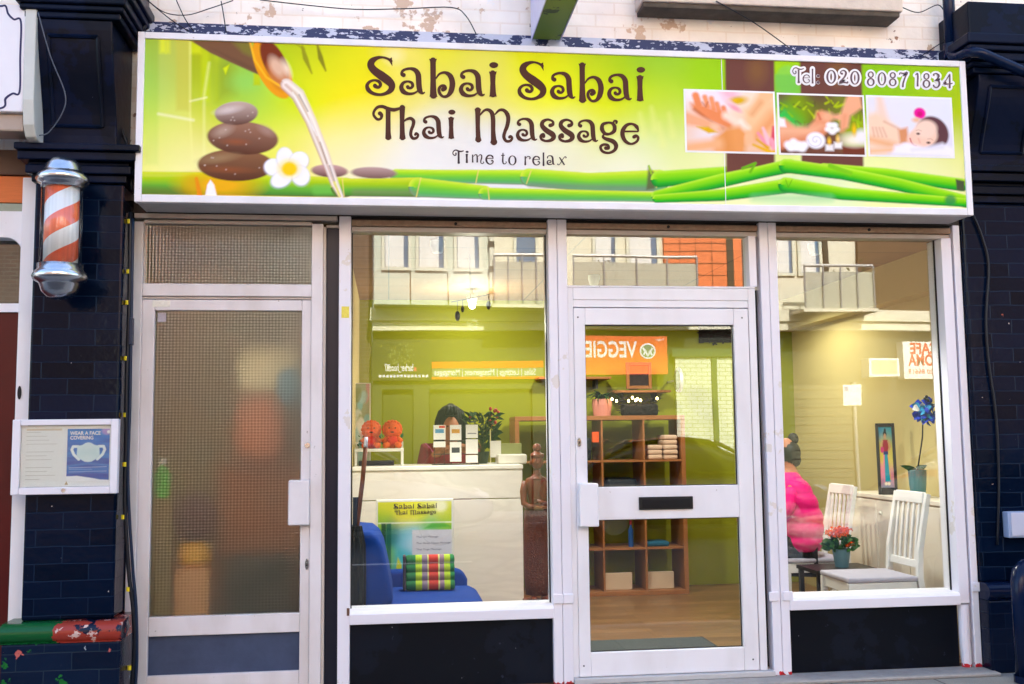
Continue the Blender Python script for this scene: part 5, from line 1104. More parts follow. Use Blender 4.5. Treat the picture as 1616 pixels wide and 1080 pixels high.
for s_, hnd in ((-1, 12), (1, 16)):      # five fingers on each hand, reaching over the counter edge
    bxp = Pp[hnd]
    for i, (dx, dy, dz, ln) in enumerate(((.030*-s_, -.020, .012, .045), (.016, -.055, .014, .05), (.004, -.06, .016, .055), (-.008, -.058, .012, .05), (-.020, -.05, .006, .042))):
        Pp.append((bxp[0]+dx, bxp[1]+dy*.6, bxp[2]+dz, .011, .010)); Pp.append((bxp[0]+dx*1.3, bxp[1]+dy*1.3, bxp[2]+dz-.006, .008, .008)); k = len(Pp)
        E_ += [(hnd, k-2), (k-2, k-1)]
skin_body('body', Pp, E_, skin_l, pe)
mar = mat('maroon_cloth', lin(140, 20, 52), .8, noise=.2, nscale=14, bump=.2, bscale=30)
Tp = [(p[0], p[1], p[2], p[3]*1.16+.008, p[4]*1.16+.008) for p in Pp[:4]] + [(p[0], p[1], p[2], p[3]*1.22+.006, p[4]*1.22+.006) for p in (Pp[9], Pp[10])] + [(sx-.14,2.215,1.165,.046,.044),(sx-.095,2.20,1.20,.036,.034)] + [(p[0], p[1], p[2], p[3]*1.22+.006, p[4]*1.22+.006) for p in (Pp[13], Pp[14])] + [(sx+.165,2.19,1.165,.046,.044),(sx+.11,2.17,1.20,.036,.034)]
skin_body('top', Tp, [(0,1),(1,2),(2,3),(3,4),(4,5),(5,6),(6,7),(3,8),(8,9),(9,10),(10,11)], mar, pe)
MB().tube([(sx-.20,2.33,1.27),(sx-.16,2.315,1.23),(sx-.11,2.285,1.14)], .004, 6).build('pink_trim', mat('pink_trim', lin(196, 90, 150), .6), pe)
hb = MB()
for i in range(-4, 5):
    a = i/4; hb.tube([(sx+a*.03, 2.38, 1.56-.012*abs(a)), (sx+a*.075, 2.32+.035*abs(a), 1.535-.03*abs(a)), (sx+a*.098, 2.34+.03*abs(a), 1.44), (sx+a*.108, 2.355+.02*abs(a), 1.33), (sx+a*.112, 2.37, 1.215)] if abs(a) > .4 else [(sx+a*.03, 2.38, 1.562), (sx+a*.1, 2.30, 1.535), (sx+a*.14, 2.276, 1.485)], [.02, .03, .03, .027, .014] if abs(a) > .4 else [.02, .026, .014], 8)
hb.ball((sx, 2.40, 1.455), .112, .092, .118); hb.ball((sx, 2.42, 1.33), .112, .06, .14)
hb.build('hair', hair, pe, smooth=True)
for s_ in (-1, 1): MB().ball((sx+s_*.03, 2.272, 1.40), .009, .005, .005).build('eye', mat('eye_dark', (.02, .015, .012), .2), pe, smooth=True)
MB().ball((sx, 2.262, 1.375), .010, .014, .018).build('nose', skin_l, pe, smooth=True); MB().ball((sx, 2.270, 1.335), .020, .006, .006).build('mouth', mat('lips', lin(160, 70, 66), .4), pe, smooth=True)

pe.location.z += .05
# leaflet stand
lk = thing('leaflet_rack', 'clear wire rack holding the white leaflets in front of the receptionist', 'rack', (.48, 1.8, CT))
LYp = 1.80
mbx = MB()
cols = [(684, 703), (710, 728), (735, 754)]
for a, b in cols:
    for px in (a+2, b-2): mbx.tube([(ax(px, 700, LYp), LYp+.012, CT), (ax(px, 700, LYp), LYp+.012, az(px, 674, LYp))], .0022, 6)
mbx.box(ax(682, 728, LYp), ax(756, 728, LYp), LYp, LYp+.09, CT+.0004, CT+.006)
for pz_ in (696, 717): mbx.box(ax(684, pz_, LYp), ax(754, pz_, LYp), LYp+.006, LYp+.02, az(700, pz_, LYp)-.003, az(700, pz_, LYp)+.003)
mbx.build('wire_frame', mat('dark_metal', (.03, .03, .035), .4), lk)
pap = mat('leaflet_white', (.80, .79, .76), .5, noise=.04)
LF = [(684,703,671,694,'upper left leaflet with a blue pattern in front of the receptionist',(90,150,190)), (684,703,697,706,'lower left blank leaflet in front of the receptionist',None), (710,728,671,695,'upper middle leaflet with an orange picture in front of the receptionist',(206,150,60)),
      (710,728,698,729,'lower middle leaflet with a dark figure in front of the receptionist',(60,60,70)), (735,754,671,692,'upper right leaflet with one grey line in front of the receptionist',(140,140,150)), (735,754,694,717,'middle right blank leaflet in front of the receptionist',None), (735,754,719,731,'lowest right blank leaflet in front of the receptionist',None)]
for a, b, y0_, y1_, lab, ink in LF:
    X0_, X1_, Zt, Zb_ = ax(a, y0_, LYp), ax(b, y0_, LYp), az(700, y0_, LYp), az(700, y1_, LYp)
    t = thing('leaflet', lab, 'leaflet', ((X0_+X1_)/2, LYp, Zb_), 'leaflets on the counter rack'); boxes('sheet', [(X0_, X1_, LYp-.002, LYp+.001, Zb_, Zt)], pap, t, 0)
    if ink:
        H_ = Zt-Zb_; boxes('printed_picture', [(X0_+.012, X1_-.012, LYp-.0028, LYp-.0021, Zb_+H_*(.45 if ink[0] != 140 else .30), Zb_+H_*(.72 if ink[0] != 140 else .38))], mat('ink_%d' % ink[0], lin(ink), .5, noise=.5, nscale=90), t, 0)
        if ink[0] == 90: boxes('red_corner', [(X0_+.04, X1_-.004, LYp-.0028, LYp-.0021, Zt-.022, Zt-.005)], mat('red_ink', lin(206, 80, 66), .5), t, 0)
# flowers behind the leaflets
def flower_spray(lab, c, zb, ztop, spread, nleaf, ncol, fl, pot):
    t = thing('potted_plant', lab, 'plant', (c[0], c[1], zb))
    MB().lathe([(pot*.7, zb), (pot, zb+pot*1.8), (pot*.9, zb+pot*1.8), (pot*.85, zb+pot*1.5), (0, zb+pot*1.5)], (c[0], c[1], 0), 18).build('pot', mat('dark_pot', lin(50, 60, 50), .4), t)
    lf = MB(); stn = MB(); fb = MB()
    for i in range(nleaf):
        a = random.uniform(0, 6.28); r = random.random()**.6*spread; zz = zb+pot*1.5+(ztop-zb-pot*1.5)*random.uniform(.15, .95)
        p = Vector((c[0]+r*math.cos(a), c[1]+r*math.sin(a)*.7, zz)); d = Vector((math.cos(a)*.05, math.sin(a)*.05, random.uniform(-.02, .05)))
        lf.leaf(p-d*.4, p+d, .026, .006)
        if i % 6 == 0: stn.tube([(c[0], c[1], zb+pot*1.4), ((c[0]+p.x)/2, (c[1]+p.y)/2, (zb+zz)/2+.05), tuple(p)], .0025, 5)
    for i in range(fl):
        a = random.uniform(-.6, 3.6); r = spread*random.uniform(.7, 1.15); MB().ball((c[0]+r*math.cos(a), c[1]-.02, zb+pot*1.5+(ztop-zb-pot*1.5)*random.uniform(.55, 1.05)), .012, .012, .016, 8, 6).build('red_bud', mat('red_bud', ncol, .5), t, smooth=True)
    lf.build('leaves', mat('dark_leaf', lin(30, 60, 26), .5, spec=.12, noise=.5, nscale=12), t, fix=False); stn.build('stems', mat('stem', lin(60, 70, 30), .6), t)
q = at(762, 690, 2.06)
flower_spray('dark leafy plant with small red buds beside the receptionist', (q.x, 2.06), CT, 1.56, .13, 150, lin(170, 40, 36), 12, .05)
# white price stand and box
q = at(780, 700, 1.95); t = thing('card_stand', 'small white card on a thin upright at the right of the counter', 'card stand', (q.x, 1.95, CT))
boxes('card', [(q.x-.03, q.x+.05, 1.948, 1.952, az(780, 722, 1.95), az(780, 696, 1.95))], pap, t, 0); boxes('upright', [(q.x-.032, q.x-.024, 1.9525, 1.96, CT, az(776, 678, 1.95))], mat('pale_wood', lin(222, 210, 150), .5), t, 0); boxes('foot', [(q.x-.05, q.x+.05, 1.93, 1.99, CT+.0003, CT+.008)], pap, t, .002)
q = at(808, 720, 1.9); t = thing('till', 'low white box shaped device at the right end of the counter', 'device', (q.x, 1.9, CT))
boxes('device_body', [(q.x-.11, q.x+.10, 1.82, 2.05, CT+.0003, az(808, 717, 1.9))], mat('off_white', (.72, .71, .66), .4), t, .01); boxes('screen', [(q.x-.09, q.x+.08, 1.96, 1.975, az(808, 717, 1.9)+.0005, az(808, 700, 1.9))], mat('grey_screen', lin(150, 156, 100), .3), t, .004)

# toys on the small white shelf
SYt = 1.92
sh = thing('small_white_shelf', 'small white shelf stand at the left end of the counter under the orange toys', 'shelf', (-.07, SYt, CT))
xa, xb, zt_ = -.246, ax(637, 708, SYt), az(600, 708, SYt)
boxes('shelf_board', [(xa, xb, SYt-.08, SYt+.12, zt_-.022, zt_)], mat('off_white', (.72, .71, .66)), sh, .003)
for x in (xa+.002, xb-.020):
    for y in (SYt-.078, SYt+.10): boxes('leg', [(x, x+.018, y, y+.018, CT+.0003, zt_+(.05 if y > SYt else -.0225))] if y > SYt else [(x, x+.018, y, y+.018, CT+.0003, zt_-.0225)], mat('off_white', (.72, .71, .66)), sh, .002)
boxes('dark_box', [(xa+.03, xb-.07, SYt-.05, SYt+.09, CT+.0005, CT+.035)], mat('dark_metal', (.03, .03, .035)), None, .004)
tag(bpy.data.objects['dark_box'], 'flat dark box lying under the small white shelf on the counter', 'box')
def toy(lab, px, py, mirror):
    p = at(px, py, SYt); t = thing('plush_toy', lab, 'soft toy', (p.x, SYt, zt_), 'orange plush toys')
    org = mat('orange_plush', lin(226, 92, 30), .9, noise=.3, nscale=60, bump=.6, bscale=220); red = mat('red_plush', lin(206, 40, 26), .9, noise=.3, nscale=60, bump=.5, bscale=200)
    b = MB(); b.ball((p.x, SYt, zt_+.052), .052, .045, .055); b.ball((p.x, SYt-.005, zt_+.135), .062, .055, .058)
    for s_ in (-1, 1):
        b.tube([(p.x+s_*.035, SYt-.01, zt_+.075), (p.x+s_*.07, SYt-.025, zt_+.05)], [.02, .016], 8); b.tube([(p.x+s_*.025, SYt-.02, zt_+.03), (p.x+s_*.05, SYt-.075, zt_+.022)], [.024, .022], 8)
    for i in range(16): a = 6.28*i/16; b.ball((p.x+.058*math.cos(a), SYt+.004, zt_+.138+.054*math.sin(a)), .018, .018, .018, 8, 6)
    b.build('body', org, t, smooth=True); MB().ball((p.x, SYt-.032, zt_+.055), .04, .026, .036).build('red_bib', red, t, smooth=True)
    MB().ball((p.x, SYt-.050, zt_+.122), .034, .016, .022).build('muzzle', mat('pale_plush', lin(240, 190, 140) if mirror else lin(226, 80, 40), .9), t, smooth=True)
    for s_ in (-1, 1): MB().ball((p.x+s_*.022, SYt-.052, zt_+.148), .006).build('eye', mat('eye_dark', (.02, .015, .012)), t, smooth=True)
    MB().ball((p.x, SYt-.066, zt_+.118), .014, .004, .006).build('mouth', mat('eye_dark', (.02, .015, .012)), t, smooth=True)
toy('round orange plush toy with a red front, right one on the small white shelf', 619, 690, False)
toy('orange plush toy with a pale muzzle, left one on the small white shelf', 586, 692, True)
gl = mat('green_leafy', lin(20, 110, 70), .6, noise=.4, nscale=40)
g_ = MB(); 
for i in range(50): a = random.uniform(-.22, .10); p = Vector((a, SYt+.05+random.uniform(-.02, .03), zt_+random.uniform(.01, .09))); g_.leaf(p, p+Vector((random.uniform(-.03, .03), -.01, random.uniform(.01, .04))), .02)
tag(g_.build('paper_leaves', gl, fix=False), 'green leafy garland lying behind the orange toys', 'garland')
# hanging pale blue paper flags by the left edge
fl = thing('wall_poster', 'tall pale blue and pink poster leaning behind the orange toys at the left window edge', 'poster', (-.2, 2.2, CT))
fx0, fx1, fz0_, fz1_ = -.250, ax(583, 640, 2.2), CT+.001, az(575, 606, 2.2)
def poster_ink(k):
    k.c[:] = lin(150, 170, 130)[:3]
    for c in (((10,10),(150,160,110)),): pass
    for i in range(40):
        x, y = rng2.uniform(0, 40), rng2.uniform(0, 120); col = [(170,214,220),(120,196,206),(214,150,160),(210,224,214),(130,150,60),(230,230,226)][i % 6]; k.ell(x, y, rng2.uniform(4, 12), rng2.uniform(5, 14), col, rng2.uniform(0, 90), 4, .8)
sheet('printed_sheet', (fx0, 2.2, fz0_), (fx1-fx0, 0, 0), (0, 0, fz1_-fz0_), 40, 120, poster_ink, print_mat('poster_print', .4), fl)
boxes('white_edge', [(fx1, fx1+.010, 2.194, 2.212, fz0_, fz1_+.006), (fx0, fx1-.0004, 2.194, 2.212, fz1_+.0004, fz1_+.006)], mat('off_white', (.72, .71, .66)), fl, .001)

# sofa side on, cushion, menu poster
blue = mat('blue_fabric', lin(2, 56, 140), .9, noise=.18, nscale=7, bump=.35, bscale=240)
so = thing('sofa', 'bright blue fabric armchair facing right at the bottom of the left window', 'sofa', (.1, .7, FZ))
def soft(name, b, m, par, r): return boxes(name, [b], m, par, 0) if False else _soft(name, b, m, par, r)
def _soft(name, b, m, par, r):
    o = MB().box(*b).build(name, m, par, bevel=r, smooth=True, seg=5); return o
SA, SB = .28, 1.06
_soft('base', (-.235, .50, SA+.02, SB-.02, .08, .30), blue, so, .03)
MB().prism([(-.24, .30), (.555, .30), (.572, .345), (.555, .40), (.50, .428), (.0, .432), (-.24, .432)], SA+.005, SB-.105, 'y').build('seat_cushion', blue, so, bevel=.028, smooth=True, seg=4)
MB().prism([(-.246, .30), (.03, .433), (.0, .60), (-.03, .74), (-.06, .80), (-.10, .832), (-.18, .84), (-.246, .82)], SA, SB-.10, 'y').build('backrest', blue, so, bevel=.035, smooth=True, seg=4)
MB().prism([(-.246, .08), (.49, .08), (.50, .46), (.47, .515), (.42, .53), (-.246, .53)], SB-.10, SB, 'y').build('arm', blue, so, bevel=.03, smooth=True, seg=4)
for x in (-.20, .45):
    for y in (SA+.06, SB-.06): MB().lathe([(.018, FZ), (.026, .0795)], (x, y, 0), 12).build('leg', mat('dark_wood', lin(50, 30, 20), .4), so)
# triangular stuffed cushion of rolls in bands
def band_mat():
    m, nt, b = nodes_of('striped_cushion'); L = nt.links.new; g = N(nt, 'ShaderNodeTexCoord'); s = N(nt, 'ShaderNodeSeparateXYZ'); L(g.outputs['Generated'], s.inputs[0])
    r = N(nt, 'ShaderNodeValToRGB'); r.color_ramp.interpolation = 'CONSTANT'; e = r.color_ramp.elements
    stops = [(0, (16,110,56)), (.20, (170,196,30)), (.33, (130,110,130)), (.44, (196,200,120)), (.465, (186,44,26)), (.66, (196,200,120)), (.69, (140,110,130)), (.78, (170,196,30)), (.90, (16,120,60))]
    e[0].position = 0; e[0].color = lin(stops[0][1]); e[1].position = stops[1][0]; e[1].color = lin(stops[1][1])
    for p_, c_ in stops[2:]: n = e.new(p_); n.color = lin(c_)
    L(s.outputs[0], r.inputs[0]); nz = N(nt, 'ShaderNodeTexNoise'); nz.inputs['Scale'].default_value = 90; L(g.outputs['Object'], nz.inputs['Vector']); mr = N(nt, 'ShaderNodeMapRange'); mr.inputs['To Min'].default_value = .8; mr.inputs['To Max'].default_value = 1.2; L(nz.outputs['Fac'], mr.inputs['Value'])
    hs = N(nt, 'ShaderNodeHueSaturation'); L(r.outputs[0], hs.inputs['Color']); L(mr.outputs[0], hs.inputs['Value']); L(hs.outputs[0], b.inputs['Base Color']); b.inputs['Roughness'].default_value = .8
    return m
KY = .74; ca, cb_ = ax(640, 905, KY), ax(718, 905, KY)
cu = thing('thai_cushion', 'green yellow and red banded bolster cushion standing on the blue sofa', 'cushion', ((ca+cb_)/2, KY, .432))
rolls = MB()
for i in range(4): rolls.add(*(lambda m_: (m_.v, m_.f))(MB().lathe([(.0, ca), (.026, ca+.003), (.033, ca+.014), (.033, cb_-.012), (.022, cb_-.002), (0, cb_)], (0, KY-.0+i*.012, .466+i*.0485), 18, 'x')))
rolls.build('rolls', band_mat(), cu, smooth=True)
boxes('checked_end', [(ca-.016, ca+.002, KY-.028, KY+.066, .436, .644)], (lambda: (lambda t: t)(mat('check_end', lin(70, 60, 66), .8, noise=.9, nscale=40)))(), cu, .006)
po = thing('menu_poster', 'white framed massage menu poster standing behind the striped cushion', 'poster', (.17, 1.18, FZ))
PYp = 1.16; pa, pb, pz0, pz1 = ax(593, 840, PYp), ax(716, 840, PYp), .30, az(654, 788, PYp)
boxes('board', [(pa, pb, PYp, PYp+.02, pz0, pz1)], mat('off_white', (.72, .71, .66)), po, .006)
def menu_ink(k):   # units: 0..112 across, downwards from the top
    k.field([((10,5),(206,206,40)),((40,25),(226,214,40)),((90,5),(230,230,130)),((105,25),(210,214,50)),((60,15),(226,226,60)),((5,30),(150,190,40)),((20,45),(20,110,110)),((45,50),(110,190,220)),((60,60),(200,220,236)),((80,40),(120,190,110)),((105,40),(90,180,60)),((10,90),(120,180,40)),((40,90),(60,180,200)),((30,120),(60,160,160)),((80,130),(210,214,220))], 11)
    k.rect(-2,32,114,33.5,(250,250,240),1.5,.8); k.ell(96,8,9,8,(246,246,226),0,6,.7)
    for x, c in ((9,(20,60,50)),(17,(24,90,80))): k.rect(x-4,33,x+3,140,c,2,.85)
    k.poly([(26,110),(30,84),(36,96),(34,120)], (200,206,30), 2); k.poly([(70,42),(82,34),(100,34),(112,40)], (70,170,50), 3, .8)
    k.rect(52,44,114,150,(206,206,218),1.5)
mm = .014
mp_ = sheet('printed_menu', (pa+mm, PYp-.0012, pz0+.01), (pb-pa-2*mm, 0, 0), (0, 0, pz1-pz0-mm-.012), 112, 148, menu_ink, print_mat('poster_print', .4), po, uv=lambda P: ((P[:, 0]-pa-mm)/(pb-pa-2*mm)*112, (pz1-.012-P[:, 2])/(pb-pa-2*mm)*112))
def on_menu(x, y, k):   # title copied at small size: survey units of the big sign to the poster
    u, v = (x-576)/(1018-576), (y-88)/(245-88)
    return (pa+(pb-pa)*(.225+.56*u), PYp-.003-.00001*k, pz1-.028-.085*v)
L = Letters(on_menu)
for ch, b in TITLE: L.glyph(ch, (b[0], b[1]-(b[0]-576)*.035, b[2], b[3]-(b[0]-576)*.035), k=3, wk=1.15)
L.build('menu_title', mat('dark_ink', lin(50, 44, 40), .35), mp_)
gi = mat('grey_ink', lin(96, 92, 110), .6)
for i, (tx, w) in enumerate((('Thai Oil Massage', .145), ('Thai Deep Tissue Massage', .225), ('Thai Yoga Massage', .165), ('Thai Foot Massage', .165), ('Reflexology', .098), ('Head, Back, Neck & Shoulder', .235))):
    text_mesh(tx, .0115, gi, mp_, 'menu_lettering', (pa+.262, PYp-.0022, az(654, 849+i*9.9, PYp)), width=w)

# carved figure
wood = mat('carved_wood', lin(116, 46, 14), .4, noise=.5, nscale=20, stretch=(1, 1, .35), bump=.4, bscale=50, coat=.2)
SYs = .42; scx = ax(848, 820, SYs)
ss = thing('carved_statue', 'tall dark carved wooden figure of a standing woman beside the twin posts', 'statue', (scx, SYs, .34))
zs = lambda py: az(848, py, SYs)
def ovs(py, rx_, ry_, dy=0., n=20): return [(scx+rx_*math.cos(6.283*k/n), SYs+dy+ry_*math.sin(6.283*k/n), zs(py)) for k in range(n)]
fg_ = MB()
fg_.loft([ovs(*q) for q in ((803,.058,.045),(792,.054,.042),(780,.060,.046),(768,.070,.046),(760,.074,.042),(755,.062,.036),(751,.030,.028),(747,.021,.022),(741,.021,.022))])
fg_.ball((scx+.003, SYs-.006, zs(729)), .036, .042, .046); fg_.ball((scx+.003, SYs-.046, zs(731)), .007, .009, .012, 8, 6); fg_.ball((scx+.004, SYs+.012, zs(722)), .040, .038, .040); fg_.ball((scx+.006, SYs+.016, zs(707)), .026, .026, .026)
fg_.lathe([(.040, zs(722)), (.044, zs(719)), (.038, zs(716))], (scx+.004, SYs, 0), 20)
for s_ in (-1, 1):
    fg_.ball((scx+s_*.036, SYs, zs(730)), .006, .010, .016, 8, 6)
    fg_.tube([(scx+s_*.066, SYs, zs(760)), (scx+s_*.082, SYs-.004, zs(776)), (scx+s_*.080, SYs-.018, zs(794)), (scx+s_*.045, SYs-.055, zs(797-3*s_)), (scx-s_*.012, SYs-.066, zs(793-3*s_))], [.024, .022, .020, .016, .012], 12)
    for f_ in range(5): fg_.tube([(scx-s_*.010, SYs-.066, zs(793-3*s_)-.010+.005*f_), (scx-s_*(.040-.004*abs(f_-2)), SYs-.064, zs(793-3*s_)-.013+.0065*f_)], [.0045, .003], 6)
fg_.lathe([(.030, zs(752)), (.040, zs(754)), (.046, zs(757)), (.040, zs(757.5))], (scx, SYs, 0), 24)
fg_.build('figure', wood, ss, smooth=True)
secs = []
for py, rx_, ry_ in ((803,.072,.056),(815,.078,.06),(840,.083,.064),(880,.084,.066),(915,.080,.066),(938,.074,.064)):
    secs.append([(scx+rx_*math.cos(6.283*k/20)*(1+.05*math.sin(3*6.283*k/20)), SYs+ry_*math.sin(6.283*k/20), zs(py)) for k in range(20)])
sk = MB().loft(secs).build('draped_skirt', mat('carved_skirt', lin(100, 42, 13), .45, noise=.6, nscale=70, bump=.8, bscale=110), ss, smooth=True)
MB().lathe([(.074, zs(803)), (.078, zs(800)), (.074, zs(796)), (.06, zs(795))], (scx, SYs, 0), 24).build('belt', mat('belt_bronze', lin(150, 90, 50), .3, .5), ss, smooth=True)
for s_ in (-1, 1): MB().ball((scx+s_*.03, SYs-.035, zs(943)), .022, .05, .016).build('foot', wood, ss, smooth=True)
boxes('plinth', [(scx-.085, scx+.085, SYs-.09, SYs+.07, zs(957), zs(946))], wood, ss, .006)
pl = thing('display_stand', 'low dark stand under the carved wooden figure', 'stand', (scx, SYs, FZ)); boxes('column', [(scx-.09, scx+.09, SYs-.08, SYs+.08, FZ, zs(957)-.021)], mat('dark_wood', lin(50, 30, 20), .4), pl, .004); boxes('top_board', [(scx-.10, scx+.10, SYs-.10, SYs+.09, zs(957)-.0205, zs(957)-.0005)], mat('dark_wood', lin(50, 30, 20), .4), pl, .003)

# parasol handle in the corner
um = thing('parasol', 'closed black parasol with a long brown wooden handle in the left window corner', 'umbrella', (-.15, .3, FZ))
UY = .26
MB().tube([at(563, 835, UY), at(572, 760, UY), at(577, 706, UY)], .0135, 10).build('wooden_pole', mat('brown_pole', lin(110, 62, 40), .4, noise=.3, nscale=30), um, smooth=True)
MB().tube([at(577, 706, UY), at(578, 690, UY)], [.0135, .010], 10).build('pale_tip', mat('pale_lid', lin(186, 192, 212), .5), um, smooth=True)
zz = [at(562, 830, UY), at(561, 860, UY), at(560, 900, UY), at(560, 960, UY), at(560, 985, UY)]
fo = []
for p, r_ in zip(zz, (.03, .052, .058, .056, .045)): fo.append([(p.x+r_*math.cos(6.283*k/24)*(1+.13*(k % 2)), UY+r_*math.sin(6.283*k/24)*(1+.13*(k % 2)), p.z) for k in range(24)])
MB().loft(fo).build('folded_canopy', mat('black_canvas', lin(14, 22, 28), .45, noise=.5, nscale=12, bump=.4, bscale=30), um)
MB().tube([at(561, 830, UY), (at(561, 830, UY).x, UY, at(561, 785, UY).z)], .016, 10).build('dark_strap', mat('strap_navy', lin(20, 34, 56), .6), um)
MB().lathe([(.02, FZ), (.03, FZ+.18), (.045, zz[-1].z)], (zz[-1].x, UY, 0), 12).build('canopy_tip', mat('black_canvas', lin(14, 22, 28)), um)

# cube shelving
oak = mat('warm_wood', lin(150, 98, 56), .45, noise=.2, nscale=8, stretch=(1, 1, 6))
KX0, KX1, KY0, KY1 = 1.05, 2.515, 2.86, 3.25
xs = [1.05+.3627*i for i in range(5)]; zsv = [FZ, FZ+.036] ; kz = [FZ+.018+.3665*i for i in range(5)]
ks = thing('cube_shelf', 'brown open backed cube shelf unit seen through the shop door', 'shelf unit', (1.78, 3.05, FZ))
boxes('outer_frame', [(KX0, KX1, KY0, KY1, FZ, FZ+.036), (KX0, KX1, KY0, KY1, FZ+1.466, FZ+1.502), (KX0, KX0+.036, KY0, KY1, FZ+.0365, FZ+1.4655), (KX1-.036, KX1, KY0, KY1, FZ+.0365, FZ+1.4655)], oak, ks, .002)
for x in xs[1:4]: boxes('upright', [(x+.008, x+.024, KY0+.002, KY1, FZ+.0365, FZ+1.4655)], oak, ks, .001)
for z in kz[1:4]:
    for i in range(4): boxes('shelf', [((KX0+.0365 if i == 0 else xs[i]+.0245), (KX1-.0365 if i == 3 else xs[i+1]+.0075), KY0+.003, KY1, z-.008, z+.008)], oak, ks, .001)
KT = FZ+1.502
def cell(c, r): return (xs[c]+.03, xs[c+1]-.0, kz[r]+.019 if r == 0 else kz[r]+.0085)
tw = mat('towel_beige', lin(206, 178, 158), .95, noise=.12, nscale=30, bump=.5, bscale=160)
for (c, off, n, lab) in ((3, .03, 3, 'short stack of folded beige towels in the upper right shelf cube'), (3, .165, 5, 'taller stack of folded beige towels in the upper right shelf cube')):
    x0_, x1_, z_ = cell(c, 2+0); z_ = kz[3]+.0085
    for k in range(n):
        t = MB().box(x0_+off, x0_+off+.125, KY0+.03+random.uniform(-.006, .006), KY0+.25, z_+k*.042, z_+k*.042+.0405).build('folded_towel', tw, None, bevel=.014, smooth=True, seg=3)
        tag(t, ['lowest', 'second', 'third', 'fourth', 'topmost'][k]+' folded beige towel of the '+('short left' if n == 3 else 'taller right')+' stack in the shelf', 'towel', 'beige towels in the cube shelf')
bl_ = mat('shelf_cloth', lin(24, 90, 120), .8, noise=.4, nscale=20)
x0_, x1_, z_ = cell(3, 1); o = MB().box(x0_+.0, x0_+.2, KY0+.05, KY0+.25, kz[1]+.0085, kz[1]+.05).build('folded_cloth', bl_, None, bevel=.015, smooth=True, seg=3); tag(o, 'teal folded cloth lying in a lower right shelf cube', 'cloth')
x0_, x1_, z_ = cell(2, 1)
def bottle(lab, x, y, z, h, r, m, cap):
    t = thing('bottle', lab, 'bottle', (x, y, z)); MB().lathe([(r, z), (r, z+h*.62), (r*.4, z+h*.76), (r*.4, z+h*.84)], (x, y, 0), 16).build('bottle_body', m, t, smooth=False); MB().lathe([(r*.5, z+h*.8405), (r*.5, z+h), (0, z+h)], (x, y, 0), 14).build('cap', cap, t)
bottle('slim blue bottle with a red cap in a lower shelf cube', x0_+.24, KY0+.1, kz[1]+.0085, .22, .022, mat('blue_bottle', lin(40, 90, 160), .2), mat('red_cap', lin(170, 40, 40), .4))
for c in (2, 3):
    x0_, x1_, z_ = cell(c, 0); o = MB().box(x0_, x1_-.09, KY0+.09, KY0+.12, kz[0]+.0185, kz[0]+.16).build('storage_panel', mat('beige_panel', lin(206, 184, 160), .7), None, .004); tag(o, 'pale storage box front in the bottom row of the shelf, '+('left' if c == 2 else 'right')+' of two', 'box')
o = MB().box(xs[1]+.30, xs[1]+.362-.005, KY0+.02, KY0+.06, kz[3]+.16, kz[3]+.25).build('orange_tag', mat('orange_card', lin(230, 90, 30), .5), None, .002); tag(o, 'small orange card hanging at the left of the shelf by the door frame', 'card')
o = MB().box(xs[1]+.06, xs[1]+.30, KY0+.06, KY1-.05, kz[3]+.0085, kz[3]+.2).build('black_bag', mat('black_canvas', lin(14, 22, 28)), None, .02); tag(o, 'black bag stuffed in the shelf cube behind the door lock', 'bag')
o = MB().box(xs[2]+.06, xs[2]+.33, KY0+.06, KY1-.05, kz[2]+.0085, kz[2]+.22).build('black_bag', mat('black_canvas', lin(14, 22, 28)), None, .03); tag(o, 'dark bag in the middle shelf cube above the letterbox', 'bag')
# pot plant, light basket, framed picture, shelves above
def blade_plant(lab, x, y, z, pr, m, n, ln):
    t = thing('potted_plant', lab, 'plant', (x, y, z))
    MB().lathe([(pr*.86, z), (pr, z+pr*1.1), (pr*.98, z+pr*1.72), (pr*.86, z+pr*1.72), (pr*.86, z+pr*1.5), (0, z+pr*1.5)], (x, y, 0), 24).build('pot', m, t, smooth=False)
    lf = MB()
    for i in range(n):
        a = 6.28*i/n+random.uniform(-.2, .2); l = ln*random.uniform(.6, 1.1); p0 = Vector((x, y, z+pr*1.5)); p1 = p0+Vector((math.cos(a)*l*.45, math.sin(a)*l*.4, l*.55)); p2 = p1+Vector((math.cos(a)*l*.5, math.sin(a)*l*.4, -l*random.uniform(.1, .75)))
        s_ = Vector((-math.sin(a), math.cos(a), 0)); vs = []
        for j in range(7):
            u = j/6; c = p0*(1-u)**2+p1*2*u*(1-u)+p2*u*u; w = .013*(1-u**2)+.001; vs += [c-s_*w, c+s_*w]
        lf.add(vs, [(2*j, 2*j+1, 2*j+3, 2*j+2) for j in range(6)])
    lf.build('leaves', mat('dark_leaf', lin(34, 66, 30)), t, fix=False)
q = at(950, 645, 3.0)
blade_plant('spider plant in a pink pot on top of the shelf unit', q.x, 3.0, KT, .085, mat('pink_pot', lin(196, 128, 116), .6, noise=.1), 46, .22)
q = at(1009, 645, 2.98)
bs = thing('fairy_light_basket', 'dark basket wound with small warm fairy lights on top of the shelf unit', 'basket', (q.x, 2.98, KT))
tb = MB()
for i in range(110):
    a = random.uniform(-.17, .17); zz_ = random.uniform(.0, .14); p = Vector((q.x+a, 2.98+random.uniform(-.07, .07), KT+.012+zz_)); tb.tube([p, p+Vector((random.uniform(-.06, .06), random.uniform(-.02, .02), random.uniform(-.02, .03)))], .0045, 5)
tb.build('twigs', mat('dark_twig', lin(34, 24, 22), .7), bs, fix=False); boxes('basket_body', [(q.x-.155, q.x+.155, 2.92, 3.04, KT, KT+.10)], mat('dark_basket', lin(26, 20, 20), .8, noise=.6, nscale=60, bump=.8, bscale=120), bs, .02)
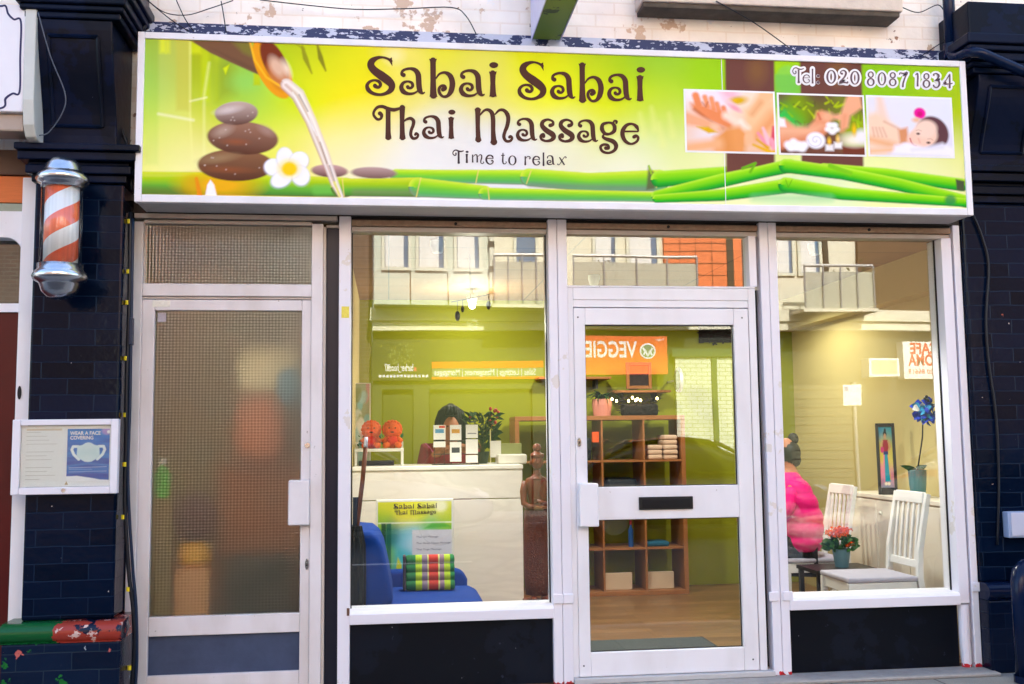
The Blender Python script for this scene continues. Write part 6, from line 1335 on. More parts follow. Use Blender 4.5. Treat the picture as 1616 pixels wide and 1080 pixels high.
gw = mat('fairy_glow', (1, .8, .4), emit=(1, .72, .30), estr=7)
for px, py in ((992,633),(998,628),(1003,632),(1006,630),(1011,632),(1037,629),(966,630),(973,633)):
    p = at(px, py, 2.90); MB().ball(p, .009, .009, .012, 8, 6).build('fairy_light', gw, bs, smooth=True)
for (a, b, py, lab) in ((848, 961, 596, 'long brown wall shelf passing behind the twin posts at the left of the door'), (963, 1054, 617, 'short brown wall shelf under the orange topped picture')):
    p0, p1 = at(a, py, 3.2), at(b, py, 3.2); t = thing('wall_shelf', lab, 'shelf', ((p0.x+p1.x)/2, 3.3, p0.z))
    boxes('board', [(p0.x, p1.x, 3.10, 3.349, p0.z-.02, p0.z)], oak, t, .002); boxes('bracket', [(p0.x+.1, p0.x+.12, 3.2, 3.349, p0.z-.10, p0.z-.0205), (p1.x-.12, p1.x-.1, 3.2, 3.349, p0.z-.10, p0.z-.0205)], mat('dark_metal', (.03, .03, .035)), t, .001)
p0, p1 = at(989, 614, 3.2), at(1028, 572, 3.2)
pf = thing('framed_picture', 'small leaning picture with a brown frame and bright orange top on the wall shelf', 'picture', (p0.x+.1, 3.2, p0.z))
boxes('frame', frame_boxes(p0.x, p1.x, p0.z, p1.z, .028, .028, .028, .028, 3.20, 3.225), oak, pf, .003)
boxes('dark_print', [(p0.x+.0285, p1.x-.0285, 3.208, 3.214, p0.z+.0285, p0.z+.135)], mat('dark_print', lin(46, 38, 40), .4, noise=.9, nscale=30), pf, 0); boxes('orange_print', [(p0.x+.0285, p1.x-.0285, 3.208, 3.214, p0.z+.1352, p1.z-.0285)], mat('orange_card', lin(230, 90, 30), .5), pf, 0)
p0 = at(1071, 600, 3.0)
mr_ = thing('round_mirror', 'round wall mirror with a pale rim seen edge on above the shelf', 'mirror', (p0.x, 3.0, p0.z))
MB().lathe([(0, -.012), (.105, -.012), (.112, 0), (.105, .012), (0, .012)], (p0.x, 3.0, p0.z), 32, 'x').build('rim', mat('pale_metal', (.7, .68, .6), .3, .6), mr_, smooth=False)
MB().lathe([(.095, -.0135), (.095, -.0122), (0, -.0122)], (p0.x, 3.0, p0.z), 32, 'x').build('mirror_glass', mat('mirror', (.85, .85, .85), .03, 1., noise=0), mr_)
boxes('arm', [(p0.x-.006, p0.x+.006, 3.1125, 3.349, p0.z-.008, p0.z+.008)], mat('pale_metal', (.7, .68, .6)), mr_, .001)
p0, p1 = at(1108, 541, 3.25), at(1158, 513, 3.25)
wh = thing('woven_hanging', 'dark woven hanging with ragged edges high behind the door glass', 'wall hanging', ((p0.x+p1.x)/2, 3.3, p0.z))
hb = MB()
for i in range(160):
    x, z = random.uniform(p0.x, p1.x+.1), random.uniform(p0.z, p1.z+.12); v = Vector((x, 3.325+random.uniform(-.012, .012), z)); hb.tube([v, v+Vector((random.uniform(-.05, .05), 0, random.uniform(-.02, .02)))], .006, 5)
hb.build('tassels', mat('dark_twig', lin(34, 24, 22)), wh, fix=False); boxes('cloth', [(p0.x, p1.x+.1, 3.335, 3.349, p0.z+.01, p1.z+.12)], mat('dark_woven', lin(40, 22, 26), .9, noise=.6, nscale=30, bump=.5, bscale=60), wh, .004)
o = MB().box(ax(926, 1020, .8)-.15, 2.05, .50, 1.02, FZ, FZ+.012).build('door_mat', mat('grey_mat', lin(66, 72, 72), .95, noise=.4, nscale=50, bump=.8, bscale=180), None, .004); tag(o, 'dark grey door mat on the wooden floor behind the shop door', 'mat')

# dining chairs with slatted backs, built once and copied
cw = mat('chair_white', lin(228, 227, 226), .4, noise=.05); pad = mat('grey_seat', lin(176, 172, 186), .85, noise=.12, nscale=20, bump=.3, bscale=200)
def chair():
    t = thing('dining_chair', 'white slatted dining chair nearest the right window glass', 'chair', (0, 0, 0), 'white dining chairs'); W2 = .205
    # faces -x; seat from x -.44 to 0; back at x = 0..
    b = MB().box(-.455, -.012, -.205, .205, .440, .472).build('seat', pad, t, bevel=.013, smooth=True, seg=4)
    boxes('seat_rail', [(-.436, -.02, -.196, -.176, .375, .4395), (-.436, -.02, .176, .196, .375, .4395), (-.436, -.414, -.1755, .1755, .375, .4395), (-.03, -.012, -.1755, .1755, .375, .4395)], cw, t, .003)
    for s_ in (-1, 1):
        y = s_*.186; MB().box(-.452, -.412, y-.017, y+.017, FZ*0, .4395-.0).build('leg', cw, t, .004)
        MB().prism([(.10, 0), (.136, 0), (.045, .30), (.022, .46), (.030, .62), (.095, .955), (.066, .962), (-.004, .62), (-.014, .46), (.008, .28)], y-.017, y+.017, 'y').build('leg', cw, t, .004)
    def bx_at(z): return .012 + (max(0, z-.5))**1.25*.155
    for i in range(5):
        y = -.126+.063*i; MB().prism([(bx_at(z)+o_, z) for z, o_ in ((.555,-.007),(.70,-.007),(.905,-.007),(.905,.007),(.70,.007),(.555,.007))], y-.011, y+.011, 'y').build('slat', cw, t, .002)
    MB().prism([(bx_at(.9)-.010, .90), (bx_at(.96)-.010, .968), (bx_at(.96)+.012, .968), (bx_at(.9)+.012, .90)], -.1685, .1685, 'y').build('top_rail', cw, t, .004)
    MB().prism([(bx_at(.52)-.010, .515), (bx_at(.56)-.010, .56), (bx_at(.56)+.010, .56), (bx_at(.52)+.010, .515)], -.1685, .1685, 'y').build('lower_rail', cw, t, .003)
    return t
c1 = chair(); c1.location = (3.165, .45, FZ)
c2 = copy_tree(c1); c2['label'] = 'white slatted dining chair with the woman in pink sitting on it'; c2.location = (3.165, 1.42, FZ)
# black side table and kalanchoe
tb_ = thing('side_table', 'small black side table between the white chairs under the orange flowers', 'table', (2.98, .93, FZ)); bk = mat('table_black', (.02, .02, .022), .4)
boxes('table_top', [(2.74, 3.18, .76, 1.10, .455, .48)], bk, tb_, .003)
for x in (2.75, 3.14):
    for y in (.77, 1.06): boxes('leg', [(x, x+.03, y, y+.03, FZ, .4545)], bk, tb_, .002)
fx_, fy_, fz_ = ax(1328, 880, .92), .92, .48
kp = thing('flowering_plant', 'orange flowering plant in a blue grey pot on the black side table', 'plant', (fx_, fy_, fz_))
MB().lathe([(.042, fz_), (.058, fz_+.105), (.062, fz_+.118), (.054, fz_+.118), (.052, fz_+.10), (0, fz_+.10)], (fx_, fy_, 0), 24).build('pot', mat('blue_pot', lin(96, 132, 150), .4, noise=.08), kp)
lf = MB(); fb = MB()
for i in range(90):
    a = random.uniform(0, 6.28); r_ = random.uniform(.01, .085); p = Vector((fx_+r_*math.cos(a), fy_+r_*math.sin(a), fz_+.11+random.uniform(0, .085))); d = Vector((math.cos(a)*.055, math.sin(a)*.055, random.uniform(-.01, .03))); lf.leaf(p, p+d, .036, .006)
for k in range(9):
    a = random.uniform(0, 6.28); r_ = random.uniform(.0, .075); c = Vector((fx_+r_*math.cos(a), fy_-.02+r_*math.sin(a)*.8, fz_+.225+random.uniform(-.015, .02) - (.06 if k == 8 else 0)))
    for i in range(14):
        p = c+Vector((random.uniform(-.032, .032), random.uniform(-.03, .03), random.uniform(-.016, .018)))
        for j in range(4):
            q_ = 1.57*j+random.random(); fb.leaf(p, p+Vector((math.cos(q_)*.013, -.006, math.sin(q_)*.013)), .011, .001, 2)
    lf.tube([(fx_, fy_, fz_+.1), tuple(c)], .003, 5)
lf.build('leaves', mat('kalanchoe_leaf', lin(44, 92, 40), .5, spec=.12, noise=.4, nscale=20), kp, fix=False); fb.build('orange_flowers', mat('orange_petal', lin(248, 84, 2), .8, spec=.03, noise=.3, nscale=60), kp, fix=False)

# woman in pink on the second chair, facing left
pp = thing('person', 'person in a bright pink padded jacket with dark hair in a bun, seated facing left', 'person', (2.95, 1.42, FZ))
wx, wy = 2.845, 1.42
Bp = [(wx+.04,wy,.60,.13,.16),(wx+.05,wy,.78,.115,.15),(wx+.03,wy,.95,.09,.12),(wx+.01,wy,1.055,.05,.08),(wx-.01,wy,1.115,.048,.05),(wx-.015,wy,1.17,.068,.060),(wx-.02,wy,1.235,.085,.072),(wx-.012,wy,1.295,.070,.062),(wx-.01,wy,1.335,.03,.03),
      (wx-.05,wy-.165,1.00,.034,.034),(wx-.10,wy-.20,.84,.045,.045),(wx-.22,wy-.14,.77,.038,.036),(wx-.29,wy-.09,.76,.030,.026),
      (wx-.05,wy+.165,1.00,.034,.034),(wx-.10,wy+.20,.84,.045,.045),(wx-.22,wy+.14,.77,.038,.036),(wx-.29,wy+.09,.76,.030,.026),
      (wx,wy-.09,.575,.09,.09),(wx-.27,wy-.09,.555,.072,.072),(wx-.20,wy-.09,.12,.05,.05),(wx-.25,wy-.09,.07,.04,.034),(wx,wy+.09,.575,.09,.09),(wx-.27,wy+.09,.555,.072,.072),(wx-.20,wy+.09,.12,.05,.05),(wx-.25,wy+.09,.07,.04,.034)]
Be = [(0,1),(1,2),(2,3),(3,4),(4,5),(5,6),(6,7),(7,8),(3,9),(9,10),(10,11),(11,12),(3,13),(13,14),(14,15),(15,16),(0,17),(17,18),(18,19),(19,20),(0,21),(21,22),(22,23),(23,24)]
for hnd in (12, 16):
    b0 = Bp[hnd]
    for dx, dy, dz in ((-.01, .028 if hnd == 12 else -.028, .012), (-.045, .018, -.004), (-.052, .006, -.002), (-.050, -.006, -.004), (-.042, -.018, -.008)):
        Bp.append((b0[0]+dx*.7, b0[1]+dy, b0[2]+dz, .010, .010)); Bp.append((b0[0]+dx*1.5, b0[1]+dy*1.1, b0[2]+dz-.012, .008, .008)); k = len(Bp); Be += [(hnd, k-2), (k-2, k-1)]
skin_body('body', Bp, Be, skin_l, pp)
pk = mat('pink_jacket', lin(226, 20, 120), .55, noise=.12, nscale=10, bump=.15, bscale=30, spec=.15)
jb = MB(); secs = []
def ringsec(cx, rx_, ry_, z): return [(cx+rx_*math.cos(6.283*k/28), wy+ry_*math.sin(6.283*k/28), z) for k in range(28)]
for z, rx_, ry_, cx in [(.545,.155,.19,wx+.05)]: pass
zl = np.linspace(.545, 1.09, 45)
for z in zl:
    u = (z-.545)/(1.09-.545); puff = .012*abs(math.sin(u*math.pi*5.5))
    rx_ = float(np.interp(u, [0, .1, .4, .7, .88, 1], [.135, .152, .158, .142, .112, .066]))+puff; ry_ = float(np.interp(u, [0, .1, .4, .7, .88, 1], [.20, .225, .235, .23, .19, .078]))+puff
    secs.append(ringsec(wx+float(np.interp(u, [0, .4, 1], [.045, .05, -.03])), rx_, ry_, z))
jb.loft(secs).build('padded_jacket', pk, pp, smooth=True)
Sp = []; 
for i in (9, 10, 11): p = Bp[i]; Sp.append((p[0], p[1], p[2], p[3]*1.2+.006, p[4]*1.2+.006))
for i in (13, 14, 15): p = Bp[i]; Sp.append((p[0], p[1], p[2], p[3]*1.2+.006, p[4]*1.2+.006))
skin_body('jacket_sleeve', Sp[:3], [(0,1),(1,2)], pk, pp); skin_body('jacket_sleeve', Sp[3:], [(0,1),(1,2)], pk, pp)
tro = mat('black_trousers', (.012, .012, .014), .8)
TQ = [(wx+.04,wy,.575,.14,.20)] + [(p[0], p[1], p[2], p[3]*1.12+.006, p[4]*1.12+.006) for p in (Bp[17], Bp[18], Bp[19])] + [(p[0], p[1], p[2], p[3]*1.12+.006, p[4]*1.12+.006) for p in (Bp[21], Bp[22], Bp[23])]
skin_body('trousers', TQ, [(0,1),(1,2),(2,3),(0,4),(4,5),(5,6)], tro, pp)
for s_ in (-1, 1): MB().ball((wx-.235, wy+s_*.09, .078), .085, .052, .048).build('shoe', mat('black_trousers', (.012, .012, .014)), pp, smooth=True)
hm = MB(); hm.ball((wx+.0, wy, 1.225), .086, .088, .096); hm.ball((wx+.03, wy, 1.175), .058, .066, .055); hm.ball((wx+.035, wy-.01, 1.325), .038, .040, .044); hm.tube([(wx+.01, wy, 1.28), (wx+.03, wy, 1.325)], [.05, .03], 10)
hm.build('hair', hair, pp, smooth=True)
for s_ in (-1, 1): MB().ball((wx-.098, wy+s_*.03, 1.245), .005, .009, .005).build('eye', mat('eye_dark', (.02, .015, .012)), pp, smooth=True)
MB().ball((wx-.108, wy, 1.215), .016, .010, .017).build('nose', skin_l, pp, smooth=True); MB().ball((wx-.095, wy, 1.175), .006, .02, .006).build('mouth', mat('lips', lin(160, 70, 66)), pp, smooth=True)

# long white cabinet on the right wall, picture and orchid on it
cbm = mat('cabinet_white', lin(222, 214, 200), .45, noise=.05)
cbn = thing('sideboard', 'long cream white sideboard along the right wall behind the white chairs', 'cabinet', (3.6, 1.1, FZ)); X_ = 3.46
boxes('carcass', [(X_, RX-.002, .44, 1.78, FZ, .895)], cbm, cbn, .004); boxes('top_board', [(X_-.02, RX-.002, .43, 1.80, .8955, .925)], cbm, cbn, .004)
for y in (.445, .892, 1.338): boxes('door', [(X_-.016, X_-.0005, y, y+.438, .10, .885)], cbm, cbn, .003)
for y in (.80, 1.25, 1.70): MB().ball((X_-.028, y, .80), .013).build('knob', mat('pale_metal', (.7, .68, .6)), cbn, smooth=True)
py_ = 1.28; a_ = at(1383, 668, py_); b_ = at(1415, 772, py_); cx_ = (a_.x+b_.x)/2
dn = thing('dancer_picture', 'tall dark framed picture of a dancer in a bright dress standing on the sideboard', 'picture', (cx_, py_, .925))
def dancer(k):
    k.field([((5,8),(30,130,170)),((30,8),(40,150,160)),((18,30),(190,170,60)),((5,50),(206,180,60)),((30,60),(206,190,90)),((5,90),(230,130,150)),((32,95),(210,130,140)),((18,110),(60,120,150))], 12)
    k.ell(17,14,5,6,(20,24,30),0,1.5); k.ell(18,7,3,4,(20,24,30),0,1.5); k.ell(17,18,3.5,5,(196,150,110),0,1.5); k.poly([(11,25),(24,25),(26,40),(22,50),(12,50),(9,40)], (150,24,40), 2); k.line([(10,28),(5,38),(8,46)], 4, (190,140,100), 1.5); k.line([(25,28),(30,38),(26,44)], 4, (190,140,100), 1.5)
    k.ell(8,44,5,6,(196,40,110),0,2); k.poly([(12,50),(22,50),(26,80),(28,104),(8,104),(10,80)], (20,140,160), 2); k.line([(12,54),(10,104)], 3, (226,120,150), 1.5); k.line([(23,54),(27,100)], 2, (220,160,60), 1.5); k.rect(11,47,24,53,(30,40,110),1.5); k.ell(14,108,4,3,(226,206,180),0,1.5); k.ell(22,108,4,3,(226,206,180),0,1.5)
wd = b_.x-a_.x; dh = a_.z-.925
fm = MB()
for q_ in frame_boxes(-wd/2, wd/2, 0, dh, .020, .020, .05, .024, -.014, .014): fm.box(*q_)
f_ = fm.build('frame', mat('frame_black', (.015, .012, .012), .35), None, .003); pr_ = sheet('painting', (-wd/2+.0205, -.002, .0505), (wd-.041, 0, 0), (0, 0, dh-.075), 36, 115, dancer, print_mat('poster_print', .4))
for o in (f_, pr_): o.parent = dn
dn.rotation_euler = (R(-5), 0, R(-22))
oy = .86; q = at(1432, 742, oy); q2 = at(1458, 650, oy)
orc = thing('blue_orchid', 'blue and white orchid on a tall thin stem in a teal pot on the sideboard', 'plant', (q.x+.06, oy, .925)); ox = max(q.x, X_+.05)
MB().lathe([(.045, .9255), (.055, 1.02), (.06, q.z), (.05, q.z), (.05, q.z-.02), (0, q.z-.02)], (ox, oy, 0), 20).build('pot', mat('teal_pot', lin(40, 110, 120), .4), orc)
sp_ = [(ox, oy, q.z-.02), (ox+.025, oy, q.z+.10), (ox+.05, oy, q.z+.22), (q2.x-.01, oy, q2.z-.05), (q2.x+.005, oy-.01, q2.z+.02), (q2.x+.012, oy-.02, q2.z+.085)]
MB().tube(sp_, [.006, .005, .005, .004, .004, .003], 8).build('stem', mat('dark_stem', lin(28, 24, 26), .5), orc, smooth=True)
for cc, m_ in (((24, 60, 190), 'petal_blue'), ((40, 150, 206), 'petal_cyan'), ((226, 230, 240), 'petal_white')):
    pt = MB()
    for (dx, dz) in ((-.045, .03), (.045, .015), (-.01, -.015), (.02, .05), (-.05, -.02), (.05, -.03), (0, -.05)):
        if m_ == 'petal_white' and dz < .02: continue
        c = Vector((q2.x+dx, oy-.02+random.uniform(-.02, .02), q2.z+dz))
        for i in range(5 if m_ == 'petal_blue' else 2):
            a = random.uniform(0, 6.28); pt.leaf(c, c+Vector((math.cos(a)*.055, random.uniform(-.02, .01), math.sin(a)*.055)), .05, .008)
    pt.build('petals', mat(m_, lin(cc), .6, noise=.3, nscale=30), orc, fix=False)
bb = MB()
for dx, dz in ((.0, .085), (.02, .075), (.032, .06), (.012, .1)): bb.ball((q2.x+dx, oy-.02, q2.z+dz), .010, .010, .012, 8, 6)
bb.build('buds', mat('dark_stem', lin(28, 24, 26)), orc, smooth=True); lf = MB()
for a in (-.5, .7, 2.4): lf.leaf((ox, oy, q.z-.01), (ox+.11*math.cos(a)-.03, oy+.03*math.sin(a), q.z+.03), .04, .02)
lf.build('leaves', mat('dark_leaf', lin(34, 66, 30)), orc, fix=False)

# hanging wind chimes near the left window top
ch = thing('hanging_mobile', 'wire mobile with dark drop pendants hanging high inside the left window', 'mobile', (.75, 1.4, CZ)); HY = 1.1
w_ = MB(); pa_, pb_ = at(712, 477, HY), at(772, 465, HY); w_.tube([pa_, pb_], .0035, 6)
w_.tube([((pa_+pb_)/2)[:], (((pa_+pb_)/2).x, HY, CZ)], .002, 5)
for a, b, c in ((722,476,490),(730,474,485),(771,466,474)): p0 = at(a, b, HY); p1 = at(a, c, HY); w_.tube([p0, p1], .002, 5)
w_.build('wires', mat('dark_metal', (.03, .03, .035)), ch)
for a, b, r_ in ((722,499,.018),(730,488,.012),(771,482,.016)): p = at(a, b, HY); MB().ball(p, r_, r_, r_*1.9, 12, 8).build('pendant', mat('dark_glass', (.03, .03, .04), .1), ch, smooth=True)

# ------------------------------------------------------------------ hallway behind the patterned glass
hw = mat('hall_wall', lin(168, 164, 134), .8, noise=.1); hb_ = mat('hall_brown', lin(160, 92, 50), .7, noise=.2)
wall('hall_side_wall', (-1.45, -1.372, .105, BY_-.001, FZ, CZ-.001), hw, 'plain hallway wall at the left behind the patterned glass door')
wall('hall_end_wall', (-1.371, -.336, 1.30, 1.38, FZ, CZ-.001), hw, 'plain olive wall closing the hallway behind the patterned glass door')
hd = thing('brown_cupboard', 'tall brown shape like a cupboard blurred behind the right of the patterned glass', 'cupboard', (-.65, .9, FZ)); boxes('carcass', [(-1.02, -.345, .75, 1.25, FZ, 1.22)], hb_, hd, .01)
o = MB().box(-1.20, -.98, .20, .42, FZ, .66).build('cardboard_box', mat('cardboard', lin(190, 140, 96), .8, noise=.1), None, .006); tag(o, 'tan box blurred behind the lower left of the patterned glass', 'box')
MB_ = MB().lathe([(.07, .66), (.10, .70), (.09, .78), (.06, .80)], (-1.08, .31, 0), 20).build('yellow_bowl', mat('yellow_glaze', lin(206, 150, 20), .4)); tag(MB_, 'yellow bowl shape blurred behind the patterned glass on the tan box', 'bowl')
o = MB().ball((-1.07, .31, .93), .125, .1, .14).build('purple_ball', mat('dark_purple', lin(64, 34, 46), .8, noise=.4, nscale=12), None, smooth=True); tag(o, 'dark purple round shape blurred behind the patterned glass above the yellow bowl', 'ball')
bottle('bright green bottle shape blurred at the left of the patterned glass', -1.225, .16, 1.055, .21, .045, mat('green_plastic', lin(30, 170, 40), .4), mat('white_cap', (.7, .7, .7), .4))
o = MB().box(-1.3, -1.16, .10, .26, FZ, 1.053).build('narrow_stand', mat('stand_olive', lin(110, 96, 60), .8, noise=.2), None, .004); tag(o, 'narrow brownish olive stand under the bright green bottle in the hallway', 'stand')
o = MB().box(-.92, -.60, .5, .74, 1.22+.001, 1.62).build('orange_bundle', mat('orange_cloth', lin(206, 122, 84), .9, noise=.3, nscale=6), None, .12, True, seg=5); tag(o, 'soft orange bundle blurred on the brown cupboard behind the patterned glass', 'bundle')
o = MB().box(-.90, -.50, .46, .72, 1.6215, 1.93).build('pale_bundle', mat('pale_cloth', lin(236, 226, 190), .9, noise=.2, nscale=6), None, .09, True, seg=5); tag(o, 'pale cream soft shape blurred above the orange one behind the patterned glass', 'bundle')
o = MB().box(-.93, -.55, .45, .73, FZ, .70).build('dark_box', mat('dark_teal', lin(20, 44, 46), .7), None, .03); tag(o, 'dark teal box blurred at the foot of the brown cupboard', 'box')
o = MB().ball((-.56, .36, 1.66), .085, .07, .12).build('blue_balloon', mat('blue_soft', lin(50, 140, 170), .6), None, smooth=True); tag(o, 'blurred blue round shape behind the right side of the patterned glass', 'ball')
# ------------------------------------------------------------------ across the street (seen as reflections in the glazing)
D = 13.0
def mx(px): return at(px, 500, D+.17).x
def mz(py, px=900): return at(px, py, D+.17).z
FYo = -D
bl0 = thing('apartment_block', 'pale apartment block across the street reflected in the shop windows', 'building', (4, -14, 0))
pale = mat('pale_render', lin(222, 218, 198), .8, noise=.08, nscale=1.5); greyp = mat('grey_panel', lin(196, 204, 190), .6, noise=.08, nscale=2); orc_ = mat('orange_cladding', lin(226, 120, 70), .6, noise=.12, nscale=3)
dk = mat('dark_facade', lin(40, 46, 40), .6, noise=.2); ol = mat('olive_shopfront', lin(64, 70, 52), .6, noise=.12); dglass = mat('far_glass', lin(90, 120, 150), .12, noise=.5, nscale=1.2)
zl0, zl1, zl2 = mz(522), mz(508), mz(489)
boxes('wall', [(mx(588), mx(1500), FYo-.5, FYo-.14, zl2, 9.5)], pale, bl0, 0)
boxes('ground_floor_wall', [(mx(588), mx(1500), FYo-.5, FYo-.14, 0, zl2)], dk, bl0, 0)
boxes('ledge', [(mx(584), mx(1480), FYo-.13, FYo+.10, zl1, zl2), (mx(588), mx(1478), FYo-.13, FYo+.04, zl0, zl1-.004)], pale, bl0, .01)
boxes('orange_panel', [(mx(1050), mx(1150), FYo-.139, FYo-.06, zl2+.01, 9.4), (mx(1161), mx(1176), FYo-.139, FYo-.06, zl2+.01, 9.4)], orc_, bl0, .005)
jl = MB()
for py in (382, 394, 413, 432, 330, 350): jl.box(mx(1050), mx(1150), FYo-.059, FYo-.055, mz(py), mz(py)+.018)
for px in (1075, 1100, 1126): jl.box(mx(px), mx(px)+.015, FYo-.054, FYo-.052, zl2+.02, 9.3)
jl.build('panel_joints', mat('joint_brown', lin(120, 60, 36), .7), bl0)
boxes('dark_strip', [(mx(1150)+.004, mx(1161)-.004, FYo-.139, FYo-.05, zl2+.01, 9.4), (mx(1304), mx(1311), FYo-.139, FYo-.05, zl2+.01, 9.4)], dk, bl0, 0)
boxes('bay', [(mx(590), mx(770), FYo-.139, FYo+.45, zl2+.01, 9.3)], greyp, bl0, .01)
cur = mat('net_curtain', lin(226, 226, 224), .8, noise=.15, nscale=8, stretch=(14, 14, .4)); frm = mat('pale_frame', lin(214, 214, 196), .5)
def owin(x0, x1, z0, z1, y, curtain=True):
    w = boxes('window', frame_boxes(x0, x1, z0, z1, .06, .06, .06, .06, y, y+.05), frm, bl0, .004)
    boxes('pane', [(x0+.06, x1-.06, y+.01, y+.014, z0+.06, z1-.06)], dglass, w, 0)
    if curtain: boxes('curtain', [(x0+.07, x0+(x1-x0)*.74, y+.0145, y+.03, z0+.07, z1-.07)], cur, w, .01)
for a, b in ((602, 649), (655, 704), (715, 758)): owin(mx(a), mx(b), mz(436), mz(436)+1.9, FYo+.452)
boxes('bay_joint', [(mx(p), mx(p)+.02, FYo+.4505, FYo+.458, zl2+.02, mz(438)) for p in (646, 704)], dk, bl0, 0)
pp0 = MB(); pp0.tube([(mx(772), FYo+.52, zl2), (mx(772), FYo+.52, 9)], .045, 10); pp0.build('drainpipe', frm, bl0)
pc0 = MB()
for py in (400, 437, 470): pc0.tube([(mx(772), FYo+.52, mz(py)), (mx(772), FYo+.52, mz(py)+.10)], .06, 10)
pc0.build('pipe_collar', dk, bl0)
plb = MB()
for k in range(260):
    c0 = [mx(825), mx(945), mx(1068), mx(1330)][k % 4]; p = Vector((c0+random.gauss(0, .16), FYo+.3+random.uniform(-.1, .25), mz(470)+abs(random.gauss(0, .28)))); plb.leaf(p, p+Vector((random.uniform(-.1, .1), random.uniform(-.05, .05), random.uniform(0, .12))), .05)
tag(plb.build('balcony_plants', mat('far_leaf', lin(60, 76, 40), .7), fix=False), 'dim green plants growing along the balconies across the street', 'plants', kind='stuff')
owin(mx(812), mx(852), mz(424), mz(424)+1.6, FYo-.137, False)
for a, b in ((939, 980), (992, 1044)): owin(mx(a), mx(b), mz(420), mz(420)+1.7, FYo-.137)
for a, b in ((1226, 1262), (1266, 1303)): owin(mx(a), mx(b), mz(430), mz(430)+1.8, FYo-.137)
boxes('dark_gable', [(mx(1359), mx(1500), FYo-.139, FYo-.05, zl2+.01, 9.4)], mat('brown_brickwork', lin(96, 76, 58), .8, noise=.2), bl0, 0)
mesh_ = mat('balcony_mesh', lin(176, 176, 160), .6, noise=.4, nscale=40)
for a, b, t_, bt in ((775, 860, 413, 488), (896, 1085, 413, 488), (1250, 1357, 424, 494)):
    bc = boxes('balcony', [(mx(a), mx(b), FYo+.62, FYo+.64, mz(bt)+.02, mz(t_+10))], mesh_, bl0, 0)
    r_ = MB(); r_.tube([(mx(a), FYo+.64, mz(t_)), (mx(b), FYo+.64, mz(t_))], .03, 8)
    for k in range(5): x = mx(a)+(mx(b)-mx(a))*k/4; r_.tube([(x, FYo+.66, mz(bt)), (x, FYo+.66, mz(t_))], .018, 6)
    r_.build('rail', mat('galvanised', (.45, .45, .44), .4, .6), bc); boxes('slab', [(mx(a)-.05, mx(b)+.05, FYo-.12, FYo+.70, mz(bt)-.05, mz(bt)+.015)], pale, bc, .005)
boxes('shopfront_pillar', [(mx(a), mx(b), FYo-.139, FYo+.03, 0, mz(604)) for a, b in ((588, 603), (652, 676), (838, 858), (880, 900), (1178, 1240), (1342, 1362))], ol, bl0, .005)
boxes('shopfront_panel', [(mx(604), mx(651), FYo-.138, FYo-.06, 0, mz(622)), (mx(677), mx(837), FYo-.138, FYo-.08, 0, mz(615))], mat('olive_dark', lin(56, 64, 44), .4, noise=.2), bl0, .005)
boxes('lintel', [(mx(588), mx(858), FYo-.139, FYo+.02, mz(614), mz(603)-.002)], ol, bl0, .004)
o = MB().box(mx(1062), mx(1166), FYo-.139, FYo-.03, 0, mz(566)).build('white_brick_front', brick_mat('white_painted_brick', lin(214, 218, 200), lin(206, 212, 194), lin(128, 134, 116), .225, .075, .008, .6, .3), bl0)
boxes('doorway_trim', [(mx(1056), mx(1172), FYo-.029, FYo+.02, mz(566), mz(553)), (mx(1119), mx(1127), FYo-.029, FYo+.01, 0, mz(567))], mat('drain_green', lin(60, 84, 66), .5), bl0, .004)
rs = MB(); 
for k in range(26): rs.box(mx(1241), mx(1341), FYo-.138, FYo-.05+.02*(k % 2), .1+k*.085, .1+k*.085+.083)
rs.build('roller_shutter', mat('shutter_grey', lin(88, 88, 70), .5, noise=.1), bl0, 0)
boxes_t = [(-9.2, -6.6), (-5.1, -2.2), (-2.15, -.85)]
tb0 = MB().box(-16, mx(586), -14.5, FYo-.3, 0, 8.2).build('brick_terrace', brick_mat('dark_street_brick', lin(96, 70, 54), lin(84, 62, 50), lin(110, 100, 90), .225, .075, .01, .8, .4)); tag(tb0, 'dark brick terrace left of the pale apartment block across the street', 'building')
for (px0, px1, y0_, y1_, m_) in ((285, 435, 440, 340, cur), (440, 520, 640, 330, orc_), (330, 470, 660, 590, pale), (250, 330, 640, 500, frm)):
    boxes('wall_panel', [(mx(px0), mx(px1), FYo-.299, FYo-.20-.01*(px0 % 7), mz(y0_), mz(y1_)+(3 if y1_ < 400 else 0))], m_, tb0, .01)
tb1 = MB().box(mx(1502), 26, -14.5, FYo-.3, 0, 8.6).build('brick_terrace', bpy.data.materials['dark_street_brick']); tag(tb1, 'dark brick terrace beyond the cafe across the street', 'building')
# shop signs across the street
def osign(lab, x0, x1, z0, z1, m, dep=.12):
    t = thing('shop_sign', lab, 'shop sign', ((x0+x1)/2, FYo, z0)); boxes('board', [(x0, x1, FYo-.13, FYo+dep, z0, z1)], m, t, .006); return t
wi2 = mat('sign_white', (.80, .80, .78), .5)
t = osign('orange and grey letting agent sign across the street reflected in the left window', mx(680), mx(855), mz(599), mz(572), mat('sign_olive', lin(120, 128, 96), .5))
boxes('orange_stripe', [(mx(680), mx(855), FYo+.1205, FYo+.126, mz(582), mz(572)), (mx(680), mx(855), FYo+.1205, FYo+.126, mz(599), mz(595.5))], mat('sign_orange', lin(236, 100, 30), .5), t, 0)
text_mesh('Sales | Lettings | Management | Mortgages', .115, wi2, t, 'sign_lettering', (mx(843), FYo+.1225, mz(593)), width=mx(843)-mx(684), facing=1, bold=.015)
t = osign('black barber shop sign with a round tree emblem across the street', mx(588), mx(679), mz(601), mz(540), mat('sign_black', lin(50, 56, 40), .5))
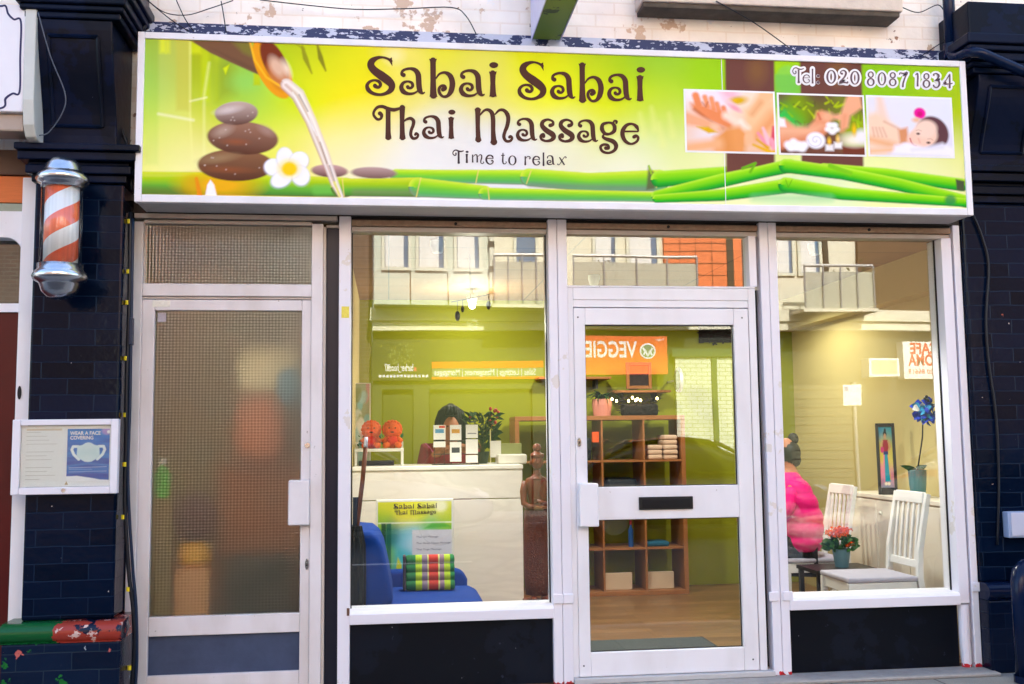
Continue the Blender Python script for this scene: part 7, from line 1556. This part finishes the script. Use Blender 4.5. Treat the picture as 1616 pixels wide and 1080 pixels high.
text_mesh('barber_hood87', .13, wi2, t, 'sign_lettering', (mx(652), FYo+.1215, mz(586)), width=mx(652)-mx(607), facing=1, bold=.02)
b_ = MB()
for k in range(14): x = mx(588)+.12+k*.065; b_.box(x, x+.045, FYo+.1205, FYo+.1225, mz(596), mz(592))
b_.build('small_print', wi2, t); boxes('red_spot', [(mx(657), mx(653), FYo+.1205, FYo+.123, mz(587), mz(580))] if mx(657) < mx(653) else [(mx(653), mx(657), FYo+.1205, FYo+.123, mz(587), mz(580))], mat('sign_red', lin(200, 60, 80), .5), t, 0)
em = MB()
for k in range(40): a = random.uniform(0, 6.28); r_ = random.random()**.5*.24; c = Vector((mx(633)+r_*math.cos(a), FYo+.123, mz(560)+r_*.9*math.sin(a))); em.box(c.x-.012, c.x+.012, FYo+.1205, FYo+.1225, c.z-.016, c.z+.016)
em.build('tree_emblem', mat('emblem_olive', lin(130, 140, 80), .6), t)
t = osign('orange vegetarian restaurant sign with a round white emblem across the street', mx(900), mx(1046), mz(594), mz(533), mat('sign_orange2', lin(226, 92, 56), .5))
text_mesh('VEGGIE', .30, wi2, t, 'sign_lettering', (mx(998), FYo+.1215, mz(567)), width=mx(998)-mx(918), facing=1, bold=.02)
cx_, cz_ = mx(1015), mz(557)
MB().prism(dot(cx_, cz_, .155, .155, 28), FYo+.1205, FYo+.124).build('emblem_disc', wi2, t); MB().prism(dot(cx_, cz_, .125, .125, 28), FYo+.1241, FYo+.126).build('emblem_green', mat('emblem_grey', lin(110, 130, 110), .5), t)
ve = Letters(lambda x, y, k: (cx_-x, FYo+.1265+.0002*k, cz_-y)); ve.stroke([(-.09,-.06,.034),(-.0,.10,.034),(.09,-.06,.034)], k=1); ve.stroke([(-.08,.08,.03),(-.04,-.02,.03),(0,.06,.03),(.04,-.02,.03),(.08,.08,.03)], k=1); ve.build('emblem_strokes', wi2, t)
text_mesh('Veggie', .045, wi2, t, 'small_lettering', (mx(1041), FYo+.1215, mz(540)), facing=1)
t = osign('white cafe sign with red letters across the street at the right', mx(1417), mx(1478), mz(599, 1450), mz(541, 1450), wi2)
rd = mat('sign_red2', lin(206, 60, 50), .5)
text_mesh('CAFE', .21, rd, t, 'sign_lettering', (mx(1473), FYo+.1215, mz(560, 1450)), width=mx(1473)-mx(1428), facing=1, bold=.03)
text_mesh('ROMA', .21, rd, t, 'sign_lettering', (mx(1475), FYo+.1215, mz(578, 1450)), width=mx(1475)-mx(1425), facing=1, bold=.03)
text_mesh('020 86618', .09, rd, t, 'phone_lettering', (mx(1468), FYo+.1215, mz(591, 1450)), width=mx(1468)-mx(1424), facing=1, bold=.01)
t = osign('blank white box sign beside the cafe across the street', mx(1361), mx(1407), mz(596, 1380), mz(568, 1380), wi2, .2)
boxes('grey_face', [(mx(1365), mx(1403), FYo+.2005, FYo+.204, mz(592, 1380), mz(571, 1380))], mat('sign_beige', lin(206, 190, 160), .5), t, 0)
# parking notice on a post
Dn = 10.9; px_, pz_ = at(1346, 623, Dn+.17).x, at(1346, 623, Dn+.17).z
t = thing('parking_sign', 'white street notice plate on a thin grey post across the road', 'street sign', (px_, -Dn, 0)); MB().tube([(px_+.06, -Dn-.03, 0), (px_+.06, -Dn-.03, pz_+.22)], .03, 10).build('post', mat('galvanised', (.45, .45, .44), .4, .6), t)
boxes('plate', [(px_-.17, px_+.17, -Dn, -Dn+.006, pz_-.18, pz_+.18)], wi2, t, .004); boxes('blue_square', [(px_-.15, px_-.07, -Dn+.0062, -Dn+.008, pz_+.07, pz_+.15)], mat('sign_blue', lin(60, 90, 170), .5), t, 0)

# ------------------------------------------------------------------ parked cars
def car(lab, loc, rz, paint):
    t = thing('parked_car', lab, 'car', (0, 0, 0)); Lh = 2.08
    def sec(x, z0, z1, w, p=.45):
        out = []
        for k in range(28):
            q = 2*math.pi*k/28; c, s_ = math.cos(q), math.sin(q)
            out.append((x, w*math.copysign(abs(c)**p, c), (z0+z1)/2+(z1-z0)/2*math.copysign(abs(s_)**p, s_)))
        return out
    B = [(-2.08,.42,.72,.60),(-2.02,.34,.86,.76),(-1.85,.26,.94,.84),(-1.3,.20,.95,.88),(-.4,.19,.93,.89),(.5,.19,.92,.89),(1.0,.20,.90,.88),(1.5,.21,.82,.86),(1.85,.25,.74,.80),(2.02,.32,.66,.70),(2.09,.40,.58,.56)]
    MB().loft([sec(*b) for b in B]).build('body', paint, t, smooth=True)
    G = [(-1.72,.90,.96,.72),(-1.35,.89,1.24,.66),(-.9,.88,1.40,.63),(-.2,.88,1.44,.62),(.25,.88,1.40,.62),(.65,.87,1.20,.66),(1.12,.86,.93,.72)]
    MB().loft([sec(*g, .6) for g in G]).build('windows', mat('car_glass', (.02, .025, .03), .04, noise=.1), t, smooth=True)
    Rf = [(-1.25,1.22,1.30,.60),(-.9,1.36,1.42,.60),(-.2,1.405,1.462,.60),(.22,1.37,1.425,.59),(.42,1.30,1.34,.58)]
    MB().loft([sec(*r_, .6) for r_ in Rf]).build('roof', paint, t, smooth=True)
    for s_ in (-1, 1):
        MB().tube([(1.05, s_*.72, .91), (.6, s_*.645, 1.22), (.3, s_*.585, 1.385)], .028, 8).build('pillar', paint, t, smooth=True)
        MB().tube([(-.28, s_*.66, .92), (-.30, s_*.60, 1.40)], .026, 8).build('pillar', mat('trim_black', (.012, .012, .012), .4), t)
        MB().tube([(-1.66, s_*.72, .93), (-1.3, s_*.64, 1.22), (-1.0, s_*.58, 1.38)], .05, 8).build('pillar', paint, t, smooth=True)
        for x in (-1.28, 1.30):
            w = MB().lathe([(.20, -.10), (.30, -.10), (.315, -.07), (.315, .07), (.30, .10), (.20, .10)], (x, s_*.80, .315), 28, 'y').build('wheel', mat('tyre', (.02, .02, .02), .8), t)
            rim = MB().lathe([(.0, .06*s_), (.07, .085*s_), (.18, .07*s_), (.205, .102*s_)], (x, s_*.80, .315), 24, 'y')
            for k in range(5): a = k*1.2566; rim.tube([(x, s_*.88, .315), (x+.19*math.cos(a), s_*.885, .315+.19*math.sin(a))], .022, 6)
            rim.build('rim', mat('alloy', (.5, .5, .52), .25, .9), w)
        MB().ball((1.86, s_*.60, .66), .17, .12, .075).build('headlight', mat('headlight_lens', (.6, .62, .65), .08, .3), t, smooth=True)
        MB().ball((-2.0, s_*.64, .78), .06, .12, .07).build('tail_light', mat('tail_red', (.3, .01, .01), .2), t, smooth=True)
        MB().ball((.72, s_*.98, .96), .06, .10, .065).build('mirror', paint, t, smooth=True)
        boxes('door_handle', [(-.55, -.40, s_*.885-.012, s_*.885+.012, .80, .83)], paint, t, .006)
    boxes('grille', [(2.03, 2.10, -.42, .42, .40, .52)], mat('trim_black', (.012, .012, .012)), t, .01); boxes('number_plate', [(2.095, 2.112, -.25, .25, .42, .51)], mat('plate_white', (.7, .7, .68), .4), t, .004)
    t.location = loc; t.rotation_euler = (0, 0, rz); return t
silver = mat('silver_paint', (.10, .105, .11), .25, .3, noise=.04, coat=.6); darkp = mat('dark_car_paint', (.015, .018, .02), .15, .2, noise=.1, coat=.8); white_p = mat('grey_car_paint', (.16, .16, .17), .25, coat=.6)
car('grey metallic hatchback parked at the near kerb with its nose towards the shop door', (5.55, -2.75, -.12), R(180), silver)
car('black hatchback parked across the road opposite the shop door', (4.4, -9.3, -.12), R(0), darkp)
car('mid grey hatchback parked across the road opposite the left window', (-.6, -9.3, -.12), R(0), white_p)
